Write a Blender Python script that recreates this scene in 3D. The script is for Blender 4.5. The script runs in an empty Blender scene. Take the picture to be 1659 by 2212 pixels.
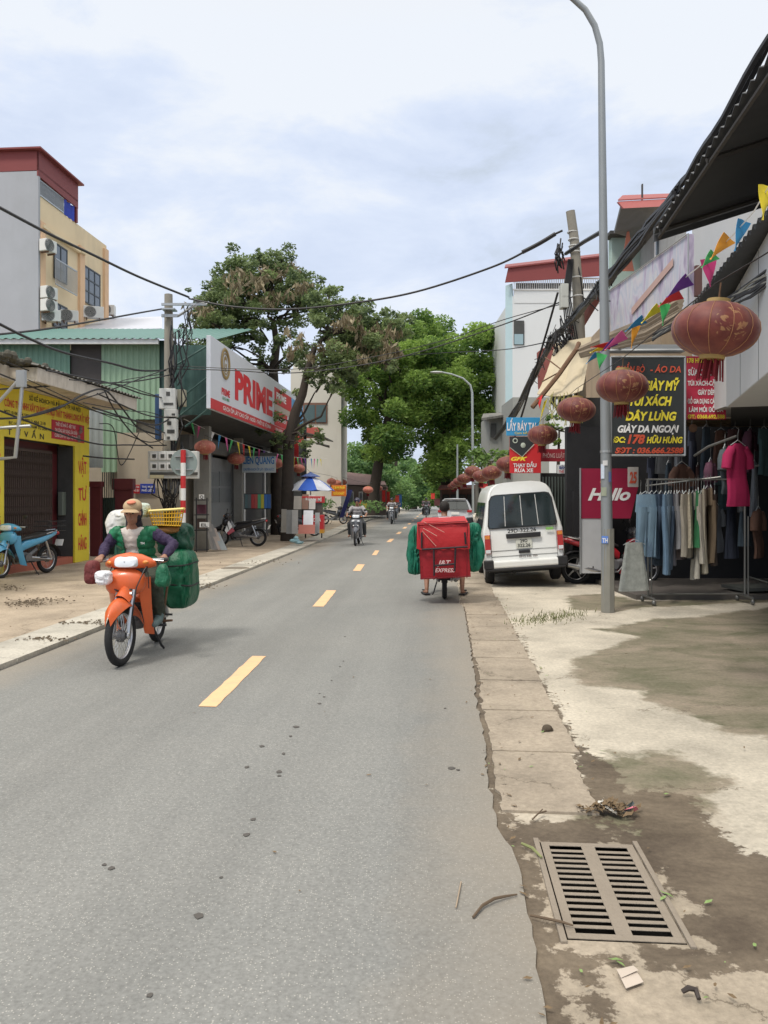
import bpy, math, random, bmesh
import numpy as np
from mathutils import Vector, Matrix
R_ = math.radians
# ---------------------------------------------------------------- frames
# world: camera stands at x=0,y=0 looking along +Y.  The street runs 4.3 degrees to the right of that.
F = 1662.0; CX = 829.5; HY = 1075.0; CAMH = 1.58
ROT = -math.atan(.0755)
CT, SN = math.cos(ROT), math.sin(ROT)
def ST(s, t, z=0.0): return Vector((t*CT - s*SN, t*SN + s*CT, z))
def W(px, py, Y): return Vector(((px-CX)/F*Y, Y, CAMH-(py-HY)/F*Y))
def G(px, py, z=0.0):
    Y = (CAMH-z)*F/(py-HY)
    return Vector(((px-CX)/F*Y, Y, z))
def toST(p): return (-p[0]*SN + p[1]*CT, p[0]*CT + p[1]*SN)     # (s, t)
def Yat(px, t):   # depth at which the line of sight of column px meets the street-parallel plane t
    k = (px-CX)/F
    return t/(k*CT+SN)
def WT(px, py, t): return W(px, py, Yat(px, t))
# ---------------------------------------------------------------- camera, world, sun, exposure
scene = bpy.context.scene
cam_d = bpy.data.cameras.new("camera"); cam = bpy.data.objects.new("camera", cam_d)
scene.collection.objects.link(cam); scene.camera = cam
cam.location = (0, 0, CAMH); cam.rotation_euler = (R_(90), 0, 0)
cam_d.sensor_fit = 'VERTICAL'; cam_d.sensor_height = 36.0
cam_d.lens = F/2212.0*36.0
cam_d.shift_y = -(1106.0-HY)/2212.0
cam_d.clip_start = 0.05; cam_d.clip_end = 4000
SUN_AZ, SUN_EL = 218.0, 58.0      # compass-like: from behind and to the left of the camera
world = bpy.data.worlds.new("World"); scene.world = world; world.use_nodes = True
nt = world.node_tree; nt.nodes.clear()
def N(tree, typ, **kw):
    n = tree.nodes.new(typ)
    for k, v in kw.items():
        if k in n.inputs: n.inputs[k].default_value = v
        else: setattr(n, k, v)
    return n
out = N(nt, 'ShaderNodeOutputWorld'); bg = N(nt, 'ShaderNodeBackground')
sky = N(nt, 'ShaderNodeTexSky', sky_type='NISHITA', sun_disc=False, sun_elevation=R_(SUN_EL), sun_rotation=R_(SUN_AZ))
skm = N(nt, 'ShaderNodeVectorMath', operation='SCALE'); skm.inputs['Scale'].default_value = .1
nt.links.new(sky.outputs[0], skm.inputs[0])
tc = N(nt, 'ShaderNodeTexCoord')
mp = N(nt, 'ShaderNodeMapping'); mp.inputs['Scale'].default_value = (1, 1, 2.3); mp.inputs['Location'].default_value = (3.1, .7, .25)
nt.links.new(tc.outputs['Generated'], mp.inputs[0])
n1 = N(nt, 'ShaderNodeTexNoise', Scale=1.7, Detail=7.0, Roughness=.50, Distortion=.35)
n2 = N(nt, 'ShaderNodeTexNoise', Scale=4.5, Detail=9.0, Roughness=.6, Distortion=.3)
nt.links.new(mp.outputs[0], n1.inputs[0]); nt.links.new(mp.outputs[0], n2.inputs[0])
mx = N(nt, 'ShaderNodeMix', data_type='FLOAT'); mx.inputs[0].default_value = .45
nt.links.new(n1.outputs[0], mx.inputs[2]); nt.links.new(n2.outputs[0], mx.inputs[3])
cr = N(nt, 'ShaderNodeValToRGB'); nt.links.new(mx.outputs[0], cr.inputs[0])
e = cr.color_ramp.elements
e[0].position = .38; e[0].color = (.54, .61, .70, 1)
e[1].position = .45; e[1].color = (.64, .72, .88, 1)
q = cr.color_ramp.elements.new(.50); q.color = (.70, .775, .92, 1)
q = cr.color_ramp.elements.new(.565); q.color = (.83, .87, .93, 1)
# an overcast sky grows brighter towards the zenith
sx = N(nt, 'ShaderNodeSeparateXYZ'); nt.links.new(tc.outputs['Generated'], sx.inputs[0])
mr = N(nt, 'ShaderNodeMapRange', interpolation_type='SMOOTHSTEP'); nt.links.new(sx.outputs[2], mr.inputs[0])
mr.inputs[1].default_value = .55; mr.inputs[2].default_value = 1.0; mr.inputs[3].default_value = 1.0; mr.inputs[4].default_value = 2.6
tn = N(nt, 'ShaderNodeMix', data_type='RGBA'); tn.inputs[7].default_value = (.84, .80, .73, 1)   # the zenith cloud deck is neutral white
mr0 = N(nt, 'ShaderNodeMapRange'); nt.links.new(sx.outputs[2], mr0.inputs[0]); mr0.inputs[1].default_value = .52; mr0.inputs[2].default_value = .8
nt.links.new(mr0.outputs[0], tn.inputs[0]); nt.links.new(cr.outputs[0], tn.inputs[6])
cl = N(nt, 'ShaderNodeVectorMath', operation='SCALE'); nt.links.new(tn.outputs[2], cl.inputs[0]); nt.links.new(mr.outputs[0], cl.inputs['Scale'])
mc = N(nt, 'ShaderNodeMix', data_type='RGBA'); mc.inputs[0].default_value = .93
nt.links.new(skm.outputs[0], mc.inputs[6]); nt.links.new(cl.outputs[0], mc.inputs[7])
nt.links.new(mc.outputs[2], bg.inputs[0]); bg.inputs[1].default_value = 1.0
nt.links.new(bg.outputs[0], out.inputs[0])
sd = bpy.data.lights.new("sun", 'SUN'); sd.energy = 1.9; sd.angle = R_(11); sd.color = (1, .94, .86)
so = bpy.data.objects.new("sun", sd); scene.collection.objects.link(so)
_az = R_(SUN_AZ); _el = R_(SUN_EL)
_d = Vector((math.sin(_az)*math.cos(_el), math.cos(_az)*math.cos(_el), math.sin(_el)))
so.rotation_euler = _d.to_track_quat('Z', 'Y').to_euler(); so.location = (-20, -30, 60)
scene.view_settings.view_transform = 'Standard'; scene.view_settings.look = 'None'
scene.view_settings.exposure = 0.15; scene.view_settings.gamma = 1.0
# ---------------------------------------------------------------- materials
MATS = {}
def mat(name, col, rough=.7, metal=0.0, var=.12, scale=5.0, bump=0.0, bscale=40.0, spec=.4, coat=0.0, dirt=0.0, dcol=(.10, .085, .065), alpha=1.0):
    if name in MATS: return MATS[name]
    m = bpy.data.materials.new(name); m.use_nodes = True
    t = m.node_tree; b = t.nodes['Principled BSDF']
    b.inputs['Roughness'].default_value = rough; b.inputs['Metallic'].default_value = metal
    b.inputs['Specular IOR Level'].default_value = spec
    if coat: b.inputs['Coat Weight'].default_value = coat; b.inputs['Coat Roughness'].default_value = .12
    c = N(t, 'ShaderNodeTexCoord')
    no = N(t, 'ShaderNodeTexNoise', Scale=scale, Detail=6.0, Roughness=.6)
    t.links.new(c.outputs['Object'], no.inputs[0])
    mi = N(t, 'ShaderNodeMix', data_type='RGBA')
    mi.inputs[6].default_value = (*[x*(1-var) for x in col], 1); mi.inputs[7].default_value = (*[min(1, x*(1+var)) for x in col], 1)
    t.links.new(no.outputs[0], mi.inputs[0]); last = mi.outputs[2]
    if dirt:
        n3 = N(t, 'ShaderNodeTexNoise', Scale=scale*.5, Detail=9.0, Roughness=.7)
        mpp = N(t, 'ShaderNodeMapping'); mpp.inputs['Scale'].default_value = (1, 1, .35); t.links.new(c.outputs['Object'], mpp.inputs[0]); t.links.new(mpp.outputs[0], n3.inputs[0])
        r = N(t, 'ShaderNodeMapRange'); r.inputs[1].default_value = .50; r.inputs[2].default_value = .70; r.inputs[4].default_value = dirt
        t.links.new(n3.outputs[0], r.inputs[0])
        m2 = N(t, 'ShaderNodeMix', data_type='RGBA'); m2.inputs[7].default_value = (*dcol, 1)
        t.links.new(r.outputs[0], m2.inputs[0]); t.links.new(last, m2.inputs[6]); last = m2.outputs[2]
    t.links.new(last, b.inputs['Base Color'])
    if bump:
        n4 = N(t, 'ShaderNodeTexNoise', Scale=bscale, Detail=4.0); t.links.new(c.outputs['Object'], n4.inputs[0])
        bp = N(t, 'ShaderNodeBump'); bp.inputs['Strength'].default_value = bump; bp.inputs['Distance'].default_value = .02
        t.links.new(n4.outputs[0], bp.inputs['Height']); t.links.new(bp.outputs[0], b.inputs['Normal'])
    if alpha < 1: b.inputs['Alpha'].default_value = alpha
    MATS[name] = m; return m
# ---------------------------------------------------------------- mesh builder
COL = scene.collection
OFF = {}
class MB:
    def __init__(s, M=None): s.v = []; s.f = []; s.M = M
    def add(s, vs, fs):
        b = len(s.v)
        if s.M is not None: vs = [s.M @ Vector(p) for p in vs]
        s.v += [tuple(p) for p in vs]; s.f += [tuple(b+i for i in f) for f in fs]; return s
    def box(s, c, size, rot=ROT, M=None):
        x, y, z = size[0]/2, size[1]/2, size[2]/2
        m = Matrix.Translation(Vector(c)) @ (M if M is not None else Matrix.Rotation(rot, 4, 'Z'))
        vs = [m @ Vector(p) for p in [(-x,-y,-z),(x,-y,-z),(x,y,-z),(-x,y,-z),(-x,-y,z),(x,-y,z),(x,y,z),(-x,y,z)]]
        return s.add(vs, [(0,3,2,1),(4,5,6,7),(0,1,5,4),(1,2,6,5),(2,3,7,6),(3,0,4,7)])
    def sbox(s, t0, t1, s0, s1, z0, z1):       # box aligned to the street: across, along, up
        vs = [ST(s0,t0,z0),ST(s0,t1,z0),ST(s1,t1,z0),ST(s1,t0,z0),ST(s0,t0,z1),ST(s0,t1,z1),ST(s1,t1,z1),ST(s1,t0,z1)]
        return s.add(vs, [(0,3,2,1),(4,5,6,7),(0,1,5,4),(1,2,6,5),(2,3,7,6),(3,0,4,7)])
    def quad(s, a, b, c, d): return s.add([a, b, c, d], [(0,1,2,3)])
    def slab(s, pts, n):       # polygon thickened along vector n
        n = Vector(n); k = len(pts); p = [Vector(q) for q in pts]
        return s.add(p+[q+n for q in p], [tuple(range(k))[::-1], tuple(range(k, 2*k))]+[(i,(i+1)%k,(i+1)%k+k,i+k) for i in range(k)])
    def tube(s, pts, r, n=8, cap=True):
        pts = [Vector(p) for p in pts]; rs = r if isinstance(r, (list, tuple)) else [r]*len(pts)
        vs = []; fs = []; prev = None
        for i, p in enumerate(pts):
            d = (pts[min(i+1, len(pts)-1)]-pts[max(i-1, 0)])
            if d.length < 1e-9: d = Vector((0,0,1))
            d.normalize()
            if prev is None:
                a = Vector((0,0,1)) if abs(d.z) < .9 else Vector((1,0,0))
                u = d.cross(a).normalized()
            else:
                u = (prev - d*prev.dot(d))
                u = u.normalized() if u.length > 1e-6 else d.orthogonal().normalized()
            prev = u; w = d.cross(u)
            for k in range(n):
                a = 2*math.pi*k/n
                vs.append(p+(u*math.cos(a)+w*math.sin(a))*rs[i])
        for i in range(len(pts)-1):
            for k in range(n):
                fs.append((i*n+k, i*n+(k+1)%n, (i+1)*n+(k+1)%n, (i+1)*n+k))
        if cap: fs.append(tuple(range(n))[::-1]); fs.append(tuple(range((len(pts)-1)*n, len(pts)*n)))
        return s.add(vs, fs)
    def cyl(s, a, b, r, n=16): return s.tube([a, b], r, n)
    def loft(s, rings, cap=True, closed=True):
        n = len(rings[0]); vs = [p for r in rings for p in r]; fs = []
        for i in range(len(rings)-1):
            for k in range(n if closed else n-1):
                fs.append((i*n+k, i*n+(k+1)%n, (i+1)*n+(k+1)%n, (i+1)*n+k))
        if cap and closed: fs.append(tuple(range(n))[::-1]); fs.append(tuple(range((len(rings)-1)*n, len(rings)*n)))
        return s.add(vs, fs)
    def lathe(s, prof, c=(0,0,0), n=24, axis='Z'):
        c = Vector(c); rings = []
        for r, z in prof:
            ring = []
            for k in range(n):
                a = 2*math.pi*k/n; x, y = r*math.cos(a), r*math.sin(a)
                p = {'Z': (x, y, z), 'Y': (x, z, y), 'X': (z, x, y)}[axis]
                ring.append(c+Vector(p))
            rings.append(ring)
        return s.loft(rings)
    def ell(s, c, r, nu=16, nv=10, M=None):
        c = Vector(c); rings = []
        for j in range(nv+1):
            ph = math.pi*j/nv; z = -math.cos(ph); q = max(math.sin(ph), .01)
            ring = []
            for k in range(nu):
                a = 2*math.pi*k/nu; p = Vector((r[0]*q*math.cos(a), r[1]*q*math.sin(a), r[2]*z))
                if M is not None: p = M @ p
                ring.append(c+p)
            rings.append(ring)
        return s.loft(rings)
    def torus(s, c, R, r, nu=32, nv=8, axis='Y', sq=1.0):
        c = Vector(c); vs = []; fs = []
        for i in range(nu):
            a = 2*math.pi*i/nu
            for k in range(nv):
                b = 2*math.pi*k/nv; rr = R+r*math.cos(b); h = r*sq*math.sin(b)
                p = {'Y': (rr*math.cos(a), h, rr*math.sin(a)), 'Z': (rr*math.cos(a), rr*math.sin(a), h), 'X': (h, rr*math.cos(a), rr*math.sin(a))}[axis]
                vs.append(c+Vector(p))
        for i in range(nu):
            for k in range(nv):
                fs.append((i*nv+k, ((i+1)%nu)*nv+k, ((i+1)%nu)*nv+(k+1)%nv, i*nv+(k+1)%nv))
        return s.add(vs, fs)
    def corr(s, O, Rv, Uv, w, h, period=.12, depth=.02, thick=.004):   # corrugated sheet, ribs along Uv
        O = Vector(O); Rv = Vector(Rv).normalized(); Uv = Vector(Uv).normalized(); nn = Rv.cross(Uv)
        k = max(4, int(w/period*4)); vs = []
        for i in range(k+1):
            ph = i % 4; d = depth*(1 if ph in (1, 2) else 0)
            p = O+Rv*(w*i/k)+nn*d; vs += [p, p+Uv*h]
        for i in range(k+1):
            vs += [Vector(vs[2*i])-nn*thick, Vector(vs[2*i+1])-nn*thick]
        b = 2*(k+1); fs = []
        for i in range(k):
            fs.append((2*i, 2*i+2, 2*i+3, 2*i+1)); fs.append((b+2*i, b+2*i+1, b+2*i+3, b+2*i+2))
            fs.append((2*i, b+2*i, b+2*i+2, 2*i+2)); fs.append((2*i+1, 2*i+3, b+2*i+3, b+2*i+1))
        return s.add(vs, fs)
    def build(s, name, m, parent=None, smooth=False, bevel=0.0, auto=True):
        off = OFF.get(parent.name, Vector((0,0,0))) if parent is not None else Vector((0,0,0))
        me = bpy.data.meshes.new(name)
        me.from_pydata([tuple(Vector(p)-off) for p in s.v], [], s.f); me.update()
        bm = bmesh.new(); bm.from_mesh(me); bmesh.ops.recalc_face_normals(bm, faces=bm.faces); bm.to_mesh(me); bm.free()
        o = bpy.data.objects.new(name, me); COL.objects.link(o)
        if m is not None: me.materials.append(m)
        if parent is not None: o.parent = parent; OFF[o.name] = off
        if smooth:
            for p in me.polygons: p.use_smooth = True
            if auto:
                try: me.set_sharp_from_angle(angle=R_(42))
                except Exception: pass
        if bevel:
            bv = o.modifiers.new('bevel', 'BEVEL'); bv.width = bevel; bv.segments = 2; bv.limit_method = 'ANGLE'
        return o
def thing(name, label, cat, loc=(0,0,0), rotz=0.0, group=None, local=False):
    o = bpy.data.objects.new(name, None); COL.objects.link(o); o.location = loc; o.rotation_euler = (0,0,rotz)
    o.empty_display_size = .1
    OFF[o.name] = Vector((0,0,0)) if local else Vector(loc)
    o['label'] = label; o['category'] = cat
    if group: o['group'] = group
    return o
def tag(o, label, cat, group=None):
    o['label'] = label; o['category'] = cat
    if group: o['group'] = group
    return o
def kind(o, k, label=None):
    o['kind'] = k
    if label: o['label'] = label
    return o
def recentre(o):    # move the origin of a single-mesh thing to the base of its mesh
    co = np.empty(len(o.data.vertices)*3); o.data.vertices.foreach_get('co', co); co = co.reshape(-1, 3)
    b = Vector(((co[:,0].min()+co[:,0].max())/2, (co[:,1].min()+co[:,1].max())/2, co[:,2].min()))
    o.data.transform(Matrix.Translation(-b)); o.location = Vector(o.location)+b; return o
def copy_tree(o, parent=None):
    c = o.copy(); COL.objects.link(c)
    if parent is not None: c.parent = parent
    for ch in [x for x in CH.get(o.name, [])]: copy_tree(ch, c)
    return c
CH = {}
def index_children():
    CH.clear()
    for x in bpy.data.objects:
        if x.parent is not None: CH.setdefault(x.parent.name, []).append(x)
def applied(o):     # bake the modifiers of o into its mesh
    dg = bpy.context.evaluated_depsgraph_get(); me = bpy.data.meshes.new_from_object(o.evaluated_get(dg))
    o.modifiers.clear(); old = o.data; o.data = me; me.name = o.name
    return o
def organic(mb, name, m, parent, voxel=.008, smooth=6, fold=0.0, ff=9.0):      # one continuous surface out of overlapping closed forms
    o = mb.build(name, m, parent)
    r = o.modifiers.new('r', 'REMESH'); r.mode = 'VOXEL'; r.voxel_size = voxel; r.use_smooth_shade = True
    s = o.modifiers.new('s', 'SMOOTH'); s.iterations = smooth; s.factor = .5
    applied(o)
    if fold:       # cloth folds: ridged noise along the normals
        from mathutils import noise
        for v in o.data.vertices:
            c = v.co; q = noise.noise(Vector((c.x*ff*1.4, c.y*ff*1.4, c.z*ff*.55)))
            v.co = c + v.normal*(fold*(1-2.6*abs(q+.35*noise.noise(c*ff*2.6))))
        o.data.update()
    for p in o.data.polygons: p.use_smooth = True
    return o
def sell(c, U, V, a, b, n=16, p=2.5):
    c = Vector(c); U = Vector(U); V = Vector(V); r = []
    for k in range(n):
        t = 2*math.pi*k/n; x, y = math.cos(t), math.sin(t)
        r.append(c+U*(a*math.copysign(abs(x)**(2/p), x))+V*(b*math.copysign(abs(y)**(2/p), y)))
    return r
def cap(mb, pts, rs, n=10):       # tapered limb with round ends
    P = [Vector(p) for p in pts]
    mb.tube(P, rs, n)
    for p, r in zip(P, rs): mb.ell(p, (r, r, r), 10, 6)
# ---------------------------------------------------------------- lettering
def text_geo(body, h, w, O, Rv, Uv, bold=.0, shear=0.0, depth=.004, align='C'):
    cu = bpy.data.curves.new('t', 'FONT'); cu.body = body; cu.size = 1.0; cu.extrude = 0; cu.offset = bold; cu.shear = shear
    cu.resolution_u = 3
    o = bpy.data.objects.new('t', cu); COL.objects.link(o)
    dg = bpy.context.evaluated_depsgraph_get(); dg.update()
    me = bpy.data.meshes.new_from_object(o.evaluated_get(dg))
    vs = [v.co.copy() for v in me.vertices]; fs = [tuple(p.vertices) for p in me.polygons]
    bpy.data.objects.remove(o); bpy.data.curves.remove(cu); bpy.data.meshes.remove(me)
    if not vs: return [], []
    x0 = min(v.x for v in vs); x1 = max(v.x for v in vs)
    sy = h/.73; sx_ = (w/(x1-x0)) if w else sy
    if align == 'C': off = -(x0+x1)/2*sx_
    else: off = -x0*sx_
    O = Vector(O); Rv = Vector(Rv).normalized(); Uv = Vector(Uv).normalized(); nn = Rv.cross(Uv)
    return [O+Rv*(v.x*sx_+off)+Uv*(v.y*sy)+nn*depth for v in vs], fs
def letters(parent, m, items, O, Rv, Uv, depth=.006, name='lettering'):
    # items: (text, x centre, y baseline, height, width or None, bold); one line of writing = one part
    Rv = Vector(Rv).normalized(); Uv = Vector(Uv).normalized(); off = OFF.get(parent.name, Vector((0,0,0)))
    for it in items:
        body, x, y, h, w = it[:5]; bold = it[5] if len(it) > 5 else .015; sh = it[6] if len(it) > 6 else 0
        v, f = text_geo(body, h, w, Vector(O)+Rv*x+Uv*y, Rv, Uv, bold, sh, depth)
        me = bpy.data.meshes.new(name); me.from_pydata([tuple(Vector(p)-off) for p in v], [], f); me.update()
        o = bpy.data.objects.new(name, me); COL.objects.link(o); me.materials.append(m); o.parent = parent; OFF[o.name] = off
    return o
EX = Vector((1,0,0)); EZ = Vector((0,0,1)); SV = ST(1,0); TV = ST(0,1)
def arc(p, q, sag, n=10):
    p = Vector(p); q = Vector(q)
    return [p.lerp(q, i/n) - Vector((0,0, sag*4*(i/n)*(1-i/n))) for i in range(n+1)]
# ================================================================ GROUND
rng = np.random.default_rng(7); random.seed(7)
def node_mat(name):
    m = bpy.data.materials.new(name); m.use_nodes = True; t = m.node_tree
    return m, t, t.nodes['Principled BSDF']
# asphalt: grey, fine pale aggregate, faint large patches
m_asph, t, b = node_mat('asphalt'); L = t.links.new
c = N(t, 'ShaderNodeTexCoord')
na = N(t, 'ShaderNodeTexNoise', Scale=.8, Detail=9.0, Roughness=.65); L(c.outputs['Object'], na.inputs[0])
nb = N(t, 'ShaderNodeTexNoise', Scale=60.0, Detail=5.0, Roughness=.7); L(c.outputs['Object'], nb.inputs[0])
vo = N(t, 'ShaderNodeTexVoronoi', Scale=125.0); L(c.outputs['Object'], vo.inputs[0])
r1 = N(t, 'ShaderNodeMix', data_type='RGBA'); r1.inputs[6].default_value = (.178, .184, .177, 1); r1.inputs[7].default_value = (.245, .243, .228, 1); L(na.outputs[0], r1.inputs[0])
r2 = N(t, 'ShaderNodeMix', data_type='RGBA', blend_type='MULTIPLY'); r2.inputs[0].default_value = 1
mrr = N(t, 'ShaderNodeMapRange'); mrr.inputs[1].default_value = .3; mrr.inputs[2].default_value = .7; mrr.inputs[3].default_value = .74; mrr.inputs[4].default_value = 1.2; L(nb.outputs[0], mrr.inputs[0])
L(r1.outputs[2], r2.inputs[6]); L(mrr.outputs[0], r2.inputs[7])
sp = N(t, 'ShaderNodeSeparateColor'); L(vo.outputs['Color'], sp.inputs[0])
gt = N(t, 'ShaderNodeMath', operation='GREATER_THAN'); gt.inputs[1].default_value = .82; L(sp.outputs[0], gt.inputs[0])
lt = N(t, 'ShaderNodeMath', operation='LESS_THAN'); lt.inputs[1].default_value = .36; L(vo.outputs['Distance'], lt.inputs[0])
mu = N(t, 'ShaderNodeMath', operation='MULTIPLY'); L(gt.outputs[0], mu.inputs[0]); L(lt.outputs[0], mu.inputs[1])
mu2 = N(t, 'ShaderNodeMath', operation='MULTIPLY'); mu2.inputs[1].default_value = .42; L(mu.outputs[0], mu2.inputs[0])
r3 = N(t, 'ShaderNodeMix', data_type='RGBA'); r3.inputs[7].default_value = (.58, .56, .50, 1); L(mu2.outputs[0], r3.inputs[0]); L(r2.outputs[2], r3.inputs[6])
# streaks worn along the driving direction and dust towards both edges
mt = N(t, 'ShaderNodeMapping'); mt.inputs['Rotation'].default_value = (0,0,-ROT); L(c.outputs['Object'], mt.inputs[0])
ms2 = N(t, 'ShaderNodeMapping'); ms2.inputs['Scale'].default_value = (1.5,.09,1); L(mt.outputs[0], ms2.inputs[0]); ns2 = N(t, 'ShaderNodeTexNoise', Scale=1.0, Detail=6.0, Roughness=.6); L(ms2.outputs[0], ns2.inputs[0])
rs2 = N(t, 'ShaderNodeMapRange'); rs2.inputs[1].default_value = .3; rs2.inputs[2].default_value = .7; rs2.inputs[3].default_value = .86; rs2.inputs[4].default_value = 1.12; L(ns2.outputs[0], rs2.inputs[0])
r4 = N(t, 'ShaderNodeMix', data_type='RGBA', blend_type='MULTIPLY'); r4.inputs[0].default_value = 1; L(r3.outputs[2], r4.inputs[6]); L(rs2.outputs[0], r4.inputs[7])
sx4 = N(t, 'ShaderNodeSeparateXYZ'); L(mt.outputs[0], sx4.inputs[0]); ad = N(t, 'ShaderNodeMath', operation='ADD'); ad.inputs[1].default_value = 1.86; L(sx4.outputs[0], ad.inputs[0]); ab = N(t, 'ShaderNodeMath', operation='ABSOLUTE'); L(ad.outputs[0], ab.inputs[0])
na2 = N(t, 'ShaderNodeMath', operation='MULTIPLY_ADD'); na2.inputs[1].default_value = .9; L(na.outputs[0], na2.inputs[0]); L(ab.outputs[0], na2.inputs[2])
de = N(t, 'ShaderNodeMapRange'); de.inputs[1].default_value = 2.05; de.inputs[2].default_value = 2.6; de.inputs[4].default_value = .5; L(na2.outputs[0], de.inputs[0])
r5 = N(t, 'ShaderNodeMix', data_type='RGBA'); r5.inputs[7].default_value = (.30, .255, .195, 1); L(de.outputs[0], r5.inputs[0]); L(r4.outputs[2], r5.inputs[6])
L(r5.outputs[2], b.inputs['Base Color']); b.inputs['Roughness'].default_value = .72; b.inputs['Specular IOR Level'].default_value = .35
bp = N(t, 'ShaderNodeBump'); bp.inputs['Strength'].default_value = .22; bp.inputs['Distance'].default_value = .003
L(nb.outputs[0], bp.inputs['Height']); L(bp.outputs[0], b.inputs['Normal'])
m_paint = mat('road_paint', (.78, .49, .27), rough=.7, var=.12, scale=14, dirt=.45, dcol=(.33, .30, .25))
def conc_mat(name, light, dark, moss, useattr=True, tan=None):
    m, t, b = node_mat(name); L = t.links.new
    c = N(t, 'ShaderNodeTexCoord')
    a = N(t, 'ShaderNodeTexNoise', Scale=1.3, Detail=8.0, Roughness=.62); L(c.outputs['Object'], a.inputs[0])
    f = N(t, 'ShaderNodeTexNoise', Scale=34.0, Detail=6.0, Roughness=.7); L(c.outputs['Object'], f.inputs[0])
    g = N(t, 'ShaderNodeMix', data_type='RGBA'); g.inputs[6].default_value = (*light, 1); g.inputs[7].default_value = (*[x*.66 for x in light], 1)
    ra = N(t, 'ShaderNodeMapRange'); ra.inputs[1].default_value = .38; ra.inputs[2].default_value = .66; L(a.outputs[0], ra.inputs[0]); L(ra.outputs[0], g.inputs[0])
    last = g.outputs[2]
    if useattr:
        def stain(att, width, colr, last, ns, amt, strength=1.0):
            at = N(t, 'ShaderNodeAttribute', attribute_name=att)
            n = N(t, 'ShaderNodeTexNoise', Scale=ns, Detail=9.0, Roughness=.68); L(c.outputs['Object'], n.inputs[0])
            s1 = N(t, 'ShaderNodeMath', operation='MULTIPLY_ADD'); s1.inputs[1].default_value = amt; s1.inputs[2].default_value = -amt*.5; L(n.outputs[0], s1.inputs[0])
            s2 = N(t, 'ShaderNodeMath', operation='ADD'); L(at.outputs['Fac'], s2.inputs[0]); L(s1.outputs[0], s2.inputs[1])
            r = N(t, 'ShaderNodeMapRange'); r.inputs[1].default_value = -width; r.inputs[2].default_value = width; r.inputs[4].default_value = strength; L(s2.outputs[0], r.inputs[0])
            mxx = N(t, 'ShaderNodeMix', data_type='RGBA'); L(r.outputs[0], mxx.inputs[0]); L(last, mxx.inputs[6])
            if isinstance(colr, tuple) and len(colr) == 2:
                cm = N(t, 'ShaderNodeMix', data_type='RGBA'); cm.inputs[6].default_value = (*colr[0], 1); cm.inputs[7].default_value = (*colr[1], 1)
                r5 = N(t, 'ShaderNodeMapRange'); r5.inputs[1].default_value = .36; r5.inputs[2].default_value = .64; ms_ = N(t, 'ShaderNodeMapping'); ms_.inputs['Scale'].default_value = (.9,1.35,1); L(c.outputs['Object'], ms_.inputs[0]); ns_ = N(t, 'ShaderNodeTexNoise', Scale=1.6, Detail=9.0, Roughness=.68, Distortion=.4); L(ms_.outputs[0], ns_.inputs[0]); L(ns_.outputs[0], r5.inputs[0]); L(r5.outputs[0], cm.inputs[0]); L(cm.outputs[2], mxx.inputs[7])
            else: mxx.inputs[7].default_value = (*colr, 1)
            return mxx.outputs[2]
        last = stain('tan', .10, tan, last, 2.5, .5, .95)
        last = stain('moss', .05, moss, last, 3.5, .55, .93)
        last = stain('dirt', .012, dark, last, 9.0, .46, .95)
    # hairline cracks and small dark spots
    vc = N(t, 'ShaderNodeTexVoronoi', feature='DISTANCE_TO_EDGE', Scale=.62); wn = N(t, 'ShaderNodeTexNoise', Scale=3.0, Detail=8.0, Roughness=.7); L(c.outputs['Object'], wn.inputs[0])
    wm = N(t, 'ShaderNodeVectorMath', operation='MULTIPLY_ADD'); wm.inputs[1].default_value = (.5,.5,.5); L(wn.outputs['Color'], wm.inputs[0]); L(c.outputs['Object'], wm.inputs[2]); L(wm.outputs[0], vc.inputs[0])
    ck = N(t, 'ShaderNodeMapRange'); ck.inputs[1].default_value = .002; ck.inputs[2].default_value = .006; ck.inputs[3].default_value = .75; ck.inputs[4].default_value = 0; L(vc.outputs['Distance'], ck.inputs[0])
    gm = N(t, 'ShaderNodeMapRange'); gm.inputs[1].default_value = .5; gm.inputs[2].default_value = .56; L(a.outputs[0], gm.inputs[0]); cm2 = N(t, 'ShaderNodeMath', operation='MULTIPLY'); L(ck.outputs[0], cm2.inputs[0]); L(gm.outputs[0], cm2.inputs[1])
    n9 = N(t, 'ShaderNodeTexNoise', Scale=9.0, Detail=10.0, Roughness=.78); L(c.outputs['Object'], n9.inputs[0]); s9 = N(t, 'ShaderNodeMapRange'); s9.inputs[1].default_value = .60; s9.inputs[2].default_value = .70; s9.inputs[4].default_value = .55; L(n9.outputs[0], s9.inputs[0])
    mxc = N(t, 'ShaderNodeMath', operation='MAXIMUM'); L(cm2.outputs[0], mxc.inputs[0]); L(s9.outputs[0], mxc.inputs[1])
    kx = N(t, 'ShaderNodeMix', data_type='RGBA'); kx.inputs[7].default_value = (.13,.105,.075,1); L(mxc.outputs[0], kx.inputs[0]); L(last, kx.inputs[6]); last = kx.outputs[2]
    w = N(t, 'ShaderNodeMix', data_type='RGBA', blend_type='MULTIPLY'); w.inputs[0].default_value = 1
    rf = N(t, 'ShaderNodeMapRange'); rf.inputs[1].default_value = .25; rf.inputs[2].default_value = .75; rf.inputs[3].default_value = .72; rf.inputs[4].default_value = 1.22; L(f.outputs[0], rf.inputs[0])
    L(last, w.inputs[6]); L(rf.outputs[0], w.inputs[7]); L(w.outputs[2], b.inputs['Base Color'])
    b.inputs['Roughness'].default_value = .8; b.inputs['Specular IOR Level'].default_value = .25
    bp = N(t, 'ShaderNodeBump'); bp.inputs['Strength'].default_value = .45; bp.inputs['Distance'].default_value = .01; L(f.outputs[0], bp.inputs['Height']); L(bp.outputs[0], b.inputs['Normal'])
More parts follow.
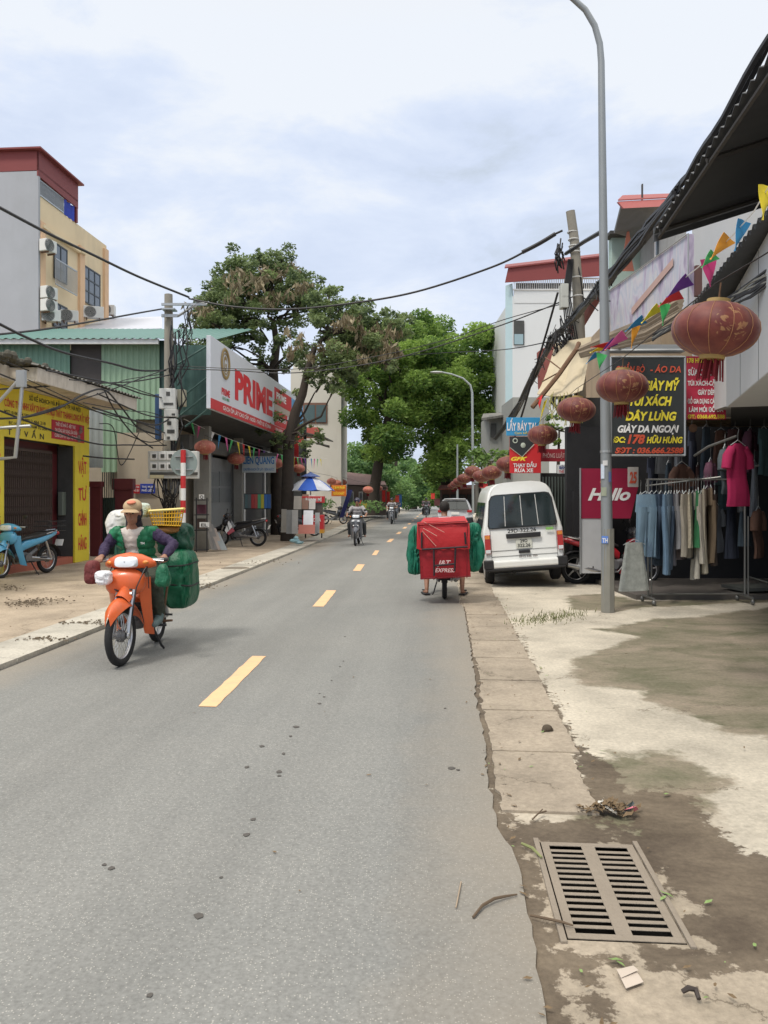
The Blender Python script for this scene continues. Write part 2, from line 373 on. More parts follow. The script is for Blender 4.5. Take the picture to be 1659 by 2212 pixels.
    return m
m_apron = conc_mat('apron_concrete', (.60, .545, .445), ((.085, .065, .047), (.175, .14, .10)), ((.115, .115, .065), (.29, .24, .18)), True, ((.27, .23, .175), (.42, .355, .275)))
m_slab = conc_mat('gutter_concrete', (.40, .34, .265), None, None, False)
m_side = conc_mat('sidewalk_concrete', (.45, .37, .28), None, None, False)
m_kerb = conc_mat('kerb_concrete', (.53, .50, .43), None, None, False)
m_soil = mat('soil', (.13, .10, .07), rough=.95, var=.4, scale=12, bump=.6, bscale=60)

# base ground reaching the horizon (a hole would show only through the drain pit)
mb = MB(); mb.quad((-1500,-60,-.62), (1500,-60,-.62), (1500,2500,-.62), (-1500,2500,-.62))
kind(mb.build('ground', m_soil), 'structure')
# road sheet with the ragged right edge read from the gutter line
edge_px = [(1206,2560),(1195,2350),(1184,2212),(1168,2130),(1152,2050),(1138,1950),(1120,1870),(1108,1830),(1078,1800),(1068,1745),(1056,1690),(1050,1640),(1043,1570),(1030,1520),(1026,1470),(1018,1410),(1008,1350),(1001,1310)]
right = [toST(G(*p, z=.012)) for p in edge_px]
right = [(.6, right[0][1])]+right
dense = []
for (s0,t0),(s1,t1) in zip(right, right[1:]):
    n = max(2, int((s1-s0)/.07))
    for i in range(n):
        dense.append((s0+(s1-s0)*i/n, t0+(t1-t0)*i/n+random.gauss(0,.0065)))
for i in range(60): dense.append((11.2+i*.3, .275+random.gauss(0,.01)))
dense += [(30,.3),(60,.5),(120,.8),(260,1.0)]
def left_t(s): return float(np.interp(s, [-6,7,22,32,42,80,260], [-3.97,-3.99,-4.2,-4.45,-4.9,-5.3,-5.6]))
mb = MB(); vs = []
for s, tt in [(-6, right[0][1])]+dense:
    vs += [ST(s, left_t(s), .012), ST(s, (left_t(s)+tt)/2, .012), ST(s, tt, .012)]
fs = []
for i in range(len(vs)//3-1):
    fs += [(3*i,3*i+1,3*i+4,3*i+3),(3*i+1,3*i+2,3*i+5,3*i+4)]
mb.add(vs, fs); kind(mb.build('road', m_asph), 'structure')
# centre dashes
dash_px = [((427,1526),(467,1526),(575,1417),(545,1417)),((675,1310),(700,1310),(726,1275),(706,1275)),((762,1233),(779,1233),(788,1219),(773,1219)),((803,1199),(813,1199),(819,1189),(811,1189))]
k = 0
for d in dash_px:
    P = [G(px,py,.016) for px,py in d]; sa, ta = toST((P[0]+P[1])/2); sb, tb = toST((P[2]+P[3])/2); wd = (P[1]-P[0]).length
    mb = MB(); n = 14; L_ = [ST(sa+(sb-sa)*i/n, ta+(tb-ta)*i/n-wd/2+random.gauss(0,.003), .016) for i in range(n+1)]; Rr = [ST(sa+(sb-sa)*i/n, ta+(tb-ta)*i/n+wd/2+random.gauss(0,.003), .016) for i in range(n+1)]
    mb.add(L_+Rr, [(i, i+n+1, i+n+2, i+1) for i in range(n)]); kind(mb.build('road_marking', m_paint), 'structure')
    dl = sb-sa
for s in range(27, 140, 6):
    mb = MB(); mb.quad(ST(s,-1.96-.004*(s-27),.016), ST(s,-1.8-.004*(s-27),.016), ST(s+2.2,-1.8-.004*(s-25),.016), ST(s+2.2,-1.96-.004*(s-25),.016)); kind(mb.build('road_marking', m_paint), 'structure')
# apron on the right: fine sheet with a hole for the drain and painted stain distances
GT0, GT1, GS0, GS1 = .445, .865, 2.79, 3.57       # drain grate in street coordinates
def px_poly(pts): return np.array([toST(G(*p))[::-1] for p in pts])      # -> (t, s)
def crop2(pts): return [(950+.4274*x, 1252+.4274*y) for x, y in pts]
def crop1(pts): return [(967.4+.417*x, 1684+.417*y) for x, y in pts]
mossA = px_poly(crop2([(650,460),(700,400),(800,372),(880,330),(1000,290),(780,252),(900,236),(1100,200),(1300,190),(1500,160),(1900,110),(2500,110),(2500,900),(1900,850),(1659,790),(1460,780),(1380,730),(1300,700),(1180,650),(1040,600),(1030,560),(900,545),(700,530),(690,500)]))
mossB = px_poly(crop2([(640,85),(820,70),(1030,110),(1530,90),(2200,40),(2200,95),(1700,115),(1500,120),(1060,142),(900,160),(660,150)]))
mossC = px_poly(crop2([(690,1230),(740,1020),(800,905),(880,870),(1000,880),(1180,850),(1250,900),(1330,960),(1480,1000),(1430,1060),(1330,1130),(1340,1233),(1360,1300),(1000,1300)]))
dirtA = px_poly(crop1([(940,80),(1060,60),(1280,90),(1330,200),(1400,290),(1520,380),(1659,400),(2300,420),(2300,900),(1659,960),(1400,1000),(1330,1010),(1200,990),(1090,960),(1000,930),(970,880),(1060,850),(1210,870),(1420,900),(1430,850),(1230,800),(1180,700),(1350,700),(1280,640),(1190,600),(1100,540),(1050,420),(940,330),(830,318),(700,345),(560,320),(480,330),(440,400),(470,560),(560,780),(600,850),(540,870),(480,780),(480,700),(420,560),(430,430),(330,300),(260,262),(330,225),(520,215),(700,230),(900,250),(980,270),(1000,250),(930,190),(890,120)]))
dirtB = px_poly(crop1([(560,870),(640,900),(760,930),(860,920),(960,900),(1000,950),(960,975),(880,960),(740,985),(780,1100),(830,1300),(900,1600),(700,1600),(760,1265),(700,1090),(600,1010),(520,1020),(560,1265),(620,1600),(400,1600),(480,1265),(440,1060),(400,860),(360,640),(400,600),(450,780),(500,850)]))
seam = px_poly([(1070,1300),(1100,1345),(1122,1385),(1150,1440),(1185,1500),(1215,1560),(1240,1605),(1268,1625),(1320,1650),(1345,1700),(1335,1760),(1270,1780),(1260,1700),(1230,1620),(1195,1550),(1165,1490),(1130,1425),(1100,1375),(1080,1335)])
edge_band = np.array([(right[i][1]+dt, right[i][0]) for dt, rr in ((-.05, range(1, len(right))), (.075, range(len(right)-1, 0, -1))) for i in rr])
def sdist(poly, P):     # signed distance, positive inside
    a = poly; b_ = np.roll(poly, -1, 0); best = np.full(len(P), 1e9); ins = np.zeros(len(P), bool)
    for (x0,y0),(x1,y1) in zip(a, b_):
        d = np.array([x1-x0, y1-y0]); L2 = d@d+1e-12
        u = np.clip(((P[:,0]-x0)*d[0]+(P[:,1]-y0)*d[1])/L2, 0, 1)
        dx = P[:,0]-x0-u*d[0]; dy = P[:,1]-y0-u*d[1]; best = np.minimum(best, np.hypot(dx, dy))
        cnd = ((y0 > P[:,1]) != (y1 > P[:,1])) & (P[:,0] < (x1-x0)*(P[:,1]-y0)/(y1-y0+1e-12)+x0); ins ^= cnd
    return np.where(ins, best, -best)
ts = sorted(set(list(np.round(np.arange(-.2, GT0-.01, .04), 4))+[GT0]+list(np.linspace(GT0, GT1, 12)[1:-1])+[GT1]+list(np.arange(GT1+.04, 4.2, .045))+list(np.arange(4.25, 7, .2))+[8,10,14]))
ss = sorted(set(list(np.arange(.6, GS0-.02, .05))+[GS0]+list(np.linspace(GS0, GS1, 20)[1:-1])+[GS1]+list(np.arange(GS1+.04, 12.5, .05))+list(np.arange(12.8, 20, .4))+[24,30,45,60,120,260]))
ss = [-6]+ss
TT, SS = np.meshgrid(ts, ss); P = np.stack([TT.ravel(), SS.ravel()], 1)
zz = (np.sin(P[:,0]*2.1+1)*np.sin(P[:,1]*1.3)*.006)*(P[:,0] > 1.1)
mb = MB(); mb.v = [tuple(ST(s_, t_, z_)) for (t_, s_), z_ in zip(P, zz)]
nT = len(ts)
for j in range(len(ss)-1):
    for i in range(nT-1):
        if ts[i] >= GT0-1e-6 and ts[i+1] <= GT1+1e-6 and ss[j] >= GS0-1e-6 and ss[j+1] <= GS1+1e-6: continue
        mb.f.append((j*nT+i, j*nT+i+1, (j+1)*nT+i+1, (j+1)*nT+i))
ap = mb.build('apron', m_apron); kind(ap, 'structure')
tanp = px_poly(crop1([(150,150),(500,215),(900,90),(1000,60),(1200,80),(1330,130),(1345,300),(1500,390),(1659,420),(2600,430),(2600,2600),(150,2600)]))
for att, polys in (('tan', [tanp]), ('moss', [mossA, mossB, mossC]), ('dirt', [dirtA, dirtB, seam, edge_band])):
    v = np.max([sdist(p, P) for p in polys], 0)
    if att == 'dirt': v = v+.01
    a = ap.data.attributes.new(att, 'FLOAT', 'POINT'); a.data.foreach_set('value', np.clip(v, -1, .35).astype(np.float32))
# gutter slabs along the right road edge
joints = [3.88+.93*i for i in range(0, 30)]
def seg_road(s): return float(np.interp(s, [r[0] for r in dense], [r[1] for r in dense]))
for i, (a, b2) in enumerate(zip(joints, joints[1:])):
    mb = MB(); g = .010; tr = .86+random.uniform(-.02,.02)
    n = 16; a1 = a+g+random.uniform(0,.01); b1 = b2-g-random.uniform(0,.01)
    Lp = [(a1+(b1-a1)*k/n, max(seg_road(a1+(b1-a1)*k/n), .2)+(.035 if a < 7 else .012)+random.uniform(0,.012)) for k in range(n+1)]
    Rp = [(a1+(b1-a1)*k/n, tr-random.uniform(0,.02)-(.05 if i == 0 else 0)) for k in range(n+1)]
    h = .010+random.uniform(0,.004)
    mb.slab([ST(s_, t_, h-.03) for s_, t_ in Lp]+[ST(s_, t_, h-.03) for s_, t_ in Rp[::-1]], (0,0,.03))
    o = mb.build('gutter', m_slab); kind(o, 'structure')
# left kerb strip and pavement
mb = MB()
S_ = [-6, 2, 4, 6, 8, 10, 13, 16, 20, 24, 28, 32, 36, 42, 60, 80, 260]
for a, b2 in zip(S_, S_[1:]):
    n = max(1, int((b2-a)/1.0))
    for k in range(n if b2 < 45 else 1):
        n2 = n if b2 < 45 else 1; x0 = a+(b2-a)*k/n2+.008; x1 = a+(b2-a)*(k+1)/n2-.008
        q = [ST(x0, left_t(x0)-.02, .0), ST(x1, left_t(x1)-.02, .0), ST(x1, left_t(x1)-.62, .0), ST(x0, left_t(x0)-.62, .0)]
        mb.slab(q, (0,0,.06+random.uniform(0,.006)))
kind(mb.build('kerb', m_kerb), 'structure')
mb = MB(); vs = []; tl = [-.05,-.62,-.63,-1.0,-1.4,-1.8,-2.3,-2.9,-3.6,-4.4,-5.5,-8,-14,-40]; sl = list(np.arange(-6, 45, .5))+[60, 90, 260]
for s_ in sl:
    for j, d in enumerate(tl): vs.append(ST(s_, left_t(s_)+d, (-.03 if j < 2 else .045+.012*math.sin(s_*1.7+d*2.3)+.008*math.sin(s_*4.1+d)) if d > -39 else .05))
k = len(tl); mb.add(vs, [(i*k+j, i*k+j+1, (i+1)*k+j+1, (i+1)*k+j) for i in range(len(sl)-1) for j in range(k-1)])
kind(mb.build('pavement', m_side), 'structure')
mb = MB(); mb.quad(ST(-6,13.9,-.004), ST(-6,60,-.004), ST(260,60,-.004), ST(260,13.9,-.004)); kind(mb.build('pavement', m_side), 'structure')

# left pavement: manhole, debris
mh = thing('manhole_cover', 'worn round manhole cover set in the left pavement beyond the orange motorbike', 'manhole cover', G(508,1227,.06))
mcv = Vector(G(508,1227,.064)); MB().lathe([(.0,-.02),(.25,-.02),(.26,.0),(.25,.008),(.23,.010),(.22,.004),(.0,.004)], mcv, 28).build('cover', mat('manhole_iron', (.19,.165,.13), rough=.8, var=.3, scale=12), mh, smooth=True)
MB().torus(mcv+Vector((0,0,.0)), .285, .02, 30, 6, 'Z', .3).build('ring', mat('manhole_ring', (.27,.23,.18), rough=.9, var=.2), mh, smooth=True)
mb = MB(); rd = random.Random(77)
for cx_, cy_, sx_, sy_, n_ in ((55,1303,50,7,150),(25,1270,30,5,60),(120,1296,60,5,50),(250,1262,60,4,40),(180,1345,70,4,50),(90,1380,60,4,40),(560,1215,60,5,40),(440,1265,40,5,40)):
    for _ in range(n_): g = G(cx_+rd.gauss(0,sx_*.5), cy_+rd.gauss(0,sy_*.6), .07); r_ = rd.uniform(.005,.022); mb.slab([g+Vector((math.cos(a)*r_*rd.uniform(.5,1.2), math.sin(a)*r_*rd.uniform(.5,1.2), 0)) for a in (0,1.2,2.5,3.8,5.1)], (0,0,.004+.012*rd.random()))
kind(mb.build('dirt_crumbs', mat('dirt_crumb', (.17,.135,.095), rough=.95, var=.4, scale=30)), 'stuff', 'dark soil crumbs and leaf scraps swept together on the left pavement')
# drain grate: cast plate with two columns of slots above a dark pit
m_iron = mat('grate_iron', (.265, .225, .178), rough=.75, var=.22, scale=9, bump=.3, bscale=80, dirt=.5, dcol=(.16,.13,.10))
m_pit = mat('pit_dark', (.012, .010, .008), rough=.95)
gr = thing('drain_grate', 'rust-grey iron street drain grate with two columns of slots beside the asphalt', 'drain grate', ST(GS0, (GT0+GT1)/2, 0))
mb = MB(); z0, z1 = .001, .006; e = .004
t0, t1, s0, s1 = GT0+e, GT1-e, GS0+e, GS1-e; rim = .034; tm = (t0+t1)/2; web = .030
mb.sbox(t0, t1, s0, s0+rim, z0, z1); mb.sbox(t0, t1, s1-rim, s1, z0, z1)
for a, b2 in ((t0, t0+rim), (tm-web, tm+web), (t1-rim, t1)): mb.sbox(a, b2, s0+rim, s1-rim, z0, z1)
ns = 15; pitch = (s1-s0-2*rim)/ns
for i in range(1, ns):
    sc_ = s0+rim+pitch*i
    for a, b2 in ((t0+rim, tm-web), (tm+web, t1-rim)): mb.sbox(a, b2, sc_-.0105, sc_+.0105, z0, z1-.001)
mb.build('grate_plate', m_iron, gr, bevel=.0015)
mb = MB(); mb.sbox(t0-.03, t0-.006, s0-.03, s1+.03, -.03, .011); mb.sbox(t1+.006, t1+.028, s0-.03, s1+.03, -.03, .011); mb.build('grate_frame', m_iron, gr, bevel=.003)
mb = MB()
for a, b2, c2, d2 in ((GT0-.01, GT0, GS0, GS1), (GT1, GT1+.01, GS0, GS1), (GT0, GT1, GS0-.01, GS0), (GT0, GT1, GS1, GS1+.01)): mb.sbox(a, b2, c2, d2, -.5, -.035)
mb.sbox(GT0, GT1, GS0, GS1, -.5, -.49); mb.build('pit', m_pit, gr)

# litter, leaves and twigs
m_leafdry = mat('dry_leaf', (.16, .11, .06), rough=.8, var=.5, scale=30); m_leafgr = mat('fallen_green_leaf', (.20, .30, .10), rough=.6, var=.2)
m_twig = mat('twig_bark', (.12, .085, .055), rough=.9, var=.3)
def litter_leaf(mb, p, s, ang, curl):
    p = Vector(p); u = Vector((math.cos(ang), math.sin(ang), 0)); w = Vector((-u.y, u.x, 0)); z = Vector((0,0,1))
    mb.add([p-u*s, p-u*s*.2+w*s*.32+z*s*curl, p-u*s*.2-w*s*.32+z*s*curl*.6, p+u*s*.5+w*s*.24+z*s*curl*.9, p+u*s*.5-w*s*.24+z*s*curl*.5, p+u*s+z*s*curl*1.3], [(0,2,1),(1,2,4,3),(3,4,5)])
mb = MB(); mg = MB()
for i in range(380):        # along the gutter seam and the road edge
    s_ = random.uniform(2, 13)
    t_ = random.choice([seg_road(s_)+random.gauss(.06,.05), .89+random.gauss(0,.06), random.uniform(.3,.9), random.uniform(.9,2.4)*(s_<5 or random.random()<.3)+.9])
    if GT0-.02 < t_ < GT1+.02 and GS0-.02 < s_ < GS1+.02: continue
    litter_leaf(mb if random.random() < .88 else mg, ST(s_, t_, .018), random.uniform(.005,.022), random.uniform(0,6.3), random.uniform(.1,.6))
for i in range(34):
    s_ = random.uniform(3, 16); litter_leaf(mb, ST(s_, random.uniform(-3.6,.2), .018), random.uniform(.006,.02), random.uniform(0,6.3), .2)
for i in range(90):
    s_ = random.uniform(6, 20); litter_leaf(mb, ST(s_, left_t(s_)-abs(random.gauss(0,1.2)), .075), random.uniform(.01,.035), random.uniform(0,6.3), .3)
kind(mb.build('leaf_litter', m_leafdry), 'stuff', 'dry brown leaves scattered along the gutter and the road')
for px, py, s in [(1440,1722,.035),(1530,1956,.022),(1330,2083,.03),(1340,2090,.02),(1300,1628,.028),(1440,1940,.03),(1432,1948,.02),(1630,2050,.02),(1255,2106,.015)]:
    litter_leaf(mg, G(px,py)+Vector((0,0,.012)), s, random.uniform(0,6), .3)
kind(mg.build('leaf_litter', m_leafgr), 'stuff', 'fresh green fallen leaves around the drain grate')
tw = MB(); tw.tube([G(1022,1981,.02), G(1042,1956,.025), G(1068,1941,.03), G(1092,1936,.025), G(1117,1932,.02)], [.005,.006,.006,.005,.003], 6)
recentre(tag(tw.build('twig', m_twig, smooth=True), 'bent brown stick lying on the asphalt left of the drain grate', 'twig'))
tw = MB(); tw.tube([G(1145,1977,.022), G(1180,1984,.025), G(1215,1992,.022), G(1238,1999,.018)], [.004,.005,.005,.003], 6)
recentre(tag(tw.build('twig', m_twig, smooth=True), 'straight thin twig poking onto the lower left corner of the drain grate', 'twig'))
tw = MB(); tw.tube([G(1127,1822,.02), G(1150,1832,.026), G(1170,1852,.02)], [.006,.007,.005], 6)
recentre(tag(tw.build('twig', mat('green_twig', (.22,.24,.10), rough=.7), smooth=True), 'greenish twig at the top left corner of the drain grate', 'twig'))
tw = MB(); tw.tube([G(1150,1770,.02), G(1163,1757,.03), G(1180,1752,.028)], .004, 6); tw.tube([G(1163,1757,.03), G(1172,1748,.035)], .003, 6)
recentre(tag(tw.build('twig', m_twig, smooth=True), 'small forked twig on the concrete gutter above the drain grate', 'twig'))
tw = MB(); tw.tube([G(985,1960,.02), G(990,1935,.022), G(996,1905,.02)], .003, 6)
recentre(tag(tw.build('twig', mat('pale_twig', (.36,.28,.20)), smooth=True), 'pale thin twig on the asphalt pointing away from the camera', 'twig'))
tw = MB(); tw.tube([G(1474,2142,.02), G(1487,2134,.035), G(1503,2138,.03), G(1510,2158,.02)], [.007,.009,.009,.007], 7)
recentre(tag(tw.build('dry_pod', mat('pod', (.05,.04,.035), rough=.7), smooth=True), 'curled dark dry seed pod on the concrete below the drain grate', 'seed pod'))
mb = MB(); pp = [G(x,y,.012) for x,y in ((1332,2096),(1368,2088),(1390,2122),(1352,2136))]; mb.slab(pp, (0,0,.002)); mb.add([pp[0]+Vector((0,0,.003)), pp[1]+Vector((0,0,.004)), pp[1].lerp(pp[2],.4)+Vector((.004,0,.009)), pp[0].lerp(pp[3],.5)+Vector((0,0,.005))], [(0,1,2,3)])
recentre(tag(mb.build('paper_scrap', mat('paper', (.52,.45,.38), rough=.8)), 'crumpled beige paper scrap below the drain grate', 'litter'))
mb = MB(); mb.ell(G(1182,1573,.03), (.035,.03,.025), 10, 6); mb.ell(G(1176,1577,.02), (.02,.02,.015), 8, 5); mb.ell(G(1190,1576,.02), (.018,.02,.015), 8, 5)
recentre(tag(mb.build('clod', mat('clod', (.09,.07,.05), rough=.95, bump=.6), smooth=True), 'lump of dark dirt on the concrete gutter slab', 'clod'))
# heap of rubbish beside the gutter
hp = thing('litter_heap', 'small heap of leaves and torn plastic beside the gutter above the drain', 'litter', G(1318,1765))
mb = MB()
for i in range(140):
    a = random.gauss(0,.055); bb = random.gauss(0,.03); litter_leaf(mb, G(1318,1760)+Vector((a, bb, .02+random.uniform(0,.05)*math.exp(-(a*a+bb*bb)/.004))), random.uniform(.012,.03), random.uniform(0,6.3), random.uniform(.2,.9))
o = mb.build('leaves', m_leafdry, hp); o['kind'] = 'stuff'
for nm, col, dx, dy, r in (('plastic_scrap', (.04,.05,.05), .09, .0, .045), ('plastic_scrap', (.60,.16,.20), .10, -.04, .028), ('plastic_scrap', (.66,.64,.58), .02, -.03, .03), ('plastic_scrap', (.66,.60,.50), -.03, .05, .02)):
    mb = MB(); base = G(1318,1760)+Vector((dx,dy,.035)); pts = [base+Vector((random.gauss(0,r), random.gauss(0,r*.7), random.uniform(-.01,.03))) for _ in range(9)]
    mb.add(pts, [(0,1,2),(2,3,4),(4,5,6),(6,7,8),(0,2,4),(4,6,8)]); mb.build(nm, mat('plastic_%g' % col[0], col, rough=.35), hp)
# dark wet clods on the near asphalt
mb = MB()
for px, py, s in [(430,1978,13),(533,1803,8),(547,1770,7),(602,1667,8),(603,1676,5),(533,1657,7),(565,1612,7),(613,1628,6),(628,1590,5),(640,1570,8),(690,1520,5),(700,1505,4),(478,1895,5),(325,2150,8),(690,1498,3),(716,1470,3),(735,1440,3),(742,1428,3),(240,1876,9),(225,1868,6),(975,1659,9),(990,1663,6),(962,1530,4),(745,1375,3)]:
    g = G(px,py,.014); r = s/F*g.y; P_ = [g+Vector((math.cos(a)*r*random.uniform(.5,1.1), math.sin(a)*r*1.3*random.uniform(.5,1.1), 0)) for a in np.linspace(0, 5.6, 7)]
    mb.slab(P_, (0,0,.0015))
kind(mb.build('mud_crumbs', mat('mud', (.095,.088,.08), rough=.9)), 'stuff', 'dark mud crumbs dropped in a trail along the asphalt')
# weeds at the foot of the lamp
mb = MB()
for i in range(420):
    px = random.gauss(1165, 30) if i % 3 else random.gauss(1235, 20); g = G(px, random.gauss(1338, 6) - (px-1165)*.12, 0); h = random.uniform(.02,.07)
    a = random.uniform(0,6.3); u = Vector((math.cos(a), math.sin(a), 0)); w = Vector((-u.y,u.x,0))
    mb.add([g-w*.006, g+w*.006, g+u*h*.6+Vector((0,0,h))], [(0,1,2)])
kind(mb.build('weeds', mat('weed', (.14,.15,.06), rough=.8, var=.4, scale=30)), 'stuff', 'low weeds growing in the crack near the lamp post')
# ================================================================ LEFT SIDE BUILDINGS
def sAt(px, t): return toST(W(px, HY, Yat(px, t)))[0]
def zAt(py, Y): return CAMH-(py-HY)/F*Y
m_yel = mat('sign_yellow', (.80, .66, .05), rough=.5, var=.06, dirt=.25, dcol=(.45,.36,.06))
m_wallc = mat('plaster_cream', (.78, .63, .41), rough=.85, var=.1, scale=1.2, dirt=.35, dcol=(.36,.30,.21))
m_grey = mat('plaster_grey', (.40, .415, .44), rough=.9, var=.10, scale=1.0, dirt=.25, dcol=(.28,.28,.28))
m_beige = mat('plaster_beige', (.46, .40, .31), rough=.9, var=.15, scale=1.5, dirt=.5, dcol=(.22,.18,.14))
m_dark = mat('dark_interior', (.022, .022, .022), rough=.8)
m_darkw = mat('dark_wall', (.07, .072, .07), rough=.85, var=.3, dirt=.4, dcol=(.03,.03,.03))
m_gcor = mat('green_sheet', (.19, .33, .25), rough=.55, var=.14, scale=1.0, dirt=.4, dcol=(.12,.20,.14))
m_gpale = mat('pale_green_sheet', (.29, .42, .29), rough=.55, var=.14, scale=1.0, dirt=.4, dcol=(.14,.22,.15))
m_groof = mat('green_roof', (.10, .215, .19), rough=.5, var=.1, scale=.8, dirt=.3, dcol=(.10,.18,.16))
m_gdark = mat('dark_green_sheet', (.055, .115, .10), rough=.6, var=.2, dirt=.3, dcol=(.03,.05,.045))
m_white = mat('white_metal', (.72, .72, .70), rough=.5, var=.06, dirt=.3, dcol=(.40,.36,.30))
m_red = mat('sign_red', (.55, .035, .04), rough=.5, var=.08)
m_redbr = mat('maroon_paint', (.13, .025, .03), rough=.5, var=.15)
m_redl = mat('letter_red', (.62, .03, .04), rough=.5, var=.04); m_blackl = mat('letter_black', (.03,.03,.03), rough=.6)
m_whitel = mat('letter_white', (.82,.82,.80), rough=.5, var=.02); m_yell = mat('letter_yellow', (.85,.72,.06), rough=.5, var=.02)
m_bluel = mat('letter_blue', (.03,.14,.34), rough=.5); m_redroof = mat('red_roof', (.22, .05, .048), rough=.6, var=.1, scale=1)
m_steel = mat('galvanised_steel', (.42,.44,.45), rough=.42, metal=.6, var=.12, scale=6)
m_alu = mat('window_frame', (.35,.36,.37), rough=.4, metal=.4); m_glass = mat('window_glass', (.10,.125,.15), rough=.08, var=.3, scale=.6, spec=.8)
m_tile = mat('step_tile', (.42,.13,.085), rough=.5, var=.12, scale=8); m_blk = mat('black_plastic', (.025,.025,.027), rough=.5)
m_rust = mat('rusty_iron', (.15,.085,.05), rough=.85, var=.4, scale=12); m_gate = mat('gate_brown', (.085,.06,.05), rough=.6, var=.3, scale=9)
m_fibre = mat('fibre_cement', (.17,.165,.15), rough=.95, var=.3, scale=5, dirt=.8, dcol=(.05,.05,.045)); m_canopy = mat('canopy_concrete', (.66,.61,.53), rough=.9, var=.1, dirt=.55, dcol=(.20,.17,.13))

# ---- yellow fronted shop
TF = -8.6
s_r = sAt(193, TF); s_p = sAt(162, TF); s_l = sAt(9, TF)
ys = thing('hardware_shop', 'small shop with bright yellow signboard frame and closed brown folding gate', 'shop', ST((s_l+s_r)/2, TF-2, 0))
mb = MB(); mb.sbox(TF-6, TF-.45, s_l-5, s_r, -.1, 4.1); mb.build('wall', m_darkw, ys)
mb = MB(); mb.sbox(TF-.05, TF, s_p, s_r, .05, 3.80); mb.sbox(TF-.45, TF-.051, s_p+.12, s_r-.003, .05, 3.8); mb.sbox(TF-.05, TF, s_l-2.4, s_l, .05, 3.80); mb.sbox(TF-.05, TF, s_l, s_p, 2.79, 3.80); mb.sbox(TF-.45, TF-.051, s_l-2.4, s_l-.1, .05, 3.8)
mb.build('sign_frame', m_yel, ys, bevel=.006)
mb = MB(); mb.sbox(TF-.42, TF-.05, s_p+.002, s_p+.12, .05, 2.79); mb.build('door_jamb', m_darkw, ys)
mb = MB(); mb.sbox(TF-.5, TF-.44, s_p-.42, s_p, .05, 2.8); mb.sbox(TF-.5, TF-.44, s_l, s_p, 2.6, 2.8); mb.build('door_frame', m_redbr, ys)
mb = MB(); g0 = s_l; g1 = s_p-.42; n = 34
for i in range(n+1):
    x = g0+(g1-g0)*i/n; mb.sbox(TF-.36, TF-.34, x-.012, x+.012, .2, 2.6)
for i in range(n):       # crossed lazy-tongs rows of the folding gate
    for zz_ in (.5,.9,1.3,1.7,2.1,2.4):
        x0 = g0+(g1-g0)*i/n; x1 = g0+(g1-g0)*(i+1)/n
        mb.tube([ST(x0,TF-.335,zz_-.1), ST(x1,TF-.335,zz_+.1)], .007, 4); mb.tube([ST(x0,TF-.33,zz_+.1), ST(x1,TF-.33,zz_-.1)], .007, 4)
mb.sbox(TF-.37, TF-.33, g0, g1, 2.58, 2.64); mb.sbox(TF-.40, TF-.38, g0, g1, .2, 2.6)
mb.build('folding_gate', m_gate, ys)
mb = MB(); mb.sbox(TF-.40, TF-.05, s_l, s_p, .02, .2); mb.build('doorstep', m_tile, ys, bevel=.01)
zb = zAt(968, 17.4); mb = MB(); mb.sbox(TF-.33, TF-.22, sAt(128, TF-.3), sAt(152, TF-.3), zAt(1115,17.2), zAt(1062,17.2)); mb.build('meter_box', mat('grey_green_box', (.16,.19,.165), rough=.5), ys, bevel=.008)
CAN = -7.75; c0, c1 = sAt(75, CAN), sAt(291, CAN)
mb = MB(); mb.sbox(TF, CAN, c0, c1, 3.80, 3.86); mb.sbox(CAN, CAN+.06, c0, c1, 3.79, 4.07); mb.sbox(TF, CAN, c1-.06, c1, 3.86, 4.07); mb.sbox(TF-1, TF+.35, c0-5, c0, 3.84, 4.10); mb.sbox(TF, CAN, c0, c0+.06, 3.86, 4.07); mb.sbox(TF-1, TF, s_r, c1, 3.8, 4.0)
mb.build('canopy', m_canopy, ys, bevel=.01)
mb = MB(); mb.corr(ST(c0-.1,CAN+.12,4.09), SV, TV*-1+EZ*.16, c1-c0+.3, 3.6, .18, .03, .01); mb.build('canopy_roof', m_fibre, ys)
mb = MB()
for i in range(70):     # moss and clutter along the roof edge
    s_ = random.uniform(c0-1.5, c0+.6); mb.ell(ST(s_, CAN-random.uniform(0,.6), 4.15), (random.uniform(.03,.09),)*3, 6, 4)
mb.build('roof_clutter', mat('roof_moss', (.10,.095,.075), rough=.95, var=.5), ys)['kind'] = 'stuff'
# signboard writing
m_signred = mat('poster_red', (.50,.03,.05), rough=.5)
O = ST(s_l, TF, 2.79); U = EZ; Rr = SV; wd = s_r-s_l
letters(ys, m_blackl, [('SỞ KẾ HOẠCH VÀ ĐẦU TƯ TP. HÀ NỘI', wd*.56, .83, .10, wd*.62, .012), ('ĐT: 0912 466 218', wd*.28, .36, .07, 1.1, .01), ('MST: 0106 214 588', wd*.12, .46, .07, .9, .01), ('ĐC: HỮU HƯNG, NAM TỪ LIÊM, HÀ NỘI', wd*.30, .25, .07, 1.9, .01), ('T  Ư  V  Ấ  N', wd*.22, .05, .12, 1.4, .02)], O, Rr, U)
letters(ys, m_redl, [('CÔNG TY TNHH XÂY DỰNG VÀ NỘI THẤT THÀNH LONG ĐẤT VIỆT', wd*.50, .60, .15, wd*1.0, .02)], O, Rr, U)
x0 = sAt(111, TF)-s_l; x1 = sAt(181, TF)-s_l
mb = MB(); mb.slab([O+Rr*x0+U*.10, O+Rr*x1+U*.10, O+Rr*x1+U*.52, O+Rr*x0+U*.52], Rr.cross(U)*.012); mb.build('red_panel', m_signred, ys)
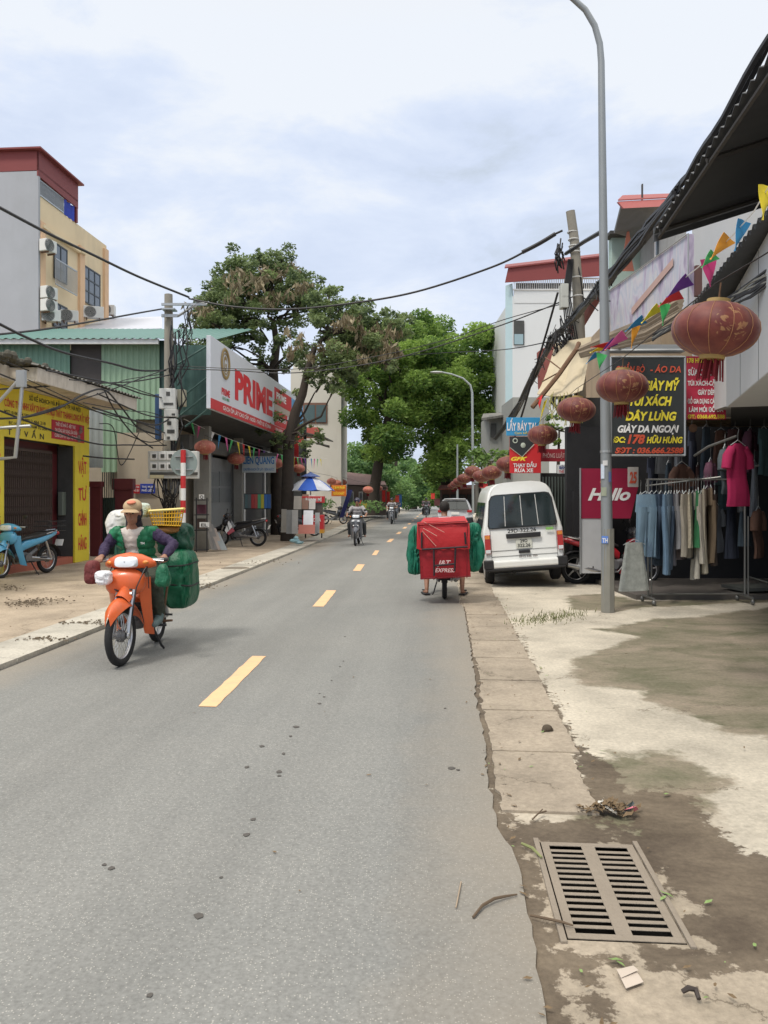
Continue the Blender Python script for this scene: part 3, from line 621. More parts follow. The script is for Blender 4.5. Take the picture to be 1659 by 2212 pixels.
letters(ys, m_whitel, [('THIẾT KẾ NHÀ Ở - BIỆT THỰ', (x0+x1)/2-.15, .40, .075, (x1-x0)*.6, .014), ('THI CÔNG XÂY DỰNG, SỬA CHỮA', (x0+x1)/2-.12, .27, .075, (x1-x0)*.68, .014), ('CUNG CẤP VẬT LIỆU NỘI THẤT', (x0+x1)/2-.12, .15, .075, (x1-x0)*.7, .014)], O, Rr, U, .018)
mb = MB()
for i in range(9): mb.ell(O+Rr*(x1-.22+random.uniform(-.12,.14))+U*(.2+random.uniform(-.06,.26))+Rr.cross(U)*.014, (.05,.05,.05), 8, 5, None)
mb.build('picture', mat('poster_photo', (.22,.17,.16), rough=.6, var=.8, scale=9), ys)
pc = (s_p+s_r)/2
letters(ys, m_redl, [(w_, pc-s_l, z_-2.79, .30, .42, .02) for w_, z_ in (('VẬT', 2.28-.12), ('TƯ', 1.62-.1), ('CHÍNH', .92), ('HÃNG', .34))], O, Rr, U)
letters(ys, m_redl, [(w_, -.35, z_-2.79, .30, .42, .02) for w_, z_ in (('SẮT', 2.16), ('THÉP', 1.52), ('TÔN', .86))], O, Rr, U, name='pillar_lettering')
# pipe bracket in front of the canopy
mb = MB(); mb.tube([W(50,808,13.6), W(42,900,13.6), W(33,988,13.6), W(-8,992,13.6)], .035, 8); mb.tube([W(50,810,13.6), W(-6,872,13.6)], .03, 8); mb.tube([W(66,920,13.6), W(-8,925,13.6)], .03, 8)
mb.box(W(46,818,13.6), (.16,.08,.3)); recentre(tag(mb.build('pipe_bracket', m_steel, smooth=True), 'bent grey metal pipe frame hanging before the yellow shop', 'bracket'))

# ---- yard wall, maroon gate and green warehouse
YW = 21.8
wh = thing('green_warehouse', 'green corrugated warehouse with white gutter rising behind the yellow shop', 'warehouse', (-9, YW+3, 0))
mb = MB(); mb.box(((-14-6.35)/2, YW+3.2, 1.9), (7.6, 6, 3.8), 0); mb.build('wall', m_beige, wh)
xl, xm1, xm2, xr = (-60-CX)/F*YW, (152-CX)/F*YW, (219-CX)/F*YW, (345-CX)/F*YW; xc = (294-CX)/F*YW
zt = zAt(742, YW); zc = zAt(906, YW); zd = zAt(1020, YW)
mb = MB(); mb.corr((xl, YW, zAt(880,YW)), EX, EZ, xm1-xl, zt-zAt(880,YW), .16, .03); mb.build('cladding', m_gcor, wh)
mb = MB(); mb.corr((xm2, YW, zc), EX, EZ, xr-xm2, zt-zc, .16, .03); mb.corr((xm2, YW, zd), EX, EZ, xc-xm2, zc-zd, .16, .03); mb.build('cladding', m_gpale, wh)
mb = MB(); mb.box(((xm1+xm2)/2, YW+.1, (zt+zAt(900,YW))/2), (xm2-xm1, .1, zt-zAt(900,YW)), 0); mb.build('dark_opening', mat('opening_shade', (.085,.075,.07), rough=.8, var=.2), wh)  # dark opening in the cladding, its shade painted as a flat brown sheet
mb = MB(); mb.box(((xl+xr)/2, YW-.35, zAt(738,YW-.35)), (xr-xl+.15, .10, .14), 0); mb.build('gutter_board', m_white, wh)
zg = zAt(733, YW-.4); mb = MB()
mb.corr((xl, YW-.45, zg), EX, Vector((0,5.65,1.5)), -xl+(478-CX)/F*YW, 5.85, .22, .03); mb.build('roof', m_groof, wh)
# frontal end face above the street side canopy
xe0, xe1 = (378-CX)/F*21.2, (455-CX)/F*21.2
mb = MB(); mb.corr((xe0, 21.25, zAt(896,21.2)), EX, EZ, xe1-xe0, zAt(745,21.2)-zAt(896,21.2), .2, .015); mb.build('end_panel', m_gdark, wh)
mb = MB()
for a, b2 in (((380,868),(452,812)), ((380,905),(455,846)), ((400,922),(455,880)), ((378,790),(452,745))): mb.tube([W(a[0],a[1],21.0), W(b2[0],b2[1],21.0)], .03, 5)
mb.tube([W(380,745,21.0), W(380,896,21.0)], .04, 5); mb.build('truss', m_gdark, wh)
mb = MB(); mb.box(((345+378)/2/F*21.9-CX/F*21.9, 21.9, zAt(850,21.9)), (.5,.1,3.0), 0); mb.build('corner_post', m_gdark, wh)
# beige yard wall with maroon gate
yw = thing('yard_wall', 'stained beige yard wall below the green cladding', 'wall', (-7, 20.9, 0))
mb = MB(); mb.box(((246-CX)/F*21+(345-246)/2/F*21, 21.35, zAt(1040,21)/2+.5), ((345-246)/F*21, .18, zAt(905,21)-.0), 0); mb.build('plaster', m_beige, yw)
mb = MB(); mb.corr(((188-CX)/F*20.6, 20.7, zAt(1010,20.6)), EX, EZ, (220-188)/F*20.6, zAt(878,20.6)-zAt(1010,20.6), .16, .02); mb.build('grey_cladding', mat('grey_sheet', (.36,.40,.40), rough=.5), yw)
mg_ = thing('yard_gate', 'maroon metal gate between the yellow shop and the beige wall', 'gate', (-7.4, 20.3, 0))
def gbox(mb, p0, p1, y0, y1, Y, th): mb.box((((p0+p1)/2-CX)/F*Y, Y, (zAt(y0,Y)+zAt(y1,Y))/2), ((p1-p0)/F*Y, th, zAt(y0,Y)-zAt(y1,Y)), 0); return mb
gbox(gbox(MB(), 196, 220, 1052, 1203, 20.2, .14), 194, 222, 1040, 1052, 20.2, .2).build('gate_post', m_redbr, mg_, bevel=.01)
gbox(gbox(MB(), 248, 287, 1058, 1195, 20.6, .14), 246, 290, 1034, 1058, 20.6, .25).build('gate_post', m_redbr, mg_, bevel=.01)
mb = gbox(MB(), 220, 248, 1075, 1198, 20.5, .04)
for i in range(7): gbox(mb, 221+i*4, 222.2+i*4, 1020, 1198, 20.35, .03)
mb.build('gate_leaf', mat('gate_green', (.03,.05,.04), rough=.6), mg_)
m_blue = mat('plaque_blue', (.02,.05,.36), rough=.5)
for p0, p1, mm, lab in ((288,302,m_red,'small red notice plate on the beige wall'), (303,335,m_blue,'small blue notice plate with white lines on the beige wall')):
    t_ = thing('notice_plate', lab, 'notice', W((p0+p1)/2, 1058, 21.2)); y0 = 1047 if p0 < 300 else 1045
    gbox(MB(), p0, p1, y0, 1066, 21.2, .02).build('plate', mm, t_, bevel=.004)
    letters(t_, m_whitel, [('THU MUA', .0, .04, .06, (p1-p0)/F*21*.8), ('PHẾ LIỆU', .0, -.06, .06, (p1-p0)/F*21*.8)], W((p0+p1)/2,1057,21.18), EX, EZ)

# ---- tall cream building behind
TB = -14.0
tb = thing('apartment_block', 'tall cream apartment block with grey blank side wall and dark red rooftop sheeting', 'apartment block', ST(29, TB-4, 0))
b0, b1 = sAt(88, TB), sAt(235, TB); ztop = 1.58+(1075-420)/F*Yat(88,TB); z5 = 1.58+(1075-372)/F*Yat(88,TB); zr = 1.58+(1075-330)/F*Yat(88,TB)
mb = MB(); mb.sbox(TB-12, TB-.1, b0+.003, b1, 0, ztop); mb.build('wall', m_wallc, tb)
mb = MB(); mb.sbox(TB-12, TB-.02, b0-.12, b0, 0, z5); mb.build('side_wall', m_grey, tb)
mb = MB(); mb.sbox(TB-.1, TB, b0, b0+.35, 0, ztop-.9); mb.sbox(TB-.1, TB, (b0+b1)/2-.3+.5, (b0+b1)/2+.6, 0, ztop-.8); mb.sbox(TB-.1, TB+.003, b1-.35, b1, 0, ztop-.2); mb.build('pilaster', mat('plaster_peach', (.74,.50,.31), rough=.85, var=.08), tb)
mb = MB(); mb.sbox(TB-.098, TB+.06, b0+.1, b0+3.1, ztop-1.12, ztop-1.0); mb.sbox(TB-.098, TB+.1, b0+2.9, b0+3.3, ztop-1.1, ztop-.95); mb.build('cornice', m_wallc, tb)
b5 = sAt(170, TB)
mb = MB(); mb.sbox(TB-12, TB-.02, b0-.1, b5, z5+.02, z5+.09); mb.slab([ST(b0-.13,TB-12,z5-.1), ST(b0-.13,TB-.02,z5+.02), ST(b0-.13,TB-.02,zr), ST(b0-.13,TB-12,zr+.25)], SV*.05)
mb.slab([ST(b0-.13,TB-.02,zr-.85), ST(b5,TB-.02,zr-.9), ST(b5,TB-.02,zr+.02), ST(b0-.13,TB-.02,zr+.02)], TV*-.05); mb.sbox(TB-12, TB+.15, b0-.3, b5+.15, zr+.03, zr+.09)
mb.sbox(TB-.12, TB-.03, b5-.12, b5, ztop, zr); mb.build('rooftop_sheeting', m_redroof, tb)
mb = MB()
for i in range(28): x = b0+.05+(b5-b0)*.62*i/27; mb.sbox(TB-.1, TB-.08, x-.012, x+.012, ztop, zr-.9)
mb.sbox(TB-.11, TB-.07, b0, b0+(b5-b0)*.64, zr-.94, zr-.9); mb.sbox(TB-.11, TB-.07, b0, b0+(b5-b0)*.64, ztop, ztop+.05); mb.sbox(TB-.6, TB-.5, b0, b5, ztop, zr-.85)
mb.build('railing', m_steel, tb)
mb = MB(); x0 = b0+(b5-b0)*.66; P_ = []
for i in range(9): P_.append([ST(x0+(b5-.15-x0)*i/8, TB-.1+.06*math.sin(i*2.1), z_) for z_ in (ztop-.02, zr-.9)])
mb.v = [tuple(p) for q in P_ for p in q]; mb.f = [(2*i,2*i+2,2*i+3,2*i+1) for i in range(8)]; mb.build('blue_tarpaulin', mat('blue_tarp', (.02,.05,.40), rough=.4, var=.4, scale=3), tb)
def window(parent, s0, s1, z0, z1, t, nx=3, nz=2, frame=m_alu, glass=m_glass, rail=False):
    mb = MB(); w = .05
    mb.sbox(t-.01, t+.03, s0, s1, z0, z0+w); mb.sbox(t-.01, t+.03, s0, s1, z1-w, z1)
    for i in range(nx+1): x = s0+(s1-s0)*i/nx; mb.sbox(t-.008, t+.027, max(s0, x-w/2), min(s1, x+w/2), z0+w, z1-w)
    for j in range(1, nz): z = z1-(z1-z0)*(.28 if nz == 2 else j/nz); mb.sbox(t-.006, t+.024, s0, s1, z-w/2, z+w/2)
    f = mb.build('window', frame, parent)
    mb = MB(); mb.sbox(t-.02, t+.006, s0+.02, s1-.02, z0+.02, z1-.02); mb.build('pane', glass, f)
    return f
def zS(py, px, t): return 1.58+(HY-py)/F*Yat(px, t)
m_wdk = mat('window_frame_dark', (.07,.08,.09), rough=.5)
wA = (sAt(120,TB), sAt(148,TB)); window(tb, wA[0], wA[1], zS(600,120,TB)-.0, zS(522,120,TB), TB-.06, 2, 1, m_wdk)
window(tb, sAt(182,TB), sAt(219,TB), zS(667,182,TB)+.3, zS(570,182,TB), TB-.06, 3, 3, m_wdk)
window(tb, sAt(118,TB), sAt(148,TB), zS(705,120,TB), zS(650,118,TB), TB-.06, 2, 1, m_wdk)
mb = MB(); a0, a1 = sAt(108,TB), sAt(155,TB); zz0, zz1 = zS(612,108,TB), zS(560,108,TB)
for i in range(20): x = a0+(a1-a0)*i/19; mb.sbox(TB+.2, TB+.215, x-.01, x+.01, zz0, zz1)
mb.sbox(TB+.19, TB+.22, a0, a1, zz1, zz1+.05); mb.sbox(TB+.19, TB+.22, a0, a1, zz0-.04, zz0); mb.build('balcony_rail', m_steel, tb)
# outdoor units of air conditioners
m_acw = mat('ac_white', (.70,.70,.66), rough=.5, var=.05, dirt=.2, dcol=(.4,.38,.33)); m_acd = mat('ac_grille', (.09,.095,.10), rough=.6)
def ac_unit(loc, face, label, w=.85, h=.58):
    face = Vector(face).normalized(); U = EZ; Rv = U.cross(face)
    t_ = thing('air_conditioner', label, 'air conditioner', loc, group='air conditioner units on the apartment block')
    M = Matrix((( Rv.x, -face.x, 0, loc[0]),(Rv.y, -face.y, 0, loc[1]),(0,0,1,loc[2]),(0,0,0,1)))
    mb = MB(M); mb.box((0,0,h/2), (w,.32,h), 0); mb.build('casing', m_acw, t_, bevel=.02)
    mb = MB(M); mb.lathe([(.0,-.166),(.2,-.166),(.21,-.172),(.22,-.166)], (-.1,0,h/2), 24, 'Y'); mb.build('fan_grille', m_acd, t_)
    mb = MB(M)
    for k in range(5): mb.torus((-.1,-.175,h/2), .04+.04*k, .005, 20, 4, 'Y')
    mb.build('fan_guard', m_acw, t_)
    mb = MB(M); mb.box((-w*.3,0,-.03), (.04,.34,.05), 0); mb.box((w*.3,0,-.03), (.04,.34,.05), 0); mb.build('bracket', m_rust, t_)
    return t_
for px, py, lab, f in ((104,533,'topmost air conditioner unit, beside the balcony window', 1), (106,634,'small air conditioner unit below the balcony', 1), (106,662,'air conditioner unit beneath the small one below the balcony', 1), (111,683,'leftmost large air conditioner unit just above the pale roof', 1), (150,683,'middle air conditioner unit of the row just above the pale roof', 1), (201,677,'largest air conditioner unit under the wide gridded window', 1), (238,655,'air conditioner unit on the far right corner of the cream block', 0)):
    p = WT(px, py, TB+.25); face = (TV+SV*-.3) if py < 670 and f else (TV*.45+SV*-1); sc_ = 1.0
    if f == 0: face = SV*-1+TV*.2; p = ST(b1+.25, TB-.1, zAt(668, Yat(235,TB)))
    ac_unit(p-Vector((0,0,.2)), face, lab, (.80 if px == 201 else .62) if py > 670 else .50, (.46 if px == 201 else .40) if py > 670 else .42)
# pale roof in front of the block
pr = thing('pale_roof_shed', 'low building with pale lavender-grey sheet roof between warehouse and cream block', 'shed', (-9, 30, 0))
mb = MB(); mb.slab([W(60,722,28), W(350,712,28), W(350,686,33), W(130,694,33), W(60,712,31)], (0,0,.05)); mb.build('roof', mat('pale_sheet', (.52,.54,.60), rough=.5, var=.05), pr)
mb = MB(); mb.box((-11, 30, 3), (8, 3, 6), 0); mb.build('wall', m_grey, pr)

# ---- tile shop with the big red and white signboard
ps = thing('tile_shop', 'open fronted tile shop under the big white and red signboard', 'shop', ST(29, -7.4, 0))
TS = -7.45
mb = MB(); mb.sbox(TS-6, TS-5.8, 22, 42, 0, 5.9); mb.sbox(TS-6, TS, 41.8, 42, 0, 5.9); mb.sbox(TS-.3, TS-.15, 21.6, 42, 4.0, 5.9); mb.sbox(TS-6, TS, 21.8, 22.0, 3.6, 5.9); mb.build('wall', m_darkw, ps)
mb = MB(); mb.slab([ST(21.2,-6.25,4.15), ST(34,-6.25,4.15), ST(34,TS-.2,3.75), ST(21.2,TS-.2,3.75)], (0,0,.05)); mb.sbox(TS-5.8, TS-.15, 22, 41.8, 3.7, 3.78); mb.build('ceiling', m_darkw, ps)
mb = MB(); mb.sbox(TS-.16, TS+.12, 21.9, 41, 3.0, 3.42); mb.build('lintel', mat('grey_lintel', (.13,.13,.12), rough=.9, var=.2), ps)
def pillar(px0, px1, Y, mm=None, z1=3.7):
    mb = MB(); mb.box((((px0+px1)/2-CX)/F*Y, Y, z1/2), ((px1-px0)/F*Y, .3, z1), 0); mb.build('pillar', mm or mat('grey_pillar', (.25,.245,.22), rough=.9, var=.15, dirt=.4, dcol=(.12,.11,.10)), ps)
pillar(421, 454, 22.9); pillar(507, 524, 27.6); pillar(576, 592, 33.5)
mb = MB(); mb.sbox(TS-.1, TS-.05, sAt(454,TS), sAt(505,TS), .05, 2.9); mb.build('shutter', mat('grey_shutter', (.20,.21,.21), rough=.6, var=.15), ps)
mb = MB()
for px0, px1, y0, y1 in ((456,474,1020,1050), (476,501,1020,1050), (456,474,1055,1085), (476,501,1055,1085)):
    Ym = Yat((px0+px1)/2, TS); mb.sbox(TS-.05, TS-.03, sAt(px0,TS), sAt(px1,TS), zAt(y1,Ym), zAt(y0,Ym))
mb.build('shutter_panel', mat('shutter_panel', (.11,.12,.125), rough=.4, var=.3), ps)
d0, d1 = sAt(530,TS), sAt(572,TS)
mb = MB(); mb.sbox(TS-.05, TS, d0-.15, d0, .05, 2.75); mb.sbox(TS-.05, TS, d1, d1+.15, .05, 2.75); mb.sbox(TS-.05, TS+.003, d0-.15, d1+.15, 2.75, 2.9); mb.build('door_frame', m_white, ps)
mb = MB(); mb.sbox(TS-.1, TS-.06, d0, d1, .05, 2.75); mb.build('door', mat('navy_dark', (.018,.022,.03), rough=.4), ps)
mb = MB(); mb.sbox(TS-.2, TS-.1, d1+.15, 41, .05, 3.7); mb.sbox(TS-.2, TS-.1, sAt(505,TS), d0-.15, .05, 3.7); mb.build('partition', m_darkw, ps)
# name board over the door
nb_ = thing('shop_name_board', 'grey board with blue letters above the dark shop doorway', 'sign', W(558, 1003, 27.6))
Yn = 27.4; gbox(MB(), 523, 596, 984, 1021, Yn, .06).build('board', mat('board_grey', (.40,.44,.44), rough=.5, var=.06), nb_, bevel=.006)
gbox(MB(), 521, 598, 978, 985, Yn-.02, .1).build('board_frame', m_darkw, nb_)
letters(nb_, m_bluel, [('LIÊN QUANG', 0, .02, .26, 1.1, .03), ('CHUYÊN GẠCH ỐP LÁT - SƠN NƯỚC', 0, -.22, .09, 1.1, .015)], W(559,1003,Yn-.035), EX, EZ)
# roof signboard
sg = thing('roof_signboard', 'big white signboard with red lettering and gold ring emblem along the roof edge', 'signboard', ST(27, -6.2, 4.2))
TG = -6.15; g0, g1 = sAt(455, TG), sAt(655, TG); gz0 = 1.58+(1075-882)/F*Yat(455,TG)*1.0; gz1 = 1.58+(1075-724)/F*Yat(455,TG); gl = g1-g0
mb = MB(); mb.sbox(TG-.12, TG, g0, g1, gz0, gz1); mb.build('board', mat('signboard_white', (.66,.69,.74), rough=.4, var=.03), sg, bevel=.01)
mb = MB(); mb.sbox(TG, TG+.012, g0, g1, gz0, gz0+.28); mb.build('red_band', m_red, sg)
O = ST(g0, TG, gz0); hh = gz1-gz0
mb = MB(); x0, x1 = gl*.62, gl*.78
mb.slab([O+SV*(gl*.57)+EZ*.30, O+SV*(gl*.74)+EZ*.30, O+SV*(gl*.74)+EZ*.85, O+SV*(gl*.57)+EZ*.85], TV*.014); mb.slab([O+SV*(gl*.57)+EZ*1.1, O+SV*(gl*.80)+EZ*1.1, O+SV*(gl*.80)+EZ*1.7, O+SV*(gl*.57)+EZ*1.7], TV*.014); mb.build('red_panel', m_red, sg)
mb = MB(); mb.slab([O+SV*(gl*.80)+EZ*.30, O+SV*(gl*.99)+EZ*.30, O+SV*(gl*.99)+EZ*1.7, O+SV*(gl*.80)+EZ*1.7], TV*.014); mb.build('blue_panel', mat('panel_blue', (.14,.36,.62), rough=.4, var=.4, scale=2), sg)
mb = MB(); mb.slab([O+SV*(gl*.57)+EZ*.86, O+SV*(gl*.79)+EZ*.86, O+SV*(gl*.79)+EZ*1.09, O+SV*(gl*.57)+EZ*1.09], TV*.015); mb.build('beige_panel', mat('panel_beige', (.5,.42,.36), rough=.4), sg)
letters(sg, m_redl, [('PRIME', gl*.36, .60, .86, gl*.37, .05), ('PRIME', gl*.105, .52, .19, .85, .04)], O, SV, EZ)
letters(sg, m_whitel, [('GẠCH ỐP LÁT CAO CẤP - NGÓI - THIẾT BỊ VỆ SINH', gl*.30, .09, .12, gl*.44, .015), ('SƠN NƯỚC CÁC LOẠI', gl*.66, .09, .12, gl*.16, .015), ('PRIME', gl*.655, 1.3, .26, gl*.13, .03), ('GẠCH MEN', gl*.655, .5, .2, gl*.13, .02)], O, SV, EZ, .02)
letters(sg, mat('letter_green', (.04,.25,.10)), [('GẠCH MEN', gl*.105, .38, .09, .7, .02)], O, SV, EZ)
m_gold = mat('emblem_gold', (.36,.25,.10), rough=.4, metal=.3); mg2 = MB(); ctr = O+SV*gl*.10+EZ*1.42
Mx = Matrix.Translation(ctr+TV*.02) @ Matrix.Rotation(ROT, 4, 'Z'); tmp = MB(Mx); tmp.torus((0,0,0), .40, .05, 36, 6, 'X', .4); tmp.torus((0,0,0), .29, .018, 30, 5, 'X', .4); tmp.build('emblem', m_gold, sg, smooth=True)
letters(sg, m_gold, [('G', gl*.10, 1.22, .42, .30, .04)], O, SV, EZ)
# ---- items standing before the tile shop
sh = thing('display_shelf', 'narrow black metal display shelf at the pillar of the tile shop', 'shelf', W(435, 1188, 21.9))
mb = MB()
for px in (424, 447):
    for Y in (21.7, 22.1): mb.tube([W(px,1192,Y)*1.0, W(px,1075,Y)], .02, 5)
for py in (1080, 1112, 1145, 1188): gbox(mb, 423, 448, py-1, py+1, 21.9, .42)
mb.build('frame', m_blk, sh)
gbox(MB(), 426, 446, 1120, 1142, 21.9, .25).build('crate', m_gate, sh); gbox(MB(), 426, 446, 1090, 1110, 21.95, .2).build('basket', mat('dark_red_box', (.12,.04,.06)), sh)
for p0, p1, y0, y1, lab in ((430,441,1068,1078,'small white square house number plate above the black shelf'), (431,452,1128,1139,'white lettered plate low on the black shelf')):
    t_ = thing('number_plate_sign', lab, 'plate', W(p0, y1, 21.6)); gbox(MB(), p0, p1, y0, y1, 21.6, .01).build('plate', m_whitel, t_)
    letters(t_, m_blackl, [('Q' if p0 == 430 else 'EL', 0, -.05, .09, (p1-p0)/F*21*.7, .01)], W((p0+p1)/2,(y0+y1)/2,21.59), EX, EZ)
m_slb = [mat('tile_slab_%d' % i, c_, rough=.5, var=.15) for i, c_ in enumerate([(.30,.28,.25), (.22,.21,.20), (.36,.30,.26), (.26,.29,.30)])]
for i, lab in enumerate(['leaning grey tile slab nearest the black shelf', 'dark narrow tile slab, second leaning against the pillar', 'brownish tile slab leaning between two grey ones', 'pale blue-grey tile slab, outermost of the leaning slabs']):
    x = 447+i*7; b_ = W(x+10, 1188, 22.0); mb = MB(); mb.slab([b_, b_+Vector((.16,.05,0)), b_+Vector((-.12,.25,.85-.12*i)), b_+Vector((-.28,.2,.85-.12*i))], (.0,.03,.004)); recentre(tag(mb.build('stone_slab', m_slb[i]), lab, 'slab'))
cols = [(.10,.16,.17),(.12,.14,.15),(.38,.05,.05),(.40,.08,.07),(.10,.34,.18),(.45,.40,.05),(.04,.14,.38),(.03,.10,.30)]
cb = thing('colour_sample_board', 'row of colour sample cards below the shop doorway', 'sample board', W(555, 1098, 26.5))
gbox(MB(), 528, 586, 1066, 1100, 26.6, .05).build('board', m_darkw, cb)
for i, c_ in enumerate(cols): gbox(MB(), 529+i*7, 535.5+i*7, 1068, 1098, 26.55, .06).build('card', mat('card%d' % i, c_, rough=.5), cb)
for (p0, p1, y0, y1, Y, c_, lab) in [(655,676,1103,1135,24.5,(.66,.68,.72),'plain white sheet propped on the row of tile samples'), (644,680,1134,1153,24.2,(.33,.10,.07),'red-brown tile panel standing on the pavement'),
    (607,618,1100,1150,25.5,(.28,.26,.22),'beige mottled tile panel at the rear end of the parked black motorbike'), (618,630,1102,1153,25.0,(.22,.22,.21),'dark grey tile panel beside the beige mottled one'), (630,643,1102,1153,24.8,(.34,.33,.31),'light grey tile panel left of the red-brown panel'), (680,690,1108,1152,24.8,(.30,.31,.31),'grey tile panel right of the white sheet'),
    (634,651,1072,1100,26.6,(.44,.40,.34),'cream sample tile on the rack'), (652,666,1068,1100,26.6,(.30,.17,.12),'brown sample tile on the rack'), (667,681,1070,1100,26.6,(.62,.58,.54),'white patterned sample tile on the rack')]:
    mb = MB(); b_ = W(p0, y1, Y); c2 = W(p1, y1, Y); h_ = (y1-y0)/F*Y; mb.slab([b_, c2, c2+Vector((0,.12,h_)), b_+Vector((0,.12,h_))], (0,.02,.004)); recentre(tag(mb.build('floor_tile', mat('tp%g' % (p0+c_[0]), c_, rough=.45, var=.2, scale=7)), lab, 'floor tile'))
# parasol over red snack cart
pa = thing('parasol', 'blue and white striped parasol over the red cart', 'parasol', W(675, 1160, 28.0))
ctr = W(671, 1050, 28.0); Rp = 52/F*28.0; bm_ = [MB(), MB()]
for k in range(8):
    a0, a1 = 2*math.pi*k/8+.35, 2*math.pi*(k+1)/8+.35; P0 = ctr+Vector((0,0,.38)); m_ = bm_[k % 2]; seg = 4; rows = []
    for j in range(seg+1):
        f = .16+.84*j/seg; z = .38-.52*f+.06*math.sin(f*3.14); rows.append([ctr+Vector((Rp*f*math.cos(a0+(a1-a0)*i/3), Rp*f*math.sin(a0+(a1-a0)*i/3), z-(.03*j/seg if i in (1,2) else 0))) for i in range(4)])
    vs = [p for r in rows for p in r]; vs2 = [p+Vector((0,0,-.012)) for p in vs]; n_ = len(vs)
    fs = [(r*4+i, r*4+i+1, (r+1)*4+i+1, (r+1)*4+i) for r in range(seg) for i in range(3)]; m_.add(vs+vs2, fs+[tuple(n_+q for q in f_[::-1]) for f_ in fs])
bm_[0].build('white_panels', mat('parasol_white', (.74,.77,.84), rough=.7, var=.03), pa); bm_[1].build('blue_panels', mat('parasol_blue', (.04,.14,.62), rough=.6, var=.05), pa)
mb = MB(); mb.lathe([(.0,.52),(.12,.46),(.34,.36),(.36,.34),(.0,.40)], ctr, 16); mb.build('vent_cap', mat('parasol_capb', (.10,.16,.40), rough=.6), pa)
MB().cyl(ctr+Vector((0,0,-1.75)), ctr+Vector((0,0,.4)), .025, 8).build('pole', m_white, pa)
ct_ = thing('snack_cart', 'red glass fronted snack cart with yellow base band under the parasol', 'cart', W(680, 1160, 26.8))
Yc = 27.0; gbox(MB(), 655, 700, 1112, 1150, Yc, .6).build('cabinet', m_red, ct_, bevel=.015); gbox(MB(), 655, 700, 1143, 1151, Yc-.02, .62).build('base_band', mat('band_yellow', (.60,.30,.04)), ct_)
gbox(MB(), 658, 697, 1085, 1111, Yc, .5).build('glass_case', mat('case_glass', (.10,.08,.07), rough=.15, var=.6, scale=6), ct_); gbox(MB(), 654, 701, 1072, 1086, Yc, .62).build('top_sign', m_red, ct_, bevel=.01)
letters(ct_, m_whitel, [('BÁNH MÌ', 0, -.05, .13, .55, .02), ('NƯỚC MÍA', 0, -.75, .12, .5, .02)], W(677.5,1080,Yc-.32), EX, EZ)
for px in (657,698): pass
mb = MB(); [mb.torus(W(px,1156,Yc), .09, .02, 16, 6, 'X') for px in (660,695)]; mb.build('wheel', m_blk, ct_)
mb = MB(); mb.ell(W(636,1146,24.4), (.16,.1,.06), 10, 6); mb.ell(W(646,1150,24.4), (.14,.1,.05), 10, 6); mb.ell(W(640,1141,24.4), (.08,.08,.07), 10, 6)
mb.v = [tuple(Vector(v)+Vector((random.uniform(-.015,.015), 0, random.uniform(-.015,.015)))-Vector((0,0,.32))) for v in mb.v]; 
mb.M = None; o = mb.build('plastic_bag', mat('pale_blue_bag', (.30,.50,.55), rough=.4), smooth=True); o.location.x = 0; recentre(tag(o, 'crumpled pale blue plastic bag on the pavement by the tile panels', 'bag'))

# ---- white building further up the street
wb = thing('white_building', 'stained white narrow building with small brown framed window behind the trees', 'building', (-4, 51, 0))
Yb = 50.0; xa, xb = (628-CX)/F*Yb, (737-CX)/F*Yb
mb = MB(); mb.box(((xa+xb)/2, Yb+4, 4.95), (xb-xa, 8, 9.9), 0); mb.box((xa+.7, Yb+4, 5.6), (1.2, 7, 11.2), 0); mb.build('wall', mat('plaster_white', (.62,.60,.53), rough=.9, var=.08, scale=.6, dirt=.35, dcol=(.36,.31,.26)), wb)
f = gbox(MB(), 655, 707, 870, 915, Yb-.03, .06).build('window', mat('brown_frame', (.20,.11,.08)), wb); gbox(gbox(MB(), 658, 680, 875, 912, Yb-.07, .05), 683, 704, 875, 912, Yb-.07, .05).build('pane', mat('pane_green', (.10,.15,.16), rough=.2), f)
gbox(MB(), 650, 690, 925, 945, 46, 1.2).build('red_roof', mat('red_tiles', (.45,.10,.08), rough=.8, var=.1), wb)
gbox(MB(), 560, 655, 985, 1110, 44, .3).build('annex_wall', m_darkw, wb)
aw = MB(); aw.slab([W(648,950,38), W(712,965,36), W(712,968,39), W(648,948,41)], (0,0,.06)); recentre(tag(aw.build('tin_awning', m_fibre), 'dark slanting tin awning before the white building', 'awning'))
aw = MB(); aw.slab([W(655,935,42), W(700,945,41), W(720,955,44), W(655,942,45)], (0,0,.06)); recentre(tag(aw.build('tin_awning', m_fibre), 'upper rusty tin awning beside the red tiled roof', 'awning'))
bn = MB(); bn.slab([W(627,930,36.5), W(645,945,36.0), W(645,1000,36.0), W(630,1010,36.5)], (0,.04,0)); recentre(tag(bn.build('red_banner', m_red), 'tall red vertical banner beside the tree trunk', 'banner'))
bk = thing('blocky_house', 'low dark brown house at the bend beneath the far trees', 'house', (-2.5, 62, 0))
gbox(MB(), 742, 835, 1048, 1112, 60, 4).build('wall', mat('plaster_brown', (.16,.13,.12), rough=.9, var=.4, scale=1.5), bk)
mb = MB(); mb.slab([W(738,1048,58), W(838,1056,58), W(825,1030,62), W(750,1022,62)], (0,0,.08)); mb.build('roof', mat('roof_brown', (.15,.10,.095), rough=.9, var=.4), bk)
for p0, p1 in ((752,764), (775,784), (795,806)): f = gbox(MB(), p0, p1, 1062, 1095, 57.9, .06).build('window', m_white, bk); gbox(MB(), p0+1.5, p1-1.5, 1064, 1093, 57.8, .05).build('pane', m_glass, f)
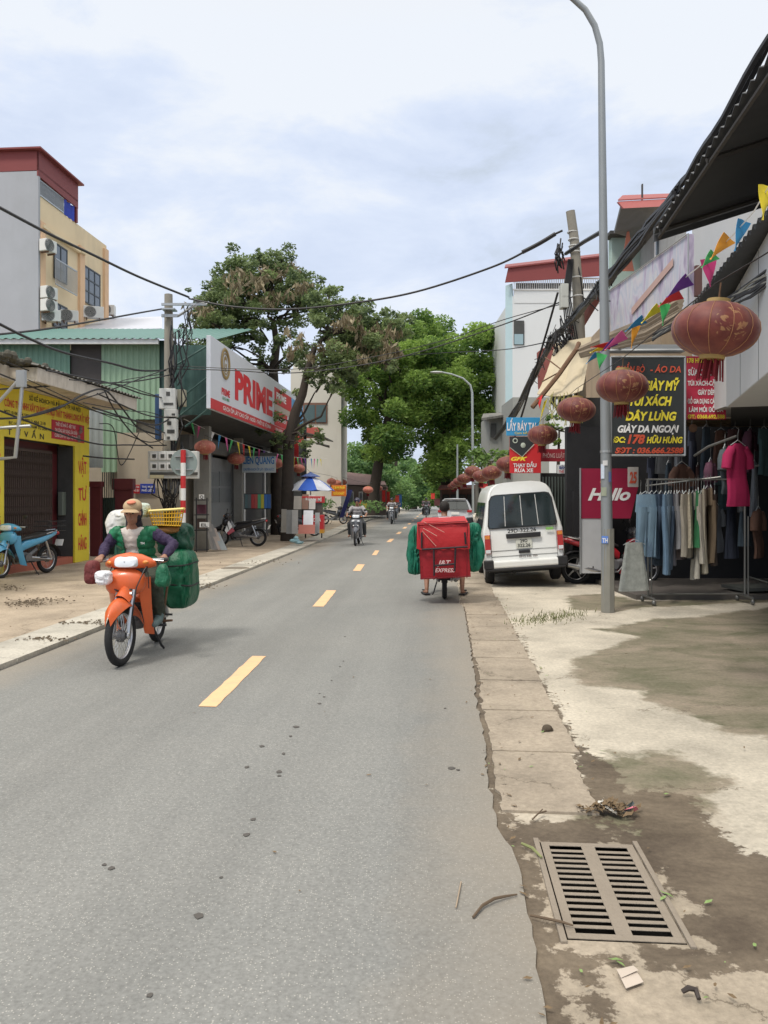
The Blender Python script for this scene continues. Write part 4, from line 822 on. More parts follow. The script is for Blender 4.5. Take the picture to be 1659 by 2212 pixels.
hs = MB(); gbox(hs, 700, 745, 985, 1112, 57, 3); recentre(tag(hs.build('grey_house', mat('plaster_pale', (.40,.38,.34), rough=.9, var=.2, scale=.8)), 'plain grey house end just right of the white building', 'house'))
fb = MB(); fb.slab([W(752,1058,40), W(762,1058,40), W(742,1118,40), W(733,1118,40)], (0,.05,0)); recentre(tag(fb.build('feather_flag', mat('navy_cloth', (.02,.025,.12), rough=.7)), 'slanting navy blue feather flag at the left roadside', 'flag'))
ob = thing('orange_signboard', 'small orange shop sign under red lanterns by the left roadside', 'sign', W(731,1060,42))
gbox(MB(), 716, 748, 1048, 1072, 42, .08).build('board', mat('orange', (.75,.20,.03), rough=.5), ob, bevel=.01); letters(ob, m_yell, [('CƠM PHỞ', 0, .1, .18, .65, .02), ('GIẢI KHÁT', 0, -.2, .16, .6, .02)], W(732,1061,41.9), EX, EZ)
# ================================================================ RIGHT SIDE BUILDINGS
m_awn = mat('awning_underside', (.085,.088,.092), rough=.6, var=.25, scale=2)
m_panelw = mat('white_panel', (.50,.52,.54), rough=.5, var=.05, dirt=.15, dcol=(.35,.35,.34))
cs = thing('clothing_shop', 'dark open fronted clothes shop with pale box beam under corrugated awnings', 'shop', ST(11, 6, 0))
# room: floor, far wall across, side wall, ceiling
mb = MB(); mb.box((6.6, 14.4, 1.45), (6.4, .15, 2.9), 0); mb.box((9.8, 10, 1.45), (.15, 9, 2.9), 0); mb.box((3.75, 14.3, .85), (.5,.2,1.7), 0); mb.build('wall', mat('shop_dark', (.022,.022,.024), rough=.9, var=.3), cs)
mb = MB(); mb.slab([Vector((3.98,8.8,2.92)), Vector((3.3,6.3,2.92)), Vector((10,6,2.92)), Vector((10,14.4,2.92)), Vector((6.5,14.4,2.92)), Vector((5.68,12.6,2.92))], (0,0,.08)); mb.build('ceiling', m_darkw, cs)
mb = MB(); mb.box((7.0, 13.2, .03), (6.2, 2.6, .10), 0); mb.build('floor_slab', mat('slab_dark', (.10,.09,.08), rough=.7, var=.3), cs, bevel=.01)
# boxed beam at the front: soffit at 2.6 m
A, B_, C_ = Vector((3.87,8.7,2.6)), Vector((3.13,6.28,2.6)), Vector((2.35,3.7,2.6)); nrm = Vector((.956,-.292,0))
mb = MB(); mb.slab([A, C_, C_+EZ*1.15, A+EZ*1.15], nrm*.75); mb.build('box_beam', m_panelw, cs, bevel=.01)
mb = MB()
for k in (1,2,3,4):
    p = A.lerp(C_, k/5); mb.slab([p+EZ*.0+nrm*-.004, p+EZ*1.15+nrm*-.004, p+EZ*1.15+nrm*-.004+(C_-A).normalized()*.008, p+nrm*-.004+(C_-A).normalized()*.008], nrm*.003)
mb.build('panel_seam', mat('seam', (.22,.23,.24)), cs)
# upper wall of the shop house
mb = MB(); mb.sbox(4.4, 10, 3, 13.95, 3.0, 7.0); mb.build('upper_wall', mat('wall_white', (.56,.57,.57), rough=.85, var=.06, scale=1, dirt=.2, dcol=(.36,.36,.34)), cs)
mb = MB(); gbox(mb, 1500, 1514, 575, 640, 11.9, .1); mb.build('window_strip', mat('brown_trim', (.12,.06,.055)), cs)
aw = thing('corrugated_awning', 'large dark corrugated awning reaching out over the pavement at top right', 'awning', (3.6, 6, 4.5))
P0, P1 = Vector((2.28,3.0,4.50)), Vector((2.88,8.2,4.41)); dr = (P1-P0); up = Vector((1.0,-.075,.30))
mb = MB(); k = 64; vs = []
for i in range(k+1):
    p = P0+dr*(i/k); dz = .022*(1 if i % 2 else -1); vs += [p+Vector((0,0,dz)), p+up*3.2+Vector((0,0,dz))]
n_ = len(vs); vs += [Vector(v)+Vector((0,0,.006)) for v in vs]
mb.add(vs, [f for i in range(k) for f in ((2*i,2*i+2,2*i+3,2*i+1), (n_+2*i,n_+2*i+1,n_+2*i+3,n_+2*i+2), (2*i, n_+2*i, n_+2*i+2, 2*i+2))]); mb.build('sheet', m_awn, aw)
mb = MB()
for f_ in (.04,.33,.66,.97): p = P0+dr*f_+Vector((0,0,-.05)); mb.tube([p+up*.02, p+up*3.2], .025, 5)
mb.tube([P0+Vector((.05,0,-.06)), P1+Vector((.05,0,-.06))], .02, 5); mb.build('frame', mat('awning_frame', (.06,.055,.05), rough=.7), aw)
mb = MB(); mb.slab([P1+Vector((0,.01,-.10)), P1+up*3+Vector((0,.01,-.10)), P1+up*3+Vector((0,.01,.05)), P1+Vector((0,.01,.05))], (0,.02,0)); mb.build('end_flashing', mat('flashing', (.07,.072,.075), rough=.5), aw)
aw2 = thing('lower_canopy', 'lower corrugated canopy edge behind the big lantern above the shop beam', 'canopy', (3.5, 7.5, 3.7))
Q0, Q1 = Vector((2.6,4.4,3.74)), Vector((3.62,9.4,3.74)); dr2 = Q1-Q0; mb = MB(); k = 70; vs = []; up2 = Vector((1,-.1,.25))
for i in range(k+1):
    p = Q0+dr2*(i/k); dz = .03*(1 if i % 2 else -1); vs += [p+Vector((0,0,dz)), p+up2*1.6+Vector((0,0,dz))]
n_ = len(vs); vs += [Vector(v)+Vector((0,0,.006)) for v in vs]
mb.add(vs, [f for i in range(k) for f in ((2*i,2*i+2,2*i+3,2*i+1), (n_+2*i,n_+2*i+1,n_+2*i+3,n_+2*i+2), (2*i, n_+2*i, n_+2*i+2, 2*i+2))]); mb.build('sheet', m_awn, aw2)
# billboard with faded pictures
bb = thing('billboard', 'faded lavender picture billboard on the upper storey behind the lamp post', 'billboard', ST(13, 3.4, 4))
Bl, Br = W(1318,722,14.6), W(1489,655,11.9); Bh = 1.42
bz0 = min(Bl.z, Br.z)-.15; Bl.z = bz0; Br.z = bz0; bu = (Br-Bl).normalized()
zl = zAt(628,14.6); zr_ = zAt(505,11.9)
m_bill, t, b = node_mat('billboard_print'); L = t.links.new; c = N(t, 'ShaderNodeTexCoord'); mpg = N(t, 'ShaderNodeMapping'); mpg.inputs['Scale'].default_value = (2.2, 2.2, .55); L(c.outputs['Object'], mpg.inputs[0])
nn_ = N(t, 'ShaderNodeTexNoise', Scale=1.6, Detail=4.0, Distortion=1.2); L(mpg.outputs[0], nn_.inputs[0]); rr_ = N(t, 'ShaderNodeValToRGB'); L(nn_.outputs[0], rr_.inputs[0]); el = rr_.color_ramp.elements
el[0].position = .3; el[0].color = (.20,.20,.27,1); el[1].position = .72; el[1].color = (.50,.57,.60,1)
for p_, c_ in ((.40,(.42,.36,.48,1)), (.47,(.55,.54,.60,1)), (.55,(.44,.47,.55,1)), (.62,(.58,.55,.58,1))): q = el.new(p_); q.color = c_
L(rr_.outputs[0], b.inputs['Base Color']); b.inputs['Roughness'].default_value = .6
mb = MB(); mb.slab([Bl, Br, Vector((Br.x,Br.y,zr_)), Vector((Bl.x,Bl.y,zl))], bu.cross(EZ)*-.08); mb.build('panel', m_bill, bb)
mb = MB(); o1 = bu.cross(EZ)*.02; a_ = Bl.lerp(Br,.33)+EZ*.40; c_ = Bl.lerp(Br,.84)+EZ*.86; mb.slab([a_+o1, c_+o1, c_+o1+EZ*.12, a_+o1+EZ*.12], o1*.3); mb.build('stripe', mat('stripe_pinkbeige', (.50,.34,.30)), bb)
mb = MB(); mb.tube([Bl+o1, Br+o1, Vector((Br.x,Br.y,zr_))+o1, Vector((Bl.x,Bl.y,zl))+o1, Bl+o1], .014, 4); mb.build('frame', m_steel, bb)
# pale house with red roof and balcony, upper right
ph = thing('red_roofed_house', 'tall pale green house with red hipped roof and grey soffit behind the billboard', 'house', (7, 21.5, 0))
Yp = 20.0
gbox(MB(), 1318, 1382, 512, 800, Yp, .3).build('green_wall', mat('mint_wall', (.40,.52,.47), rough=.85, var=.08, dirt=.2, dcol=(.3,.36,.33)), ph)
mb = MB(); mb.slab([W(1382,1000,Yp-.1), W(1460,1000,15.5), W(1460,430,15.5), W(1382,520,Yp-.1)], (.25,.1,0)); mb.build('side_wall', mat('grey_old_wall', (.34,.35,.35), rough=.9, var=.15, dirt=.5, dcol=(.17,.17,.16)), ph)
mb = MB(); mb.slab([W(1328,502,18.2), W(1342,446,17.4), W(1448,432,17.4), W(1448,470,18.4), W(1392,522,20)], (0,.1,.03)); mb.build('soffit', mat('soffit', (.20,.21,.215), rough=.8, var=.2), ph)
mb = MB(); mb.slab([W(1335,436,17.2), W(1449,430,17.2), W(1449,445,16.9), W(1347,450,16.9)], (0,.03,.02)); mb.slab([W(1335,436,17.2), W(1347,450,16.9), W(1349,447,17.4)], (0,.1,.02)); mb.slab([W(1335,434,17.2), W(1449,428,17.2), W(1449,420,21), W(1345,424,21)], (0,0,.03)); mb.build('roof', mat('tile_red', (.30,.075,.07), rough=.7, var=.1), ph)
gbox(MB(), 1386, 1388.5, 398, 432, 17.6, .06).build('roof_spike', m_darkw, ph)
mb = MB(); gbox(mb, 1312, 1390, 505, 512, Yp-.2, .5); mb.build('ledge', m_darkw, ph)
for i,(p0,y0,p1,y1) in enumerate(((1398,540,1408,585),(1415,505,1426,555))):
    Yw = 19.2-1.6*i; f = gbox(MB(), p0, p1, y0, y1, Yw-.2, .1).build('window', m_white, ph); gbox(MB(), p0+2, p1-2, y0+4, y1-4, Yw-.26, .06).build('pane', m_glass, f)
mb = MB(); mb.slab([W(1345,585,18.5), W(1361,540,18.5), W(1370,585,18.5)], (0,.03,0)); mb.slab([W(1357,488,18.5), W(1348,540,18.5), W(1366,540,18.5)], (0,.03,0)); recentre(tag(mb.build('triangular_flag', mat('salmon_cloth', (.70,.26,.18), rough=.7)), 'salmon pennant flag before the mint green wall', 'flag'))
# beige two storey house behind the concrete pole
bh = thing('beige_house', 'beige two storey house with dark caged balcony behind the concrete pole', 'house', ST(18, 5, 0))
mb = MB(); mb.sbox(4.1, 10, 15.7, 23, 0, 6.0); mb.sbox(3.75, 4.1, 15.8, 22.9, 2.95, 3.25); mb.sbox(4.1, 10, 14.75, 15.69, 3.05, 6.0); mb.build('wall', mat('plaster_tan', (.42,.33,.23), rough=.9, var=.15, scale=1.5, dirt=.55, dcol=(.20,.16,.12)), bh)
mb = MB(); gbox(mb, 1200, 1236, 745, 860, 20, .1)
mb.build('balcony_dark', m_darkw, bh)
mb = MB()
for i in range(16): gbox(mb, 1199+i*2.4, 1199.6+i*2.4, 738, 862, 19.8, .02)
for py in (738,770,800,830,862): gbox(mb, 1198, 1237, py-1, py+.6, 19.78, .03)
for i in range(10): mb.tube([W(1199+i*4,760,19.75), W(1207+i*4,835,19.75)], .008, 4)
mb.build('balcony_cage', m_blk, bh)
mb = MB(); mb.slab([W(1228,705,20), W(1300,610,15), W(1310,625,15), W(1240,740,20)], (.05,.3,0)); mb.build('roof_edge', mat('tile_red2', (.22,.07,.055), rough=.7, var=.1), bh)
mb = MB(); gbox(mb, 1168, 1250, 1022, 1225, 16.9, .1); mb.build('doorway', m_dark, bh)
mb = MB()
for i in range(9): gbox(mb, 1172+i*6.5, 1174.5+i*6.5, 1030, 1222, 16.7, .05)
mb.build('folding_door', mat('door_greygreen', (.09,.11,.10), rough=.5), bh)
# frontal wall with pale posts behind the maroon panel
mb = MB(); gbox(mb, 1252, 1400, 985, 1262, 14.9, .15); gbox(mb, 1252, 1400, 860, 985, 15.0, .15); mb.build('lower_wall', mat('lower_dark', (.05,.05,.05), rough=.9, var=.3), bh)
mb = MB()
for p0, p1 in ((1325,1342),(1346,1362),(1371,1391)): gbox(mb, p0, p1, 985, 1230, 14.7, .1)
mb.build('pale_post', mat('post_pale', (.33,.31,.27), rough=.8, var=.1), bh)
# white tall building
wt = thing('tall_white_building', 'tall white building with red roof edge and barred top floor beyond the concrete pole', 'building', (8.5, 46, 0))
Yt = 42.0; xa, xb = (1107-CX)/F*Yt, (1296-CX)/F*Yt; zt_ = zAt(607,Yt)
m_wt = mat('bright_plaster', (.66,.68,.68), rough=.85, var=.05, scale=.5, dirt=.15, dcol=(.5,.5,.47))
mb = MB(); mb.box(((xa+xb)/2, Yt+4, zAt(640,Yt)/2), (xb-xa, 8, zAt(640,Yt)), 0); mb.build('wall', m_wt, wt)
mb = MB(); xs = (1093-CX)/F*Yt; mb.slab([Vector((xs,Yt+.2,0)), Vector((xa,Yt,0)), Vector((xa,Yt,zAt(612,Yt))), Vector((xs,Yt+.2,zAt(615,Yt)))], (1.1,6,0)); mb.build('corner_wall', mat('white_cyan_lit', (.46,.60,.63), rough=.8, var=.05), wt)  # cyan light on the street side is painted into this wall's colour
mb = MB(); gbox(mb, 1115, 1290, 612, 640, Yt+1.5, .1); mb.build('top_recess', m_darkw, wt)
mb = MB(); n_ = 46
for i in range(n_): gbox(mb, 1110+i*4, 1111.3+i*4, 601, 626, Yt-.05, .04)
gbox(mb, 1108, 1296, 600, 603, Yt-.05, .06); gbox(mb, 1108, 1296, 624, 627, Yt-.05, .06); mb.build('bars', m_white, wt)
mb = MB(); gbox(mb, 1110, 1296, 627, 655, Yt+.02, .1); mb.build('parapet', m_wt, wt)
mb = MB(); mb.slab([W(1091,610,Yt-.3), W(1098,578,Yt-.3), W(1298,553,Yt-.3), W(1298,596,Yt-.3)], (0,.06,0)); mb.slab([W(1090,580,Yt-.4), W(1298,555,Yt-.4), W(1298,550,Yt+5), W(1092,574,Yt+5)], (0,0,.08)); mb.build('roof', m_redroof, wt)
f = gbox(MB(), 1110, 1132, 693, 745, Yt-.02, .1).build('window', m_darkw, wt); gbox(MB(), 1111, 1130, 722, 744, Yt-.06, .08).build('pane', mat('pane_blue', (.30,.42,.46), rough=.3), f)
f = gbox(MB(), 1190, 1200, 830, 872, Yt-.02, .1).build('window', m_darkw, wt)
# lower roofs and pale houses beyond the van
lh = thing('low_shop_row', 'low pale shophouses with dark upper windows beyond the van', 'house', ST(32, 4, 0))
mb = MB(); gbox(mb, 1048, 1092, 905, 1100, 36, 3); gbox(mb, 1095, 1170, 868, 1110, 33, 3); mb.build('wall', mat('plaster_pale2', (.30,.31,.29), rough=.9, var=.1, dirt=.4, dcol=(.3,.3,.28)), lh)
mb = MB(); gbox(mb, 1060, 1072, 915, 945, 34.4, .1); gbox(mb, 1100, 1112, 900, 935, 31.4, .1); mb.build('window', m_darkw, lh)
mb = MB(); mb.slab([W(1040,908,34), W(1095,900,34), W(1095,895,38), W(1044,898,38)], (0,0,.1)); mb.build('roof', m_fibre, lh)
mb = MB(); mb.slab([W(1162,760,24), W(1200,735,22), W(1200,800,22), W(1165,840,24)], (0,.2,0)); recentre(tag(mb.build('tiled_gable', mat('tile_red3', (.30,.08,.06), rough=.7)), 'small red tiled gable showing between the white tower and the tarpaulin', 'roof'))
for (p0_, p1_, y0_, y1_, Y_, c__, lab__) in ((952,1030,1052,1108,52,(.10,.055,.045),'dark reddish brown shop front row under the far right lanterns'), (1030,1056,1040,1108,40,(.13,.12,.10),'dim shop front just left of the van far side')):
    t_ = thing('roadside_shop', lab__, 'shop', W((p0_+p1_)/2, 1108, Y_)); gbox(MB(), p0_, p1_, y0_, y1_, Y_, 1.5).build('wall', mat('far_%d' % p0_, c__, rough=.9, var=.5, scale=2), t_)
    mb = MB(); mb.slab([W(p0_-6,y0_+6,Y_-2), W(p1_+2,y0_+4,Y_-2), W(p1_+2,y0_-3,Y_), W(p0_-2,y0_-2,Y_)], (0,0,.06)); mb.build('awning', mat('far_awn%d' % p0_, (.22,.07,.05) if p0_ < 1000 else (.12,.13,.12), rough=.8, var=.4), t_)
    for k_ in range(4): gbox(MB(), p0_+4+k_*(p1_-p0_-8)/4, p0_+1+(k_+1)*(p1_-p0_-8)/4, y0_+16, y1_-4, Y_-.8, .1).build('doorway', m_dark, t_)
# beige tarpaulin awning on a bent pole
ta = thing('tarpaulin_awning', 'beige tarpaulin awning with curved underside tied to a slanting pole', 'awning', W(1220,820,16.0))
rows = []
for i in range(9):
    f_ = i/8; a0 = W(1200+78*f_, 742-14*f_, 17.0-1.4*f_); a1 = W(1160+98*f_, 852-8*f_+ (34*f_*(1-f_)), 14.6-.6*f_)
    rows.append([a0.lerp(a1, j/6)-Vector((0,0,.10*math.sin(j/6*3.14)*(1+.6*math.sin(i*2)))) for j in range(7)])
mb = MB(); vs = [p for r in rows for p in r]; n_ = len(vs); fs = [(r*7+i, r*7+i+1, (r+1)*7+i+1, (r+1)*7+i) for r in range(8) for i in range(6)]
mb.add(vs+[p+Vector((0,0,.01)) for p in vs], fs+[tuple(n_+q for q in f[::-1]) for f in fs]); mb.build('sheet', mat('tarp_beige', (.50,.43,.30), rough=.8, var=.12, scale=3, dirt=.35, dcol=(.28,.23,.16)), ta, smooth=True)
mb = MB(); mb.tube([W(1150,880,14.2), W(1205,812,14.4), W(1245,755,14.6), W(1250,742,14.8)], .045, 7); mb.tube([W(1245,757,14.6), W(1300,740,13.6), W(1320,738,13.4)], .03, 6); mb.tube([W(1178,772,15.2), W(1215,800,14.5), W(1170,825,14.6)], .015, 5); mb.build('pole', m_rust, ta)
mb = MB()
for i in range(26):
    p = W(random.uniform(1165,1260), random.uniform(845,860), 14.2); mb.tube([p, p+Vector((random.uniform(-.06,.06),0,-.15)), p+Vector((random.uniform(-.14,.14),0,-random.uniform(.25,.6)))], .006, 4)
mb.build('straw_fringe', mat('straw', (.38,.36,.12), rough=.9, var=.3), ta)
# second dull canvas over the shop front with stacked poles
mb = MB()
for i in range(7):
    mb.tube([W(1255,770-i*3,13.2), W(1330,752-i*6,12.4), W(1400,735-i*8,11.5), W(1470,700-i*10,10.4)], .03+.012*(i%3), 6)
recentre(tag(mb.build('bamboo_poles', mat('bamboo_grey', (.27,.22,.16), rough=.8, var=.3), smooth=True), 'bundle of grey-brown bamboo poles laid along the canopy above the black sign', 'poles'))
# brown timber post with lantern and meter cabinet beside it
mb = MB(); mb.tube([W(1243,1232,16.3), W(1237,1100,16.3), W(1232,980,16.3)], [.09,.085,.08], 8); recentre(tag(mb.build('timber_post', mat('timber', (.22,.16,.11), rough=.9, var=.35), smooth=True), 'weathered timber post behind the white van', 'post'))
mc_ = thing('meter_cabinet', 'pale green meter cabinet fixed above the hanging pipes beside the maroon panel', 'meter cabinet', W(1236,1080,15.6))
gbox(MB(), 1225, 1247, 1018, 1082, 15.6, .18).build('cabinet', mat('cab_green', (.45,.50,.44), rough=.5, dirt=.3), mc_, bevel=.01)
mb = MB(); gbox(mb, 1232, 1237, 1030, 1036, 15.5, .02); gbox(mb, 1232, 1237, 1058, 1064, 15.5, .02); mb.build('dial', m_blk, mc_)
mb = MB()
for i,px in enumerate((1228,1231,1235,1239,1242,1246)): mb.tube([W(px,1082,15.55), W(px+random.uniform(-4,4),1140,15.6), W(px+random.uniform(-6,6),1195+4*i,15.6)], .018+.012*(i%2), 6)
mb.build('pipe', mat('pipe_mix', (.38,.34,.31), rough=.6, var=.7, scale=4), mc_)
mb = MB(); mb.tube([W(1226,1100,15.4), W(1223,1150,15.3), W(1228,1190,15.3), W(1244,1214,15.3)], .014, 6); mb.build('hose', m_blk, mc_)
mb = MB(); gbox(mb, 1204, 1256, 1198, 1226, 15.9, .3); recentre(tag(mb.build('red_step', mat('red_step', (.22,.09,.06), rough=.8)), 'low reddish step beside the van right rear wheel', 'step'))
# ---- signs of the right side
def board(name, lab, cat, px0, px1, y0, y1, Y, mm, th=.04, frame=None, tilt=0):
    t_ = thing(name, lab, cat, W((px0+px1)/2, y1, Y)); gbox(MB(), px0, px1, y0, y1, Y, th).build('board', mm, t_, bevel=.003)
    if frame: mb = MB(); p = [W(px0,y1,Y-th/2), W(px1,y1,Y-th/2), W(px1,y0,Y-th/2), W(px0,y0,Y-th/2), W(px0,y1,Y-th/2)]; [mb.tube([a, b], .018, 4) for a, b in zip(p, p[1:])]; mb.build('frame', frame, t_)
    return t_
def put(t_, m_, items, Y, bold=.02, shear=0, th=.04):    # items: text, px centre, py baseline, px height, px width
    letters(t_, m_, [(a, (b-CX)/F*Y, zAt(c, Y), d/F*Y, e/F*Y, bold, shear) for a, b, c, d, e in items], Vector((0, Y-th/2-.002, 0)), EX, EZ)
m_blackb = mat('board_black', (.035,.04,.042), rough=.45, var=.08); m_orl = mat('letter_orange_red', (.62,.10,.05), rough=.5)
s1 = board('leather_sign', 'black framed signboard with yellow, red and white lettering and the number 178', 'sign', 1320, 1480, 771, 984, 12.2, m_blackb, .05, m_steel)
put(s1, m_orl, [('QUẦN BÒ', 1360, 805, 14, 62), ('- ÁO DA', 1436, 805, 14, 66)], 12.2, .02, .2, .06)
put(s1, m_yell, [('GIÀY MỸ', 1428, 843, 20, 78), ('TÚI XÁCH', 1404, 876, 19, 92), ('DÂY LƯNG', 1405, 908, 18, 110)], 12.2, .045, .25, .05)
put(s1, m_whitel, [('GIÀY DA NGOẠI', 1399, 934, 15, 132)], 12.2, .045, .25, .05)
put(s1, m_yell, [('ĐC:', 1337, 956, 12, 26), ('HỮU HƯNG', 1434, 957, 13, 78)], 12.2, .045, .25, .05)
put(s1, m_orl, [('178', 1373, 958, 19, 38), ('SĐT : 036.666.2588', 1401, 979, 12, 148)], 12.2, .045, .25, .05)
mb = MB(); mb.tube([W(1310,758,12.3), W(1478,757,12.3)], .03, 5); gbox(mb, 1310, 1478, 748, 760, 12.6, .3); mb.build('bracket', m_steel, s1)
m_wr = mat('board_red2', (.50,.03,.07), rough=.5, var=.08)
s2 = board('repair_sign', 'red signboard with white lines of lettering right of the black sign', 'sign', 1482, 1567, 770, 906, 12.5, m_wr, .04)
put(s2, m_yell, [('178 HỮU HƯNG', 1520, 784, 10, 74), ('ĐT: 0368.692.588', 1524, 904, 8, 80)], 12.5, .035)
put(s2, m_whitel, [('SỬA QUẦN ÁO', 1524, 811, 13, 78), ('TÚI XÁCH-CẶP DA', 1524, 833, 10, 80), ('GIÀY DÉP', 1524, 853, 11, 36), ('ĐỒ GIA DỤNG CÁC LOẠI', 1524, 872, 10, 80), ('LÀM MỚI ĐỒ DA', 1524, 890, 10, 74)], 12.5, .035)
mb = MB(); mb.ell(W(1497,925,12.6), (.07,.01,.07), 12, 6); mb.build('round_tag', m_rust, s2)
s3 = board('ear_care_sign', 'light blue signboard with white lettering hanging above the red oil change sign', 'sign', 1094, 1166, 902, 941, 17.0, mat('board_blue', (.05,.33,.62), rough=.5, var=.06), .06, None)
put(s3, m_whitel, [('LẤY RÁY TAI', 1126, 930, 17, 62)], 17.0, .03, 0, .06); put(s3, m_yell, [('Cam kết', 1126, 938, 5, 30)], 17.0, .01, 0, .06)
s4 = board('oil_change_sign', 'red square signboard with chevron and white lettering for oil change and washing', 'sign', 1101, 1168, 943, 1022, 16.6, mat('board_red3', (.60,.03,.035), rough=.5, var=.05), .06, None)
mb = MB(); y_ = 16.56; mb.slab([W(1101,966,y_), W(1101,943,y_), W(1153,943,y_), W(1153,958,y_), W(1128,986,y_)], (0,-.006,0)); mb.build('dark_chevron', m_blackb, s4)
mb = MB(); mb.tube([W(1102,967,y_-.01), W(1128,987,y_-.01), W(1154,960,y_-.01)], .008, 4); mb.torus(W(1113,952,y_-.012), .045, .012, 18, 5, 'Y'); mb.ell(W(1130,962,y_), (.06,.02,.06), 10, 6); mb.build('emblem', mat('emblem_pale', (.45,.50,.42), rough=.5), s4)
put(s4, m_yell, [('GFK', 1121, 995, 8, 36)], 16.55, .04, .4, .06); put(s4, m_whitel, [('THAY DẦU', 1133, 1009, 8, 50), ('RỬA XE', 1131, 1020, 8, 40)], 16.6, .035, 0, .06)
s5 = board('law_office_sign', 'long narrow maroon signboard with pale letters behind the lanterns', 'sign', 1166, 1236, 970, 997, 17.4, mat('board_maroon', (.32,.03,.045), rough=.5), .05, None)
put(s5, mat('letter_pinkish', (.62,.42,.40)), [('PHÒNG LUẬT LÝ', 1201, 989, 10, 58)], 17.4, .015, 0, .05)
s6 = board('phone_notice', 'small white notice with blue and pink writing hanging below the maroon signboard', 'notice', 1204, 1238, 1004, 1023, 15.2, m_whitel, .01)
put(s6, mat('letter_blue2', (.05,.08,.30)), [('BÁN SIM', 1221, 1013, 6, 26)], 15.2, .03, 0, .01); put(s6, m_redl, [('THẺ GAME', 1221, 1021, 5, 28)], 15.2, .02, 0, .01)
s7 = thing('greeting_panel', 'maroon and white panel with white cursive greeting behind the lamp post', 'panel', W(1310,1240,13.8)); m_mar = mat('panel_maroon', (.30,.015,.05), rough=.5, var=.06)
Y7 = 13.9; gbox(MB(), 1253, 1318, 1108, 1238, Y7, .06).build('white_part', mat('panel_white', (.50,.51,.52), rough=.5), s7)
mb = MB(); mb.slab([W(1253,1120,Y7-.04), W(1253,1012,Y7-.04), W(1365,1012,Y7-.04), W(1379,1050,Y7-.04), W(1362,1120,Y7-.04)], (0,.03,0)); mb.build('maroon_part', m_mar, s7)
put(s7, m_whitel, [('Hallo', 1315, 1080, 26, 92)], Y7-.02, .035, .35, .04); put(s7, mat('pale_orange', (.65,.25,.12)), [('o', 1299, 1044, 9, 8)], Y7-.02, .02, 0, .04)
gbox(MB(), 1252, 1254.5, 1011, 1240, Y7-.05, .04).build('edge_trim', m_steel, s7)
s8 = board('number_card', 'hanging pale card with big red number 25', 'card', 1356, 1379, 1009, 1052, 12.9, mat('card_grey', (.55,.52,.48), rough=.7), .01); put(s8, m_orl, [('25', 1367, 1043, 24, 16)], 12.9, .04, .1, .01)
gbox(gbox(MB(), 1263, 1291, 985, 1010, 14.5, .3), 1265, 1289, 981, 985, 14.5, .3); yb = MB(); gbox(yb, 1263, 1291, 985, 1010, 14.5, .3); gbox(yb, 1266, 1288, 982, 985, 14.5, .26); recentre(tag(yb.build('carton', mat('carton_yellow', (.42,.33,.13), rough=.8, var=.15, dirt=.3), bevel=.01), 'dusty yellow carton on top of the maroon panel', 'box'))
# ---- street lamp
sl = thing('street_lamp', 'tall grey steel street lamp with curved arm rising past the top of the frame', 'street lamp', G(1313,1322))
b0_ = G(1313,1322); Yl = b0_.y
mb = MB(); zs = [0,1,2,3,4,5,6,7,7.6]; P_ = [Vector((b0_.x-.092*z/7.7, Yl, z)) for z in zs]; rr2 = [.086-.0052*z for z in zs]
tp = P_[-1]; cv = [tp+Vector((-.02,0,.25)), tp+Vector((-.09,0,.5)), tp+Vector((-.22,0,.72)), tp+Vector((-.42,0,.9)), tp+Vector((-.8,0,1.05)), tp+Vector((-1.5,0,1.2))]
mb.tube(P_+cv, rr2+[.044,.042,.04,.038,.036,.034], 12); m_pole = mat('lamp_steel', (.27,.29,.30), rough=.5, metal=.35, var=.10, scale=3)
mb.build('pole', m_pole, sl, smooth=True)
mb = MB(); mb.ell(tp+Vector((-1.75,0,1.22)), (.35,.14,.06), 14, 8); mb.build('lamp_head', m_pole, sl, smooth=True)
mb = MB(); mb.tube([b0_, b0_+EZ*1.15], [.094,.089], 8); mb.build('base_sleeve', mat('pole_base', (.235,.23,.20), rough=.75, var=.2, dirt=.35, dcol=(.13,.12,.10)), sl, smooth=True)
for z in (2.2,): mb = MB(); mb.tube([P_[2]+EZ*.2, P_[2]+EZ*.23], .082, 14); mb.build('band', m_steel, sl)
def sticker(px, py, w, h, col, nm, txt=None, tcol=None):
    x = (px-CX)/F*(Yl-.09); z = zAt(py, Yl-.09); n = 6; vs = []
    for j in (0,1):
        for i in range(n+1):
            xx = (-.5+i/n)*w; c0 = b0_.x-.092*z/7.7; R2 = .0895-.0052*z*.4; dx = x+xx-c0; dx = max(-R2*.95, min(R2*.95, dx)); vs.append(Vector((c0+dx, Yl-math.sqrt(R2*R2-dx*dx)-.003, z+(j-.5)*h)))
    mb = MB(); mb.add(vs, [(i,i+1,i+n+2,i+n+1) for i in range(n)]); o = mb.build('sticker', mat(nm, col, rough=.6, var=.2, scale=30), sl)
    if txt: letters(sl, tcol, [(txt, 0, -.035, .06, w*.75, .03)], Vector((x, Yl-.105, z)), EX, EZ)
sticker(1302,1018,.055,.20,(.55,.62,.72),'sticker_pale'); sticker(1318,1030,.04,.14,(.12,.16,.34),'sticker_blue'); sticker(1305,1062,.07,.12,(.30,.33,.25),'sticker_green')
sticker(1306,1166,.10,.10,(.12,.24,.62),'sticker_blue2','TH',m_whitel)
sticker(1308,1000,.06,.07,(.6,.6,.6),'sticker_w')
